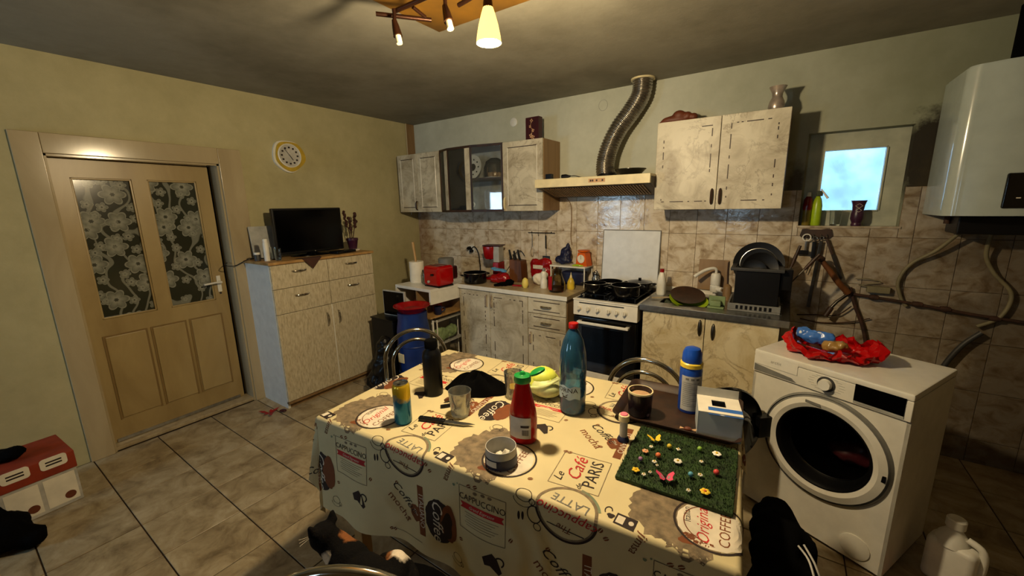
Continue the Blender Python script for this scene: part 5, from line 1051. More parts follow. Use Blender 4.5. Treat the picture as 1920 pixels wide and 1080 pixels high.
for x in (0.08, 0.16, 0.24, 0.32): MB().cyl((x, -0.12, -0.05), (x, -0.12, 0.0), 0.013, n=12).build('pipe_stub', 'rust', bo)
MB().box(0.09, 0.36, -0.26, -0.06, -0.10, -0.004, 0.01).build('valve_block', 'black_plastic', bo)
fp = thing('flue_pipe', 'dark flue pipe rising from the boiler to the ceiling', 'pipe', (4.50, -0.14, 2.199)); MB().cyl((0, 0, 0), (0, 0, RZ - 2.20), 0.055, n=24).build('pipe', 'black_matte', fp); MB().lathe([(0.055, 0.0), (0.07, 0.0), (0.07, 0.02), (0.055, 0.02)]).build('collar', 'black_matte', fp)
def hose(name, label, pts, r, mat, cat='hose'): return tag(MB().tube(catmull(pts, 8), r, 10).build(name, mat, None, 60), label, cat)
hose('boiler_hose', 'pale flexible hose curving down the tiles below the boiler', [(4.395, -0.11, 1.38), (4.33, -0.07, 1.28), (4.24, -0.04, 1.19), (4.20, -0.035, 1.08), (4.225, -0.03, 0.98), (4.255, -0.03, 0.93)], 0.010, 'hose_rubber')
hose('boiler_hose', 'short pale hose at the far right below the boiler', [(4.52, -0.10, 1.38), (4.53, -0.06, 1.26), (4.58, -0.04, 1.16), (4.66, -0.04, 1.05), (4.64, -0.04, 0.92), (4.56, -0.04, 0.85)], 0.010, 'hose_rubber')
hose('drain_hose', 'dark washing machine drain hose bending down the wall', [(3.98, -0.035, 1.02), (4.02, -0.03, 0.90), (4.075, -0.03, 0.76), (4.11, -0.035, 0.60), (4.12, -0.04, 0.42)], 0.011, 'rust')
hose('inlet_hose', 'curved dark hose hanging on the wall beyond the washing machine', [(4.58, -0.05, 0.82), (4.51, -0.05, 0.72), (4.45, -0.05, 0.55), (4.43, -0.06, 0.35), (4.44, -0.10, 0.10)], 0.014, 'dark_grey')
wp_ = thing('water_pipe', 'rusty horizontal water pipe with valves behind the washing machine', 'pipe', (0, 0, 0))
MB().tube([(3.95, -0.04, 0.985), (4.25, -0.04, 0.955), (4.55, -0.04, 0.915), (4.90, -0.04, 0.885)], 0.009, 12).build('pipe', 'rust', wp_)
for x, z in ((4.10, 0.97), (4.30, 0.95), (4.42, 0.935), (4.62, 0.905)): MB().lathe([(0, -0.022), (0.014, -0.022), (0.017, 0.0), (0.014, 0.022), (0, 0.022)], n=12, M=place(x, -0.04, z, 0, R(94), 0)).build('valve', 'rust', wp_)
MB().box(4.06, 4.17, -0.055, -0.011, 1.0, 1.04, 0.006).build('bracket', 'hose_rubber', wp_)
tpb = thing('wall_faucet', 'old brass wall faucet with a slanted lever above the washing machine', 'tap', (3.97, -0.011, 0.99))
MB().cyl((0, 0, 0), (0, -0.05, 0), 0.022, n=16).build('flange', 'rust', tpb); MB().tube(catmull([(0, -0.05, 0.0), (-0.06, -0.08, 0.07), (-0.11, -0.09, 0.14), (-0.155, -0.095, 0.20)], 5), lambda t: 0.020 - 0.005 * t, 12).build('lever_pipe', 'wood_brown', tpb)
MB().ball((-0.165, -0.097, 0.215), (0.024, 0.022, 0.020), 14).build('knob', 'wood_dark', tpb)
MB().tube([(0, -0.05, -0.01), (-0.05, -0.07, -0.06), (-0.075, -0.075, -0.10)], 0.010, 10).build('spout', 'dark_steel', tpb); MB().tube([(-0.075, -0.075, -0.10), (-0.10, -0.08, -0.16)], 0.016, 12).build('spout_end', 'wood_dark', tpb)
wc = MB()
tag(MB().tube(catmull([(3.72, -0.02, 0.80), (3.82, -0.03, 0.815), (3.93, -0.04, 0.83), (4.0, -0.04, 0.90)], 6), 0.004, 6).build('wire', 'rust', None), 'loose brown wire sagging along the tiles above the washing machine', 'wire')
tag(MB().tube(catmull([(3.74, -0.02, 0.775), (3.86, -0.025, 0.765), (4.0, -0.03, 0.79), (4.10, -0.03, 0.83)], 6), 0.004, 6).build('wire', 'rust', None), 'lower loose brown wire just above the washing machine', 'wire')
tag(MB().tube(catmull([(4.0, -0.03, 1.08), (4.06, -0.04, 1.085), (4.12, -0.035, 1.07), (4.06, -0.03, 1.05), (4.02, -0.035, 1.04), (4.10, -0.03, 1.03)], 6), 0.003, 6).build('wire', 'hose_rubber', None), 'coil of thin wire on the tiles over the faucet', 'wire')

# ---------------------------------------------------------------- washing machine (turned a little from the wall)
wm = thing('washing_machine', 'white front-loading washing machine with its black door open', 'washing machine', (3.535, -1.07, 0), R(-26.6)); WW, WD = 0.60, 0.455
PC = (0.33, 0.475); PR = 0.187
# front sheet with a round opening
def front_sheet():
    b = MB(); n = 64; sq = []; ci = []
    for k in range(n):
        a = 2 * PI * k / n; c, s = math.cos(a), math.sin(a)
        ci.append((PC[0] + PR * c, PC[1] + PR * s))
        tx = ((WW - PC[0]) if c > 0 else PC[0]) / max(abs(c), 1e-6); tz = ((0.735 - PC[1]) if s > 0 else (PC[1] - 0.02)) / max(abs(s), 1e-6); t = min(tx, tz); sq.append((PC[0] + t * c, PC[1] + t * s))
    vs = [(x, 0.0, z) for x, z in ci] + [(x, 0.0, z) for x, z in sq] + [(x, 0.03, z) for x, z in ci]
    fs = [(k, (k + 1) % n, n + (k + 1) % n, n + k) for k in range(n)] + [(k, (k + 1) % n, 2 * n + (k + 1) % n, 2 * n + k) for k in range(n)]
    for (cx_, cz_) in ((0, 0.02), (WW, 0.02), (0, 0.735), (WW, 0.735)):
        best = sorted(range(n), key=lambda k: math.hypot(sq[k][0] - cx_, sq[k][1] - cz_))[:2]
        vs.append((cx_, 0.0, cz_)); fs.append((n + best[0], n + best[1], len(vs) - 1))
    return b.add(vs, fs)
front_sheet().build('front_panel', 'washer_white', wm, 30)
MB().box(0, 0.012, 0.0, WD, 0.02, 0.82).box(WW - 0.012, WW, 0.0, WD, 0.02, 0.82).box(0.012, WW - 0.012, WD - 0.012, WD, 0.02, 0.82).box(0.012, WW - 0.012, 0.01, WD - 0.012, 0.02, 0.03).build('cabinet_sides', 'washer_white', wm, 0)
MB().box(-0.001, WW + 0.001, -0.012, WD + 0.004, 0.82, 0.85, 0.008).build('top', 'washer_white', wm)
MB().box(0, WW, -0.010, 0.03, 0.735, 0.82, 0.004).build('control_panel', 'washer_white', wm)
MB().prism([(0.006, 0.742), (0.20, 0.742), (0.178, 0.757), (0.006, 0.776)][::-1], 0.0105, 0.0122, M=place(0, 0, 0, R(90))).build('drawer_recess', 'grey_plastic', wm, 0)
MB().box(0.004, 0.20, -0.0125, -0.010, 0.778, 0.838, 0.001).build('detergent_drawer', 'washer_white', wm)
kn = MB().cyl((0.316, -0.010, 0.782), (0.316, -0.014, 0.782), 0.034, n=32).build('knob_ring', 'dark_grey', wm); MB().cyl((0.316, -0.014, 0.782), (0.316, -0.034, 0.782), 0.025, 0.023, n=32).build('knob', 'white_plastic', wm); MB().box(0.338, 0.3385, -0.0345, -0.016, 0.778, 0.786).build('knob_mark', 'dark_grey', wm, 0)
MB().box(0.418, 0.578, -0.0125, -0.010, 0.752, 0.826).build('display', 'screen_black', wm, 0); MB().box(0.418, 0.578, -0.0128, -0.010, 0.742, 0.752).build('button_strip', 'light_grey', wm, 0)
MB().text('arctic', 0.022, place(0.105, -0.0128, 0.808, R(90))).build('logo', 'grey_plastic', wm, 0)
tk = None
for k in range(14):
    a = R(-60 + (k % 7) * 20) if k < 7 else R(120 + (k % 7) * 20)
    if tk is None: tk = MB().box(-0.011, 0.011, -0.0108, -0.010, -0.0008, 0.0008).build('programme_mark', 'light_grey', wm, 0, (0.316 + 0.06 * math.cos(a), 0, 0.782 + 0.034 * math.sin(a)))
    else: copy_child(tk, wm, (0.316 + 0.06 * math.cos(a), 0, 0.782 + 0.034 * math.sin(a)))
Mw = place(PC[0], 0, PC[1], R(90))
MB().lathe([(PR, 0.0), (PR, 0.012), (PR + 0.022, 0.020), (PR + 0.052, 0.010), (PR + 0.058, 0.0)], n=64, M=Mw).build('door_surround', 'washer_white', wm)
MB().lathe([(PR + 0.050, 0.0135), (PR + 0.060, 0.0), (PR + 0.066, 0.0), (PR + 0.058, 0.012)], n=64, M=Mw).build('surround_edge', 'grey_plastic', wm)
MB().lathe([(PR + 0.002, 0.014), (PR - 0.004, 0.014), (PR - 0.016, -0.005), (PR - 0.022, -0.05), (PR - 0.030, -0.06)], n=64, M=Mw).build('door_seal', 'black_plastic', wm)
MB().lathe([(PR - 0.030, -0.055), (PR - 0.012, -0.06), (PR - 0.012, -0.33), (0, -0.335)], n=48, M=Mw).build('drum', 'drum_dark', wm)
blob('laundry', [((PC[0] + 0.02, 0.26, PC[1] - 0.11), (0.10, 0.05, 0.05)), ((PC[0] + 0.06, 0.26, PC[1] - 0.07), (0.06, 0.05, 0.04))], 'dark_red', wm, 0.014, None, 0, 2, (0.03, 0.05))
MB().box(0.545, 0.563, -0.016, -0.008, 0.448, 0.478, 0.002).build('latch', 'black_plastic', wm)
MB().box(0.25, 0.31, -0.020, -0.017, 0.672, 0.684).build('sticker', 'grey_plastic', wm, 0)
MB().lathe([(0, 0.0), (0.055, 0.0), (0.055, 0.004), (0.045, 0.007), (0, 0.007)], n=36, M=place(0.50, 0, 0.09, R(90))).build('filter_cover', 'washer_white', wm)
for (x, y) in ((0.04, 0.04), (WW - 0.04, 0.04), (0.04, WD - 0.04), (WW - 0.04, WD - 0.04)): MB().cyl((x, y, 0), (x, y, 0.022), 0.02).build('foot', 'black_plastic', wm)
# the door hangs open to the left
dl = thing('open_door', None, None); dl.parent = wm; dl.location = (PC[0] - PR - 0.055, -0.02, PC[1]); dl.rotation_euler = (0, 0, R(-112)); dl['label'] = 'open round black porthole door'
Md = place(PR + 0.03, 0, 0, R(90))
MB().lathe([(PR - 0.05, 0.0), (PR + 0.02, 0.0), (PR + 0.026, 0.012), (PR + 0.018, 0.036), (PR - 0.035, 0.044), (PR - 0.05, 0.03)], n=56, M=Md).build('door_ring', 'black_gloss', dl)
MB().lathe([(PR - 0.05, 0.012), (PR - 0.06, -0.05), (PR - 0.09, -0.085), (0, -0.095)], n=48, M=Md).build('door_bowl', 'black_gloss', dl)
MB().box(-0.03, 0.05, -0.02, 0.03, -0.055, 0.055, 0.006).build('hinge', 'black_plastic', dl)
# red plastic bag with wrapped food on the machine
wmM = Matrix.Translation((3.535, -1.07, 0)) @ Matrix.Rotation(R(-26.6), 4, 'Z')
pbag = thing('shopping_bag', 'red plastic carrier bag spread open on the washing machine', 'bag', tuple(wmM @ Vector((0.22, 0.20, 0.8505))), R(-26.6))
def bagf(u, v):
    a = 2 * PI * u; k = 1 + 0.10 * math.sin(3 * a + 1) + 0.06 * math.sin(7 * a + v * 9) + 0.045 * math.sin(13 * a - v * 14) + 0.03 * math.sin(19 * a + v * 21)
    if v < 0.5: q = v / 0.5; rr_ = 0.14 * q * k + 0.001; z = 0.004 + 0.006 * math.sin(9 * a) * q + 0.004
    else: q = (v - 0.5) / 0.5; rr_ = (0.14 + 0.022 * math.sin(PI * q * 0.8)) * k; z = 0.008 + q * (0.058 + 0.026 * math.sin(2 * a + 0.5) + 0.016 * math.sin(5 * a) + 0.010 * math.sin(17 * a)) + 0.006 * math.sin(11 * a + 6 * v)
    return (rr_ * 1.15 * math.cos(a), rr_ * 0.92 * math.sin(a), max(0.001, z))
MB().grid(bagf, 72, 18, closed_u=True).build('bag_film', 'red_gloss', pbag, 12)
fw = blob('wrapped_food', [((0, 0, 0.05), (0.062, 0.04, 0.035)), ((-0.05, 0.01, 0.06), (0.035, 0.035, 0.03)), ((0.04, -0.005, 0.055), (0.04, 0.03, 0.03))], 'blue_flower_card', None, 0.007, tuple(wmM @ Vector((0.165, 0.205, 0.866))), R(-10), 2, (0.022, 0.025)); tag(fw, 'blue packet of food in the red carrier bag', 'packet')
pf = blob('clear_packet', [((0, 0, 0.03), (0.045, 0.03, 0.028)), ((0.03, 0.01, 0.04), (0.03, 0.025, 0.022))], 'gold_wrap', None, 0.007, tuple(wmM @ Vector((0.245, 0.18, 0.868))), R(-20), 2, (0.02, 0.02)); tag(pf, 'golden packet beside the blue one in the carrier bag', 'packet')
jg = thing('detergent_jug', 'white plastic detergent jug on the floor right of washing machine', 'jug', (4.30, -1.19, 0), R(-30))
MB().box(-0.075, 0.075, -0.05, 0.05, 0, 0.20, 0.025, seg=4).lathe([(0.055, 0.185), (0.045, 0.22), (0.026, 0.245), (0.024, 0.262), (0, 0.262)], c=(-0.01, 0, 0), n=24).build('jug_body', 'white_plastic', jg)
MB().lathe([(0, 0.262), (0.030, 0.262), (0.030, 0.295), (0.026, 0.30), (0, 0.30)], c=(-0.01, 0, 0)).build('cap', 'white_plastic', jg); MB().tube(catmull([(0.03, 0, 0.23), (0.075, 0, 0.21), (0.082, 0, 0.13), (0.07, 0, 0.08)], 5), 0.013, 10).build('handle', 'white_plastic', jg)
pkc = blob('pink_cloth', [((0, 0, 0.02), (0.05, 0.03, 0.02)), ((0.03, 0.01, 0.03), (0.025, 0.025, 0.03))], 'pink', None, 0.010, (4.18, -1.36, 0.001), 0.3, 2, (0.03, 0.04)); tag(pkc, 'pink cloth on the floor beside the white jug', 'cloth')

# ---------------------------------------------------------------- dining table and printed cloth
TX, TY, TA, TZ = 2.805, -2.08, R(5), 0.76           # cloth surface height
TLa, TLb = 0.74, 0.42
MT = Matrix.Translation((TX, TY, 0)) @ Matrix.Rotation(TA, 4, 'Z')
tb = thing('dining_table', 'rectangular dining table hidden under the printed cloth', 'table', (TX, TY, 0), TA)
MB().box(-TLa + 0.004, TLa - 0.004, -TLb + 0.004, TLb - 0.004, 0.73, TZ - 0.003, 0.006).build('tabletop', 'wood_light', tb)
MB().box(-0.66, 0.66, -0.36, -0.34, 0.66, 0.73).box(-0.66, 0.66, 0.34, 0.36, 0.66, 0.73).box(-0.66, -0.64, -0.34, 0.34, 0.66, 0.73).box(0.64, 0.66, -0.34, 0.34, 0.66, 0.73).build('apron', 'wood_light', tb, 0)
for sx in (-1, 1):
    for sy in (-1, 1): MB().box(sx * 0.65 - 0.025, sx * 0.65 + 0.025, sy * 0.35 - 0.025, sy * 0.35 + 0.025, 0, 0.73, 0.004).build('leg', 'wood_light', tb)
def prof(d, r0=0.016):
    if d < r0 * PI / 2: a = d / r0; return r0 * math.sin(a), r0 * (1 - math.cos(a))
    e = d - r0 * PI / 2; return r0 + e * 0.035, r0 + e * 0.998
def cloth_raw(u, v):
    du = max(0.0, abs(u) - TLa); dv = max(0.0, abs(v) - TLb); su = 1 if u > 0 else -1; sv = 1 if v > 0 else -1
    bu = max(-TLa, min(TLa, u)); bv = max(-TLb, min(TLb, v))
    if du == 0 and dv == 0: return Vector((u, v, TZ + 0.0007 * math.sin(u * 31) * math.sin(v * 27 + 1)))
    if du > 0 and dv > 0:
        rho = math.hypot(du, dv); ph = math.atan2(dv, du); o, z = prof(rho)
        fl_ = rho * (0.17 * math.sin(2 * ph) ** 2 - 0.10 * math.sin(2 * ph) ** 8 * 0 - 0.16 * max(0, math.sin(2 * ph) * math.cos(6 * ph)))
        return Vector((bu + su * math.cos(ph) * (o + fl_), bv + sv * math.sin(ph) * (o + fl_), TZ - z))
    d = du + dv; o, z = prof(d); e = max(0, d - 0.03)
    if dv > 0: o += e * 0.06 * math.sin(u * 9.5 + 0.6) + e * 0.03 * math.sin(u * 23); return Vector((u, bv + sv * o, TZ - z))
    o += e * 0.07 * math.sin(v * 12 + 1.0); return Vector((bu + su * o, v, TZ - z))
def cloth(u, v, off=0.0):
    p = cloth_raw(u, v)
    if off:
        h = 0.002; n = (cloth_raw(u + h, v) - cloth_raw(u - h, v)).cross(cloth_raw(u, v + h) - cloth_raw(u, v - h))
        if n.length > 1e-12: p = p + n.normalized() * off
    return p
U0, U1, V0, V1 = -0.945, 1.02, -0.83, 0.60
def axis_samples(a0, a1, edge, n):
    s = set([a0 + (a1 - a0) * k / n for k in range(n + 1)])
    for sgn in (-1, 1):
        for q in (-0.004, 0.0, 0.004, 0.008, 0.012, 0.017, 0.022, 0.028): s.add(sgn * (edge + q))
    return sorted(x for x in s if a0 <= x <= a1)
us = axis_samples(U0, U1, TLa, 90); vsn = axis_samples(V0, V1, TLb, 70)
cb = MB(); nu = len(us)
cb.add([cloth(u, v) for v in vsn for u in us], [(j * nu + i, j * nu + i + 1, (j + 1) * nu + i + 1, (j + 1) * nu + i) for j in range(len(vsn) - 1) for i in range(nu - 1)])
tcl = thing('tablecloth', 'cream tablecloth printed with coffee house words and cups', 'tablecloth', (TX, TY, 0), TA)
cb.build('cloth', 'cloth_cream', tcl, 60)

INK = ['ink_dark', 'ink_brown', 'ink_red', 'ink_tan', 'ink_green', 'ink_white', 'ink_grey']
D_, B_, R_, T_, G_, W_, Y_ = range(7)
class Print:
    def __init__(s): s.items = []
    def poly(s, pts, mi, lvl=0): s.items.append((pts, [tuple(range(len(pts)))], mi, lvl))
    def tris(s, vs, fs, mi, lvl=1): s.items.append((vs, fs, mi, lvl))
    def disc(s, c, rx, ry, mi, lvl=0, rough=0.0, n=28, seed=0):
        rn = random.Random(seed); vs = [c]; fs = []
        for k in range(n):
            a = 2 * PI * k / n; q = 1 + rough * (rn.random() - 0.5) * 2 + rough * 0.6 * math.sin(3 * a + seed)
            vs.append((c[0] + rx * q * math.cos(a), c[1] + ry * q * math.sin(a)))
        for k in range(n): fs.append((0, 1 + k, 1 + (k + 1) % n))
        # second ring so large discs bend over edges
        s.items.append((vs, fs, mi, lvl))
    def ring(s, c, r0, r1, mi, lvl=1, ry=1.0, a0=0, a1=2 * PI, n=40):
        vs = []; fs = []
        for k in range(n + 1):
            a = a0 + (a1 - a0) * k / n
            for r in (r0, r1): vs.append((c[0] + r * math.cos(a), c[1] + r * ry * math.sin(a)))
        for k in range(n): fs.append((2 * k, 2 * k + 1, 2 * k + 3, 2 * k + 2))
        s.items.append((vs, fs, mi, lvl))
    def line(s, pts, w, mi, lvl=1):
        for p, q in zip(pts, pts[1:]):
            d = Vector((q[0] - p[0], q[1] - p[1])); L = d.length
            if L < 1e-6: continue
            n = Vector((-d.y, d.x)).normalized() * w / 2; m = max(1, int(L / 0.012)); vs = []; fs = []
            for k in range(m + 1):
                c = Vector(p) + d * (k / m); vs += [tuple(c + n), tuple(c - n)]
            for k in range(m): fs.append((2 * k, 2 * k + 1, 2 * k + 3, 2 * k + 2))
            s.items.append((vs, fs, mi, lvl))
    def text(s, body, c, size, ang, mi, shear=0.0, lvl=2, sx=1.0):
        vs, fs = text2d(body, shear, 0.0); ca, sa = math.cos(ang), math.sin(ang)
        s.items.append(([(c[0] + (x * sx * ca - y * sa) * size, c[1] + (x * sx * sa + y * ca) * size) for x, y in vs], fs, mi, lvl))
    def rect(s, c, w, h, ang, mi, lvl=0):
        ca, sa = math.cos(ang), math.sin(ang); P_ = lambda x, y: (c[0] + x * ca - y * sa, c[1] + x * sa + y * ca); m = max(1, int(w / 0.012)); vs = []; fs = []
        for k in range(m + 1): x = -w / 2 + w * k / m; vs += [P_(x, -h / 2), P_(x, h / 2)]
        for k in range(m): fs.append((2 * k, 2 * k + 2, 2 * k + 3, 2 * k + 1))
        s.items.append((vs, fs, mi, lvl))
    def frame(s, c, w, h, ang, t, mi):
        ca, sa = math.cos(ang), math.sin(ang); P_ = lambda x, y: (c[0] + x * ca - y * sa, c[1] + x * sa + y * ca)
        s.line([P_(-w / 2, -h / 2), P_(w / 2, -h / 2), P_(w / 2, h / 2), P_(-w / 2, h / 2), P_(-w / 2, -h / 2)], t, mi)
pr_ = Print(); P2 = PI / 2
# one repeat of the pattern, 0.60 m x 0.60 m
pr_.disc((0.0, -0.30), 0.115, 0.13, T_, 0, 0.10, 60, 3); pr_.disc((0.03, -0.37), 0.085, 0.07, T_, 0, 0.14, 40, 5)
pr_.disc((0.085, -0.315), 0.082, 0.085, W_, 1, 0.03, 40, 9); pr_.ring((0.085, -0.315), 0.086, 0.092, D_, 2); pr_.ring((0.085, -0.315), 0.064, 0.067, B_, 2, a0=R(120), a1=R(260))
pr_.text('Italian', (0.026, -0.30), 0.024, P2 + 0.15, D_); pr_.text('Original', (0.066, -0.32), 0.042, P2 + 0.1, R_, 0.35); pr_.text('COFFEE', (0.118, -0.315), 0.036, P2, B_)
pr_.disc((0.05, -0.385), 0.035, 0.018, B_, 1, 0.25, 24, 2)
pr_.disc((-0.125, -0.062), 0.062, 0.085, D_, 1, 0.03, 40, 1); pr_.disc((-0.085, -0.055), 0.036, 0.07, B_, 2, 0.05, 30, 4); pr_.text('Coffee', (-0.135, -0.062), 0.060, -P2, W_, 0.35, 3)
pr_.rect((-0.205, -0.05), 0.20, 0.026, P2, B_, 0); pr_.text('ITALIANO', (-0.203, -0.05), 0.030, -P2, W_, 0, 2)
pr_.frame((0.315, -0.268), 0.165, 0.155, P2 + 0.04, 0.0022, T_)
pr_.text('Le', (0.262, -0.315), 0.040, P2 + 0.04, D_, 0.35); pr_.text('Caf\u00e9', (0.302, -0.258), 0.062, P2 + 0.04, R_, 0.35); pr_.text('de', (0.333, -0.335), 0.026, P2 + 0.04, D_, 0.35); pr_.text('PARIS', (0.356, -0.262), 0.056, P2 + 0.04, D_, 0, sx=0.95)
pr_.text('Coffee', (0.315, -0.025), 0.050, R(-40), D_, 0.35); pr_.text('mocha', (0.285, -0.078), 0.046, R(-44), B_); pr_.disc((0.368, -0.068), 0.026, 0.034, B_, 1, 0.12, 20, 6); pr_.text('The', (0.368, -0.066), 0.018, R(-44), W_)
pr_.ring((0.33, -0.44), 0.082, 0.091, T_, 1); pr_.ring((0.33, -0.44), 0.089, 0.098, G_, 1, a0=R(20), a1=R(80)); pr_.ring((0.33, -0.44), 0.087, 0.094, D_, 2, a0=R(190), a1=R(350))
pr_.text('LATTE', (0.335, -0.408), 0.040, PI - 0.12, Y_); pr_.text('cappuccino', (0.335, -0.452), 0.040, PI - 0.12, R_, 0.35); pr_.text('The', (0.33, -0.492), 0.030, PI - 0.1, B_, 0.35); pr_.line([(0.275, -0.49), (0.385, -0.50)], 0.003, D_)
pr_.rect((0.487, -0.405), 0.055, 0.040, R(-5), D_, 1); pr_.rect((0.474, -0.405), 0.020, 0.028, R(-5), W_, 2); pr_.disc((0.502, -0.406), 0.007, 0.008, W_, 2, 0, 12); pr_.disc((0.447, -0.402), 0.010, 0.009, D_, 1, 0.2, 12); pr_.ring((0.437, -0.385), 0.008, 0.011, D_, 1, 1.4, 0, R(230), 14)
pr_.text('jimsa', (0.525, -0.457), 0.034, R(-112), B_)
pr_.disc((0.545, -0.49), 0.005, 0.005, G_, 1, 0.2, 10); pr_.disc((0.56, -0.48), 0.003, 0.003, G_, 1, 0.2, 8)
pr_.poly([(0.065, -0.085), (0.10, -0.062), (0.118, -0.078), (0.135, -0.118), (0.125, -0.128), (0.095, -0.105), (0.075, -0.108)], D_, 1); pr_.ring((0.125, -0.085), 0.012, 0.017, D_, 1, 1.0, R(-60), R(150), 14)
for (cx_, cy_, s_) in ((0.20, -0.435, 1.0), (-0.05, -0.165, 0.8)):
    pr_.ring((cx_, cy_), 0.024 * s_, 0.0265 * s_, D_, 1, 0.75); pr_.ring((cx_ - 0.002, cy_ - 0.012 * s_), 0.030 * s_, 0.032 * s_, D_, 1, 0.8, R(180), R(360)); pr_.ring((cx_ + 0.028 * s_, cy_ - 0.012), 0.008 * s_, 0.0105 * s_, D_, 1)
pr_.ring((0.235, -0.485), 0.020, 0.023, D_, 1, 1.25); pr_.ring((0.245, -0.522), 0.010, 0.0125, D_, 1); pr_.disc((0.185, -0.505), 0.004, 0.014, D_, 1); pr_.disc((0.198, -0.502), 0.004, 0.014, D_, 1)
pr_.frame((0.055, -0.555), 0.175, 0.15, 0.0, 0.0022, T_); pr_.text('CAPPUCCINO', (0.055, -0.517), 0.030, 0, D_, 0, 2, 0.92)
pr_.poly([(-0.028, -0.535), (0.138, -0.535), (0.130, -0.5455), (0.138, -0.556), (-0.028, -0.556), (-0.020, -0.5455)], R_, 1); pr_.text('Grand Espresso', (0.055, -0.546), 0.015, 0, W_, 0.35, 3)
for k in range(6): pr_.line([(-0.01 + 0.006 * (k % 2), -0.567 - k * 0.0085), (0.12 - 0.012 * (k % 3), -0.567 - k * 0.0085)], 0.0016, T_)
for x in (0.03, 0.06, 0.085): pr_.disc((x, -0.492 + 0.004 * (x > 0.05)), 0.008, 0.005, T_, 1)
for (x, y, a) in ((0.005, -0.475, 0.5), (0.03, -0.470, 0.5), (0.235, -0.19, 0.6), (0.25, -0.19, 0.9), (0.43, -0.455, 1), (0.445, -0.475, 0.6), (-0.27, -0.11, 0), (0.16, -0.60, 1), (0.19, -0.37, 0.4), (0.28, -0.58, 0.8), (-0.03, -0.08, 0.3)):
    ca, sa = math.cos(a), math.sin(a)
    for s_ in (-1, 1): pr_.poly([(x + (p * ca - q * sa), y + (p * sa + q * ca)) for p, q in ((-0.009, 0.0012 * s_), (-0.005, 0.0055 * s_), (0.003, 0.006 * s_), (0.009, 0.0025 * s_), (0.008, 0.0012 * s_))][::s_], B_, 1)
pm = MB()
for ku in range(-2, 3):
    for kv in range(-1, 3):
        for (vs_, fs_, mi, lvl) in pr_.items:
            pts = [(x + 0.6 * ku, y + 0.6 * kv) for x, y in vs_]
            if max(p[0] for p in pts) > U1 - 0.004 or min(p[0] for p in pts) < U0 + 0.004 or max(p[1] for p in pts) > V1 - 0.004 or min(p[1] for p in pts) < V0 + 0.004:
                continue
            off = 0.0005 + 0.00025 * lvl
            near_edge = any(abs(abs(p[0]) - TLa) < 0.12 or abs(abs(p[1]) - TLb) < 0.14 for p in pts)
            if near_edge:      # refine so the print follows the fold
                bm = bmesh.new(); bv = [bm.verts.new((p[0], p[1], 0)) for p in pts]
                for f in fs_:
                    try: bm.faces.new([bv[i] for i in f])
                    except ValueError: pass
                bmesh.ops.triangulate(bm, faces=bm.faces)
                for _ in range(4):
                    ed = [e for e in bm.edges if e.calc_length() > 0.012]
                    if not ed: break
                    bmesh.ops.subdivide_edges(bm, edges=ed, cuts=1); bmesh.ops.triangulate(bm, faces=bm.faces)
                bm.verts.index_update(); pts = [(p.co.x, p.co.y) for p in bm.verts]; fs2 = [tuple(p.index for p in f.verts) for f in bm.faces]; bm.free()
            else: fs2 = fs_
            pm.add([cloth(p[0], p[1], off) for p in pts], fs2, mi)
po = pm.build('printed_pattern', INK, tcl, 0); po['kind'] = 'stuff'; po['label'] = 'printed coffee words, cups and badges'

# ---------------------------------------------------------------- chairs
def chair(label, apex, face, apex_z=0.81, seat='black_matte'):
    """apex = ground position under the middle of the backrest arc, face = direction angle the sitter looks"""
    t = thing('tubular_chair', label, 'chair', (apex[0] + 0.205 * math.cos(face), apex[1] + 0.205 * math.sin(face), 0), face - PI / 2, 'chrome tube chairs round the table')
    sc_ = apex_z / 0.81
    MB().lathe([(0, 0.415), (0.165, 0.415), (0.19, 0.43), (0.19, 0.45), (0.165, 0.468), (0, 0.475)], n=40).build('seat', seat, t)
    MB().tube([(0.172 * math.cos(a), 0.172 * math.sin(a), 0.405) for a in [2 * PI * k / 40 for k in range(40)]], 0.010, 8, closed=True).build('seat_ring', 'chrome', t)
    zc = (0.81 - 0.19) * sc_
    for (r, dz, dy) in ((0.19, 0.0, -0.205), (0.145, -0.005, -0.165)):
        arc = [(r * math.cos(a), dy, zc + dz + (r * math.sin(a))) for a in [PI * k / 24 for k in range(25)]]
        pts = [(r * 0.98, -0.13, 0.42), (r, dy + 0.02, 0.50)] + arc + [(-r, dy + 0.02, 0.50), (-r * 0.98, -0.13, 0.42)]
        MB().tube(pts, 0.0125 if r > 0.15 else 0.0105, 12).build('back_arc', 'chrome', t, 60)
    for (sx, sy) in ((-1, 1), (1, 1), (-1, -1), (1, -1)):
        MB().tube(catmull([(sx * 0.12, sy * 0.12, 0.41), (sx * 0.155, sy * 0.155, 0.36), (sx * 0.185, sy * 0.185, 0.0)], 5), 0.011, 10).build('leg', 'chrome', t)
    return t
chair('chrome tube chair at the sideboard end of the table', (1.70, -1.685), R(-38), 0.82)
chair('chrome tube chair on the cooker side of the table', (3.09, -1.415), R(-86), 0.81)
nc = chair('chrome tube chair nearest the viewer with the cat on it', (2.905, -2.985), R(124), 0.872, 'black_matte'); nc.scale = (1.12, 1.05, 1.0)

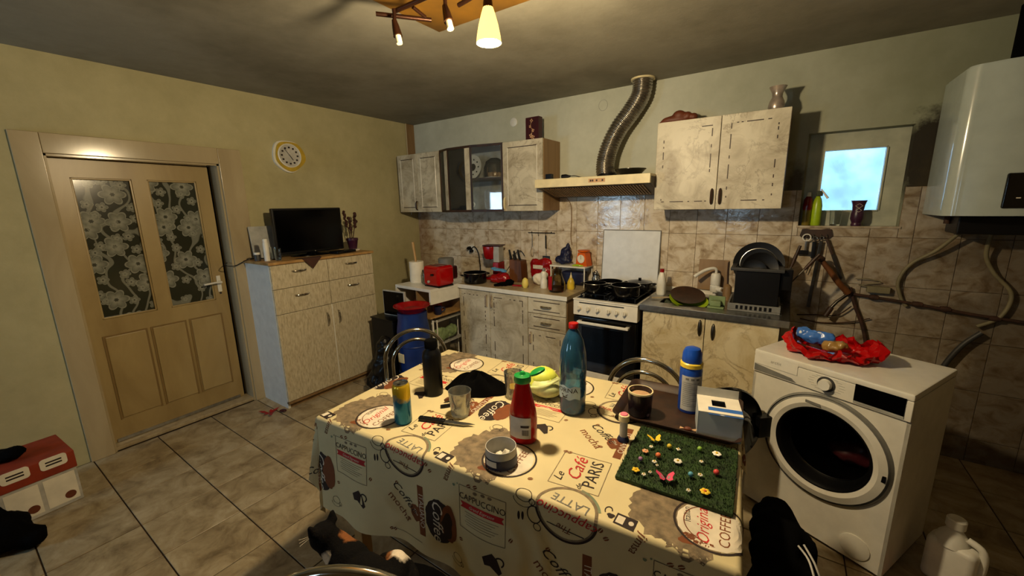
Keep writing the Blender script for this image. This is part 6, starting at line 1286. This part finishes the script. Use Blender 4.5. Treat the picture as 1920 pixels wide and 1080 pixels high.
# ---------------------------------------------------------------- the cat on the near chair
ct = thing('cat', 'black calico cat with orange and white patches crouching on the near chair', 'cat', (2.655, -2.80, 0.474), R(4)); ct.scale = (0.84, 0.84, 0.92)
body = [((0.06, -0.02, 0.075), (0.12, 0.085, 0.075)), ((-0.03, -0.01, 0.085), (0.085, 0.072, 0.075)), ((0.14, -0.02, 0.07), (0.07, 0.075, 0.065)),
        ([(-0.06, -0.005, 0.10), (-0.10, -0.01, 0.125), (-0.125, -0.02, 0.145)], 0.060, 0.045), ((-0.135, -0.025, 0.16), (0.052, 0.048, 0.046)), ((-0.172, -0.02, 0.145), (0.026, 0.026, 0.021)),
        ([(-0.05, 0.05, 0.07), (-0.10, 0.07, 0.035), (-0.165, 0.085, 0.018)], 0.032, 0.018), ([(-0.06, -0.05, 0.07), (-0.11, -0.07, 0.035), (-0.165, -0.075, 0.018)], 0.032, 0.018),
        ([(0.13, 0.04, 0.06), (0.10, 0.09, 0.07), (0.04, 0.105, 0.04), (-0.01, 0.11, 0.02)], 0.05, 0.017), ([(0.14, -0.06, 0.05), (0.10, -0.10, 0.04), (0.03, -0.11, 0.018)], 0.05, 0.016),
        ([(0.19, -0.03, 0.06), (0.215, 0.03, 0.05), (0.17, 0.10, 0.05), (0.10, 0.125, 0.06)], 0.024, 0.013),
        ([(-0.135, 0.012, 0.19), (-0.142, 0.022, 0.225)], 0.022, 0.006), ([(-0.135, -0.058, 0.19), (-0.142, -0.07, 0.225)], 0.022, 0.006)]
blob('cat_body', body, 'cat_fur', ct, 0.0065, None, 0, 3)
for s in (-1, 1): MB().ball((-0.172, -0.023 + s * 0.021, 0.168), 0.008, 12).build('eye', 'lime', ct)
MB().ball((-0.196, -0.021, 0.152), (0.005, 0.007, 0.005), 10).build('nose', 'pink', ct)
wk = MB()
for s in (-1, 1):
    for k in range(3): wk.tube([(-0.19, -0.021 + s * 0.012, 0.145), (-0.195, -0.021 + s * 0.06, 0.138 + 0.012 * k)], 0.0006, 4)
wk.build('whiskers', 'ink_white', ct)['kind'] = 'stuff'

# ---------------------------------------------------------------- things on the table
def on_table(px, py): return (px, py, TZ + 0.0012)
cn = thing('drink_can', 'blue and yellow tall drink can near the table corner', 'can', on_table(2.435, -2.415))
MB().lathe([(0, 0), (0.028, 0.0), (0.0335, 0.008), (0.0335, 0.150), (0.030, 0.158), (0.0275, 0.162)], n=36).build('can_body', 'can_print', cn)
MB().lathe([(0.0275, 0.162), (0.0285, 0.165), (0.0265, 0.165), (0.0255, 0.160), (0, 0.160)], n=36).build('can_top', 'steel', cn); MB().box(-0.006, 0.006, -0.004, 0.014, 0.1605, 0.1625, 0.001).build('pull_tab', 'steel', cn); MB().cyl((0, -0.010, 0.1602), (0, -0.010, 0.1606), 0.006, n=14).build('opening', 'black_plastic', cn)
bt = thing('thermos_bottle', 'matte black drinking bottle standing on the table', 'bottle', on_table(2.36, -2.175))
MB().lathe([(0, 0), (0.039, 0), (0.0415, 0.004), (0.0415, 0.178), (0.037, 0.198), (0.026, 0.211), (0.025, 0.218), (0, 0.218)], n=36).build('bottle_body', 'bottle_black', bt); MB().lathe([(0, 0.217), (0.028, 0.217), (0.028, 0.247), (0.025, 0.252), (0, 0.252)], n=32).build('cap', 'black_matte', bt)
tumbler('tumbler', 'faceted clear glass tumbler in the middle of the table', on_table(2.585, -2.25), 0.038, 0.046, 0.102, mat='tumbler_glass', facets=True)
gl = thing('juice_glass', 'glass with yellow drink and a spoon behind the ketchup', 'glass', on_table(2.685, -2.015))
MB().lathe([(0, 0), (0.031, 0), (0.033, 0.004), (0.041, 0.118), (0.0385, 0.118), (0.0305, 0.012), (0, 0.010)]).build('glass_body', 'tumbler_glass', gl); MB().lathe([(0, 0.0105), (0.026, 0.0115), (0.030, 0.050), (0, 0.050)]).build('drink', 'yellow_plastic', gl); MB().tube([(0.005, 0.0, 0.05), (0.045, 0.012, 0.118)], 0.003, 8).build('spoon', 'dark_steel', gl)
kt = thing('ketchup_bottle', 'red ketchup bottle with green flip cap and pale label', 'bottle', on_table(2.895, -2.265), R(12)); kt.scale = (1.16, 1.16, 1.04)
def oval(b, z0=0): return b
Mo = Matrix.Diagonal((1.0, 0.72, 1, 1))
MB().lathe([(0, 0), (0.038, 0), (0.043, 0.008), (0.044, 0.085), (0.040, 0.12), (0.030, 0.165), (0.022, 0.205), (0.021, 0.215), (0, 0.215)], n=36, M=Mo).build('bottle_body', 'red_gloss', kt)
MB().lathe([(0, 0.214), (0.025, 0.214), (0.026, 0.218), (0.025, 0.236), (0.010, 0.240), (0.006, 0.248), (0, 0.248)], n=28).build('cap', 'green_cap', kt)
MB().lathe([(0, 0), (0.024, 0), (0.025, 0.006), (0.018, 0.011), (0, 0.011)], n=24, M=place(0.045, 0.012, 0.246, 0, R(-28))).build('flip_lid', 'green_cap', kt)
def onk(x, y, z): a = x / 0.0405; r_ = 0.0445; return (r_ * math.sin(a), -r_ * 0.72 * math.cos(a) - 0.0012, y)
lb = MB().grid(lambda u, v: onk(-0.034 + 0.068 * u, 0.024 + 0.075 * v, 0), 18, 8); lb.build('label', 'label_grey', kt, 60)
lt = MB().grid(lambda u, v: Vector(onk(0.004 + 0.024 * u, 0.064 + 0.008 * v, 0)) + Vector((0, -0.0006, 0)), 8, 3)
for k in range(7): lt.grid(lambda u, v, k=k: Vector(onk(0.008 + 0.0028 * k + 0.0014 * u, 0.036 + 0.020 * v, 0)) + Vector((0, -0.0006, 0)), 2, 3)
lt.build('label_print', 'ink_dark', kt, 0)['kind'] = 'stuff'
wbt = thing('water_bottle', 'large blue plastic water bottle with red cap', 'bottle', on_table(2.953, -1.985), R(-10)); wbt.scale = (1.16, 1.16, 1.0)
pf_ = [(0, 0.006), (0.030, 0.0), (0.043, 0.008), (0.045, 0.03), (0.0435, 0.05), (0.0455, 0.07), (0.0455, 0.13), (0.0435, 0.14), (0.0455, 0.15), (0.046, 0.20), (0.043, 0.25), (0.034, 0.30), (0.020, 0.335), (0.0135, 0.345), (0.0135, 0.352), (0, 0.352)]
MB().lathe(pf_, n=40).build('bottle_body', 'pet_blue', wbt)
MB().lathe([(0, 0.009), (0.028, 0.004), (0.040, 0.011), (0.042, 0.03), (0.0405, 0.05), (0.0425, 0.07), (0.0425, 0.075), (0, 0.075)], n=36).build('water', 'deep_blue', wbt)
MB().lathe([(0, 0.350), (0.0165, 0.350), (0.0165, 0.368), (0.015, 0.370), (0, 0.370)], n=28).build('cap', 'red_plastic', wbt)
wrap = lambda r: (lambda x, y, z: (r * math.sin(x / r), -r * math.cos(x / r), y))
t2 = MB()
MB().grid(lambda u, v: wrap(0.0462)(-0.055 + 0.11 * u, 0.072 + 0.052 * v + 0.004 * math.sin(u * 17), 0), 32, 6).build('label_band', 'label_blue', wbt, 60)
MB().text('DORNA', 0.026, Matrix.Translation((0, 0, 0.108)), fn=wrap(0.0470)).build('label_name', 'ink_dark', wbt, 0)
MB().add([wrap(0.0470)(x, y, 0) for x, y in ((-0.012, 0.092), (0.014, 0.092), (0.008, 0.086), (-0.01, 0.086), (-0.008, 0.083), (0.012, 0.083), (0.006, 0.077), (-0.008, 0.077))], [(0, 1, 2, 3), (4, 5, 6, 7)]).build('label_mark', 'ink_dark', wbt, 0)
# cabbage
cbg = thing('cabbage', 'cut pale cabbage with a bright yellow green leaf on top', 'cabbage', on_table(2.79, -1.925), R(20)); cbg.scale = (1.2, 1.2, 1.12)
blob('cabbage_head', [((0, 0, 0.045), (0.068, 0.06, 0.045)), ((0.01, -0.01, 0.04), (0.06, 0.055, 0.04))], 'cabbage_pale', cbg, 0.007, None, 0, 3)
def leafc(u, v):
    a = 2 * PI * u; rr_ = 0.058 * v * (1 + 0.07 * math.sin(5 * a) + 0.04 * math.sin(11 * a)); z = 0.115 - 0.055 * v ** 2 + 0.004 * math.sin(7 * a) * v + 0.003 * math.sin(13 * a) * v
    return (rr_ * math.cos(a) - 0.008, rr_ * 0.9 * math.sin(a) + 0.005, z)
MB().grid(leafc, 56, 12, closed_u=True).build('outer_leaf', 'cabbage_leaf', cbg, 60)
MB().ball((-0.008, 0.005, 0.075), (0.052, 0.047, 0.036), 20).build('inner_heart', 'cabbage_leaf', cbg)
MB().tube(catmull([(-0.05, -0.045, 0.05), (0.0, -0.058, 0.06), (0.055, -0.035, 0.085)], 5), lambda t: 0.004 + 0.002 * math.sin(PI * t), 8).build('leaf_rib', 'cabbage_pale', cbg)
# black cap / cloth heap
def capf(u, v):
    a = 2 * PI * u; out = 0.105 * (1 + 0.22 * math.cos(2 * a + 0.3) + 0.13 * math.sin(3 * a + 0.8) + 0.09 * abs(math.sin(4.5 * a)))
    rr_ = out * (1 - v) ** 0.9 if v < 1 else 0.0
    ridge = abs(math.sin(2.5 * a + 1.1 * v + 0.4)) * 0.45 + abs(math.sin(4 * a - 2 * v)) * 0.25 + 0.3
    z = 0.092 * (1 - (1 - v) ** 1.7) * (0.42 + 0.58 * ridge) + 0.010 * math.sin(6 * a + 5 * v) * (1 - v) * v * 3
    if v > 0.999: z = 0.090
    return (rr_ * 1.12 * math.cos(a) + 0.02 * v, rr_ * 0.78 * math.sin(a) + 0.012 * v, max(0.0005, z))
bc = MB().grid(capf, 64, 18, closed_u=True).build('black_cloth', 'black_matte', None, 28, on_table(2.50, -2.055), R(25)); tag(bc, 'crumpled black cloth heaped on the table behind the tumbler', 'cloth')
# knife, lighter, keys
kf = thing('table_knife', 'kitchen knife with black handle lying on the table', 'knife', on_table(2.585, -2.335), math.atan2(0.074, 0.218))
MB().box(-0.115, -0.005, -0.010, 0.010, 0.0, 0.016, 0.005).build('handle', 'black_plastic', kf); MB().prism([(-0.006, -0.010), (0.075, -0.010), (0.118, 0.004), (0.09, 0.009), (-0.006, 0.010)], 0.007, 0.009).build('blade', 'steel', kf)
for x in (-0.095, -0.06, -0.025): MB().cyl((x, 0, 0.0155), (x, 0, 0.0165), 0.003, n=10).build('rivet', 'steel', kf)
lg = thing('lighter', 'small black lighter beside the faceted tumbler', 'lighter', on_table(2.50, -2.235), R(50)); MB().box(-0.03, 0.024, -0.007, 0.007, 0, 0.012, 0.004).build('lighter_body', 'black_plastic', lg); MB().box(0.024, 0.036, -0.006, 0.006, 0.001, 0.012, 0.002).build('hood', 'steel', lg)
ks = thing('hair_clip', 'dark mottled hair clip lying by the black bottle', 'clip', on_table(2.485, -2.195), R(40)); MB().tube(catmull([(-0.03, 0, 0.008), (-0.01, 0.008, 0.012), (0.015, 0.004, 0.012), (0.035, -0.004, 0.008)], 4), lambda t: 0.005 + 0.005 * math.sin(PI * t), 8).build('clip_body', 'wood_brown', ks); MB().tube([(-0.02, 0.006, 0.006), (0.02, 0.012, 0.006)], 0.004, 8).build('clip_jaw', 'wood_dark', ks)
# cut-off tub used as ashtray
at_ = thing('plastic_tub', 'low blue and white plastic tub holding a tissue', 'tub', on_table(2.905, -2.415), R(14))
MB().lathe([(0, 0), (0.046, 0), (0.052, 0.006), (0.050, 0.062), (0.048, 0.062), (0.049, 0.008), (0, 0.004)], n=36).build('tub_body', 'label_grey', at_); MB().lathe([(0.0525, 0.004), (0.0530, 0.010), (0.0520, 0.036), (0.0512, 0.036), (0.0518, 0.004)], n=36).build('blue_band', 'navy', at_)
MB().grid(lambda u, v: (0.0535 * math.sin(-0.7 + 0.8 * u), -0.0535 * math.cos(-0.7 + 0.8 * u), 0.014 + 0.02 * v), 10, 3).build('sticker', 'paper_white', at_, 60)
MB().grid(lambda u, v: (-0.02 + 0.05 * u + 0.004 * math.sin(v * 9), -0.01 + 0.03 * v, 0.02 + 0.032 * u * (1 - abs(2 * v - 1) * 0.6) + 0.006 * math.sin(u * 11)), 12, 8).build('tissue', 'paper_white', at_, 30)
# tray and what stands on it
ty = thing('baking_tray', 'dark metal baking tray at the cooker end of the table', 'tray', on_table(3.315, -1.775), R(4))
def rrect(w, h, r, n=6):
    o = []
    for (cx_, cy_, a0) in ((w - r, h - r, 0), (-w + r, h - r, 90), (-w + r, -h + r, 180), (w - r, -h + r, 270)): o += [(cx_ + r * math.cos(R(a0 + 90 * k / n)), cy_ + r * math.sin(R(a0 + 90 * k / n))) for k in range(n + 1)]
    return o
rows = [rrect(0.195, 0.155, 0.02), rrect(0.215, 0.175, 0.03), rrect(0.222, 0.182, 0.035), rrect(0.222, 0.182, 0.035), rrect(0.213, 0.173, 0.03), rrect(0.194, 0.154, 0.02)]; zz = [0.0, 0.024, 0.026, 0.0275, 0.0255, 0.002]
b = MB(); n = len(rows[0]); b.add([(x, y, z) for rw, z in zip(rows, zz) for x, y in rw], [(i * n + k, i * n + (k + 1) % n, (i + 1) * n + (k + 1) % n, (i + 1) * n + k) for i in range(5) for k in range(n)] + [tuple(range(n))[::-1], tuple(5 * n + k for k in range(n))]); b.build('tray_body', 'wood_dark', ty)
MTR = Matrix.Translation(on_table(3.315, -1.775)) @ Matrix.Rotation(R(4), 4, 'Z'); TT = 0.0024
plain('coffee_drink', (120, 84, 48), 0.2)
mg = mug('mug', 'dark floral mug of milky coffee on the baking tray', (3.19, -1.872, TZ + 0.0012 + TT), 0.047, 0.100, R(115), 'mug_glaze', None, 'cream_plastic', 'tan_skin')
bubble = thing('bubble_tube', 'slim soap bubble tube with pink top beside the tray', 'tube', on_table(3.196, -2.082)); MB().lathe([(0, 0), (0.020, 0), (0.021, 0.004), (0.017, 0.014), (0.0135, 0.018), (0, 0.018)]).build('foot', 'navy', bubble); MB().lathe([(0, 0.016), (0.0135, 0.016), (0.0135, 0.078), (0, 0.078)]).build('tube_body', 'light_grey', bubble); MB().lathe([(0, 0.077), (0.018, 0.077), (0.0185, 0.08), (0.018, 0.098), (0.014, 0.1), (0, 0.1)]).build('cap', 'cream_plastic', bubble); MB().lathe([(0, 0.1), (0.014, 0.1), (0.012, 0.103), (0, 0.103)]).build('cap_top', 'pink', bubble)
sp2 = thing('insect_spray', 'blue aerosol can with yellow collar and grey text label on the tray', 'spray can', (3.345, -1.735, TZ + 0.0012 + TT), R(20)); sp2.scale = (1.25, 1.25, 1.06)
MB().lathe([(0, 0), (0.031, 0), (0.033, 0.004), (0.033, 0.165), (0.030, 0.176), (0, 0.176)], n=36).build('can_body', 'blue_plastic', sp2); MB().lathe([(0.030, 0.174), (0.0335, 0.176), (0.0335, 0.190), (0.030, 0.194), (0, 0.194)], n=36).build('collar', 'yellow_plastic', sp2)
MB().lathe([(0, 0.192), (0.029, 0.192), (0.0295, 0.20), (0.028, 0.228), (0.022, 0.244), (0.010, 0.250), (0, 0.250)], n=36).build('cap', 'blue_plastic', sp2)
MB().grid(lambda u, v: wrap(0.0334)(-0.034 + 0.068 * u, 0.012 + 0.135 * v, 0), 20, 3).build('label', 'label_grey', sp2, 60)
sl_ = MB()
for k in range(13): sl_.grid(lambda u, v, k=k: wrap(0.0337)(-0.028 + (0.05 - 0.012 * (k % 3)) * u, 0.03 + 0.0075 * k + 0.0016 * v, 0), 10, 2)
for x in (-0.016, 0.0, 0.016): sl_.grid(lambda u, v, x=x: wrap(0.0337)(x - 0.005 + 0.010 * u, 0.132 + 0.008 * v, 0), 3, 2)
sl_.build('label_print', 'ink_grey', sp2, 0)['kind'] = 'stuff'
tbx = thing('tissue_box', 'torn grey and white tissue box with blue flower flap', 'tissue box', (3.462, -1.845, TZ + 0.0012 + TT), R(12)); tbx.scale = (1.12, 1.12, 1.12)
bxm = MB(); W2, D2, H2 = 0.062, 0.060, 0.088
bxm.box(-W2, W2, -D2, -D2 + 0.002, 0, H2).box(-W2, W2, D2 - 0.002, D2, 0, H2).box(-W2, -W2 + 0.002, -D2, D2, 0, H2).box(W2 - 0.002, W2, -D2, D2, 0, H2).box(-W2, W2, -D2, D2, 0, 0.002); bxm.build('box_sides', 'tissue_print', tbx, 0)
MB().box(-W2, -0.02, -D2, D2, H2, H2 + 0.002).box(0.02, W2, -D2, D2, H2, H2 + 0.002).box(-0.02, 0.02, 0.03, D2, H2, H2 + 0.002).box(-0.02, 0.02, -D2, -0.012, H2, H2 + 0.002).build('box_top', 'paper_white', tbx, 0)
MB().box(-0.045, 0.05, -0.035, 0.0, 0.0, 0.0015, M=place(0.012, -0.028, H2 + 0.004, R(12), 0, 0)).build('torn_flap', 'blue_flower_card', tbx, 0)
MB().box(-W2, W2, 0, 0.002, 0, 0.03, M=place(0, D2 - 0.002, H2, R(-8))).build('lifted_flap', 'light_grey', tbx, 0); MB().box(-0.019, 0.019, -0.011, 0.029, 0.075, 0.08).build('dark_inside', 'black_matte', tbx, 0)
cd_ = thing('sweet_wrapper', 'crinkled copper sweet wrapper at the tray edge', 'wrapper', (3.375, -1.905, TZ + 0.0012 + TT + 0.001), R(10)); MB().ball((0, 0, 0.008), (0.014, 0.010, 0.008), 12).build('sweet', 'terracotta', cd_); MB().prism([(0.012, 0), (0.028, 0.009), (0.026, -0.008)], 0.006, 0.009).build('twist', 'tan_skin', cd_); MB().prism([(-0.012, 0), (-0.026, 0.008), (-0.028, -0.009)][::-1], 0.006, 0.009).build('twist', 'tan_skin', cd_)

# ---- artificial grass mat with decorations
gm = thing('grass_mat', 'square artificial grass mat with flowers and butterflies', 'mat', on_table(3.392, -2.125), R(3)); GW, GD = 0.158, 0.162
MB().box(-GW, GW, -GD, GD, 0, 0.012, 0.004).build('mat_base', 'grass_green', gm)
rn = random.Random(11); gb2 = MB()
for k in range(5200):
    x, y = rn.uniform(-GW, GW), rn.uniform(-GD, GD); a = rn.uniform(0, 2 * PI); lx, ly = rn.uniform(-.005, .005), rn.uniform(-.005, .005); hh = rn.uniform(0.006, 0.012); w = 0.0011
    gb2.add([(x + w * math.cos(a), y + w * math.sin(a), 0.011), (x - w * math.cos(a), y - w * math.sin(a), 0.011), (x + lx, y + ly, 0.011 + hh)], [(0, 1, 2)])
go = gb2.build('grass_blades', 'grass_green', gm, 0); go['kind'] = 'stuff'
plain('petal_yellow', (240, 200, 40), 0.6); plain('petal_white', (240, 236, 224), 0.6); plain('petal_peach', (236, 170, 120), 0.6); plain('ball_orange', (232, 120, 70), 0.5); plain('ball_yellow', (226, 196, 60), 0.5); plain('ball_green', (150, 196, 80), 0.5); plain('ball_red', (214, 72, 72), 0.5); plain('ball_lilac', (170, 120, 170), 0.5); plain('ball_blue', (90, 160, 190), 0.5); plain('wing_pink', (226, 70, 110), 0.5); plain('wing_grey', (150, 140, 140), 0.5)
def flower(p, r, n, pet, heart):
    b = MB()
    for k in range(n):
        a = 2 * PI * k / n; b.ball((p.x + r * 0.6 * math.cos(a), p.y + r * 0.6 * math.sin(a), 0.022), (r * 0.42, r * 0.42, 0.0025), 8)
    f = b.build('flower', pet, gm); MB().ball((p.x, p.y, 0.0245), (r * 0.28, r * 0.28, 0.003), 8).build('flower_heart', heart, f)
for (gx_, gy_, r, n, a, c) in ((-0.0032, -0.0105, 0.013, 7, 'petal_white', 'petal_yellow'), (0.0984, 0.0915, 0.014, 6, 'petal_white', 'petal_yellow'), (0.0854, -0.1171, 0.014, 6, 'petal_yellow', 'ball_orange'), (-0.1069, -0.1171, 0.012, 5, 'petal_yellow', 'petal_yellow'), (-0.1040, -0.0065, 0.011, 6, 'petal_peach', 'petal_white'), (-0.0927, 0.0272, 0.007, 5, 'petal_white', 'petal_yellow'), (-0.0663, -0.0493, 0.008, 5, 'petal_white', 'petal_yellow'), (-0.0121, 0.0556, 0.008, 4, 'petal_white', 'petal_yellow'), (0.0605, 0.0226, 0.007, 5, 'petal_white', 'petal_yellow'), (0.0653, -0.0476, 0.008, 5, 'petal_white', 'petal_yellow'), (-0.0805, -0.1278, 0.007, 5, 'petal_white', 'petal_yellow'), (-0.0662, -0.1083, 0.006, 5, 'petal_white', 'petal_yellow'), (0.0449, -0.1353, 0.007, 5, 'petal_white', 'petal_yellow'), (-0.0551, -0.0642, 0.005, 4, 'petal_white', 'petal_yellow')):
    flower(Vector((gx_, gy_, 0)), r, n, a, c)
for (gx_, gy_, c, r) in ((-0.0406, 0.0566, 'ball_yellow', 0.0078), (0.0483, 0.0897, 'ball_green', 0.0078), (-0.0624, -0.0125, 'ball_orange', 0.0085), (-0.1065, -0.0597, 'ball_lilac', 0.0072), (0.1053, -0.0136, 'ball_red', 0.0085), (0.0407, -0.0615, 'ball_blue', 0.0078)):
    p = Vector((gx_, gy_, 0)); MB().ball((p.x, p.y, 0.024), r, 14).build('egg_ball', c, gm)
def butterfly(p, s, rz, wing, spot):
    M_ = Matrix.Translation((p.x, p.y, 0.024)) @ Matrix.Rotation(rz, 4, 'Z'); bf = MB().tube([(0, -0.010 * s, 0.002), (0, 0.010 * s, 0.002)], 0.0015 * s, 8, M=M_).build('butterfly_body', 'black_plastic', gm)
    for sd in (-1, 1):
        w = MB().prism([(0.001 * sd, 0.0), (0.010 * sd * s, 0.014 * s), (0.024 * sd * s, 0.018 * s), (0.026 * sd * s, 0.008 * s), (0.018 * sd * s, -0.002 * s), (0.018 * sd * s, -0.012 * s), (0.008 * sd * s, -0.012 * s)][::-sd], 0, 0.0008, M=M_ @ Matrix.Rotation(R(-28 * sd), 4, 'Y')).build('wing', wing, bf, 0)
        MB().prism([(0.004 * sd * s, 0.001), (0.010 * sd * s, 0.008 * s), (0.014 * sd * s, 0.002 * s), (0.008 * sd * s, -0.006 * s)][::-sd], 0.0009, 0.0012, M=M_ @ Matrix.Rotation(R(-28 * sd), 4, 'Y')).build('wing_patch', spot, bf, 0)
butterfly(Vector((-0.0195, -0.1204, 0)), 1.15, R(20), 'wing_pink', 'wing_grey'); butterfly(Vector((-0.0893, 0.0681, 0)), 1.0, R(30), 'petal_yellow', 'petal_yellow')

# ---------------------------------------------------------------- floor things
jk = thing('black_jacket', 'black jacket hanging over a stool at the washing machine end of the table', 'jacket', (3.665, -1.96, 0))
blob('jacket_body', [((0, 0, 0.50), (0.075, 0.22, 0.045)), ((0.03, -0.16, 0.44), (0.06, 0.07, 0.08)), ([(0.03, -0.06, 0.48), (0.07, -0.09, 0.30), (0.06, -0.10, 0.08)], 0.09, 0.10), ([(0.03, 0.06, 0.48), (0.06, 0.08, 0.30), (0.05, 0.09, 0.10)], 0.09, 0.09), ([(0.0, -0.10, 0.45), (0.0, -0.13, 0.25), (0.02, -0.12, 0.05)], 0.06, 0.07)], 'black_matte', jk, 0.018, None, 0, 3, (0.04, 0.08))
MB().tube(catmull([(0.06, -0.05, 0.545), (0.085, -0.08, 0.535), (0.10, -0.12, 0.515), (0.115, -0.15, 0.48)], 5), 0.003, 6).build('drawstring', 'label_grey', jk); MB().tube(catmull([(0.075, -0.03, 0.54), (0.10, -0.07, 0.525), (0.115, -0.09, 0.50)], 5), 0.003, 6).build('drawstring', 'label_grey', jk)
tag(MB().tube(catmull([(3.70, -1.70, 0.012), (3.78, -1.68, 0.01), (3.90, -1.58, 0.008), (4.02, -1.50, 0.008), (4.12, -1.47, 0.008), (4.25, -1.45, 0.008)], 6), 0.007, 8).build('floor_cable', 'black_plastic', None), 'black cable lying across the tiles before the washing machine', 'cable')
cx = thing('cardboard_box', 'orange and white printed cardboard box by the door', 'box', (0.29, -3.235, 0), R(4))
MB().box(-0.16, 0.16, -0.14, 0.14, 0, 0.20, 0.004).build('lower_carton', 'label_grey', cx); MB().box(-0.165, 0.165, -0.145, 0.145, 0.20, 0.30, 0.004).build('upper_carton', 'orange_card', cx)
for y0 in (-0.125, 0.01):
    MB().prism(rrect(0.05, 0.032, 0.016), 0.1655, 0.167, M=Matrix.Translation((0, y0 + 0.055, 0.275)) @ Matrix(((0, 0, 1, 0), (1, 0, 0, 0), (0, 1, 0, 0), (0, 0, 0, 1)))).build('oval_print', 'paper_white', cx, 0)
    for k in range(2): MB().box(0.167, 0.1676, y0 + 0.025, y0 + 0.085, 0.262 + 0.016 * k, 0.270 + 0.016 * k).build('print_bar', 'ink_dark', cx, 0)
    MB().box(0.1605, 0.1612, y0, y0 + 0.118, 0.02, 0.185).build('label_panel', 'paper_white', cx, 0); MB().prism([(0.022 * math.cos(a), 0.022 * math.sin(a)) for a in [2 * PI * k / 16 for k in range(16)]], 0.1613, 0.1618, M=Matrix.Translation((0, y0 + 0.085, 0.055)) @ Matrix(((0, 0, 1, 0), (1, 0, 0, 0), (0, 1, 0, 0), (0, 0, 0, 1)))).build('food_picture', 'terracotta', cx, 0)
bgz = blob('black_bag', [((0, 0, 0.09), (0.14, 0.12, 0.09)), ((0.10, 0.06, 0.05), (0.10, 0.06, 0.05)), ((-0.05, -0.03, 0.18), (0.09, 0.08, 0.08))], 'black_matte', None, 0.018, (0.62, -3.40, 0.001), 0.3, 3, (0.05, 0.08)); tag(bgz, 'slumped black bag on the floor in front of the cardboard box', 'bag')
bg3 = blob('black_scarf', [((0, 0, 0.03), (0.07, 0.08, 0.03)), ((0.04, 0.03, 0.04), (0.05, 0.05, 0.03))], 'black_matte', None, 0.012, (0.27, -3.31, 0.301), 0, 2, (0.03, 0.05)); tag(bg3, 'black scarf lying on top of the cardboard box', 'scarf')
fl_ = thing('red_flower', 'red artificial poinsettia flower dropped on the floor tiles', 'flower', (0.37, -2.03, 0.0006), R(20))
for k in range(6):
    a = 2 * PI * k / 6 + 0.2; L = 0.05 + 0.03 * (k % 2); MB().prism([(0, 0), (L * 0.5, 0.016), (L, 0.004), (L * 0.55, -0.014)], 0.002 + 0.002 * (k % 3), 0.0035 + 0.002 * (k % 3), M=Matrix.Translation((-0.03 + 0.012 * (k % 3), 0, 0.004)) @ Matrix.Rotation(a, 4, 'Z') @ Matrix.Rotation(R(-10), 4, 'Y')).build('petal', 'red_cloth', fl_, 0)
MB().ball((0.06, 0.05, 0.010), (0.03, 0.022, 0.010), 12).build('leaf_cluster', 'dark_red', fl_)
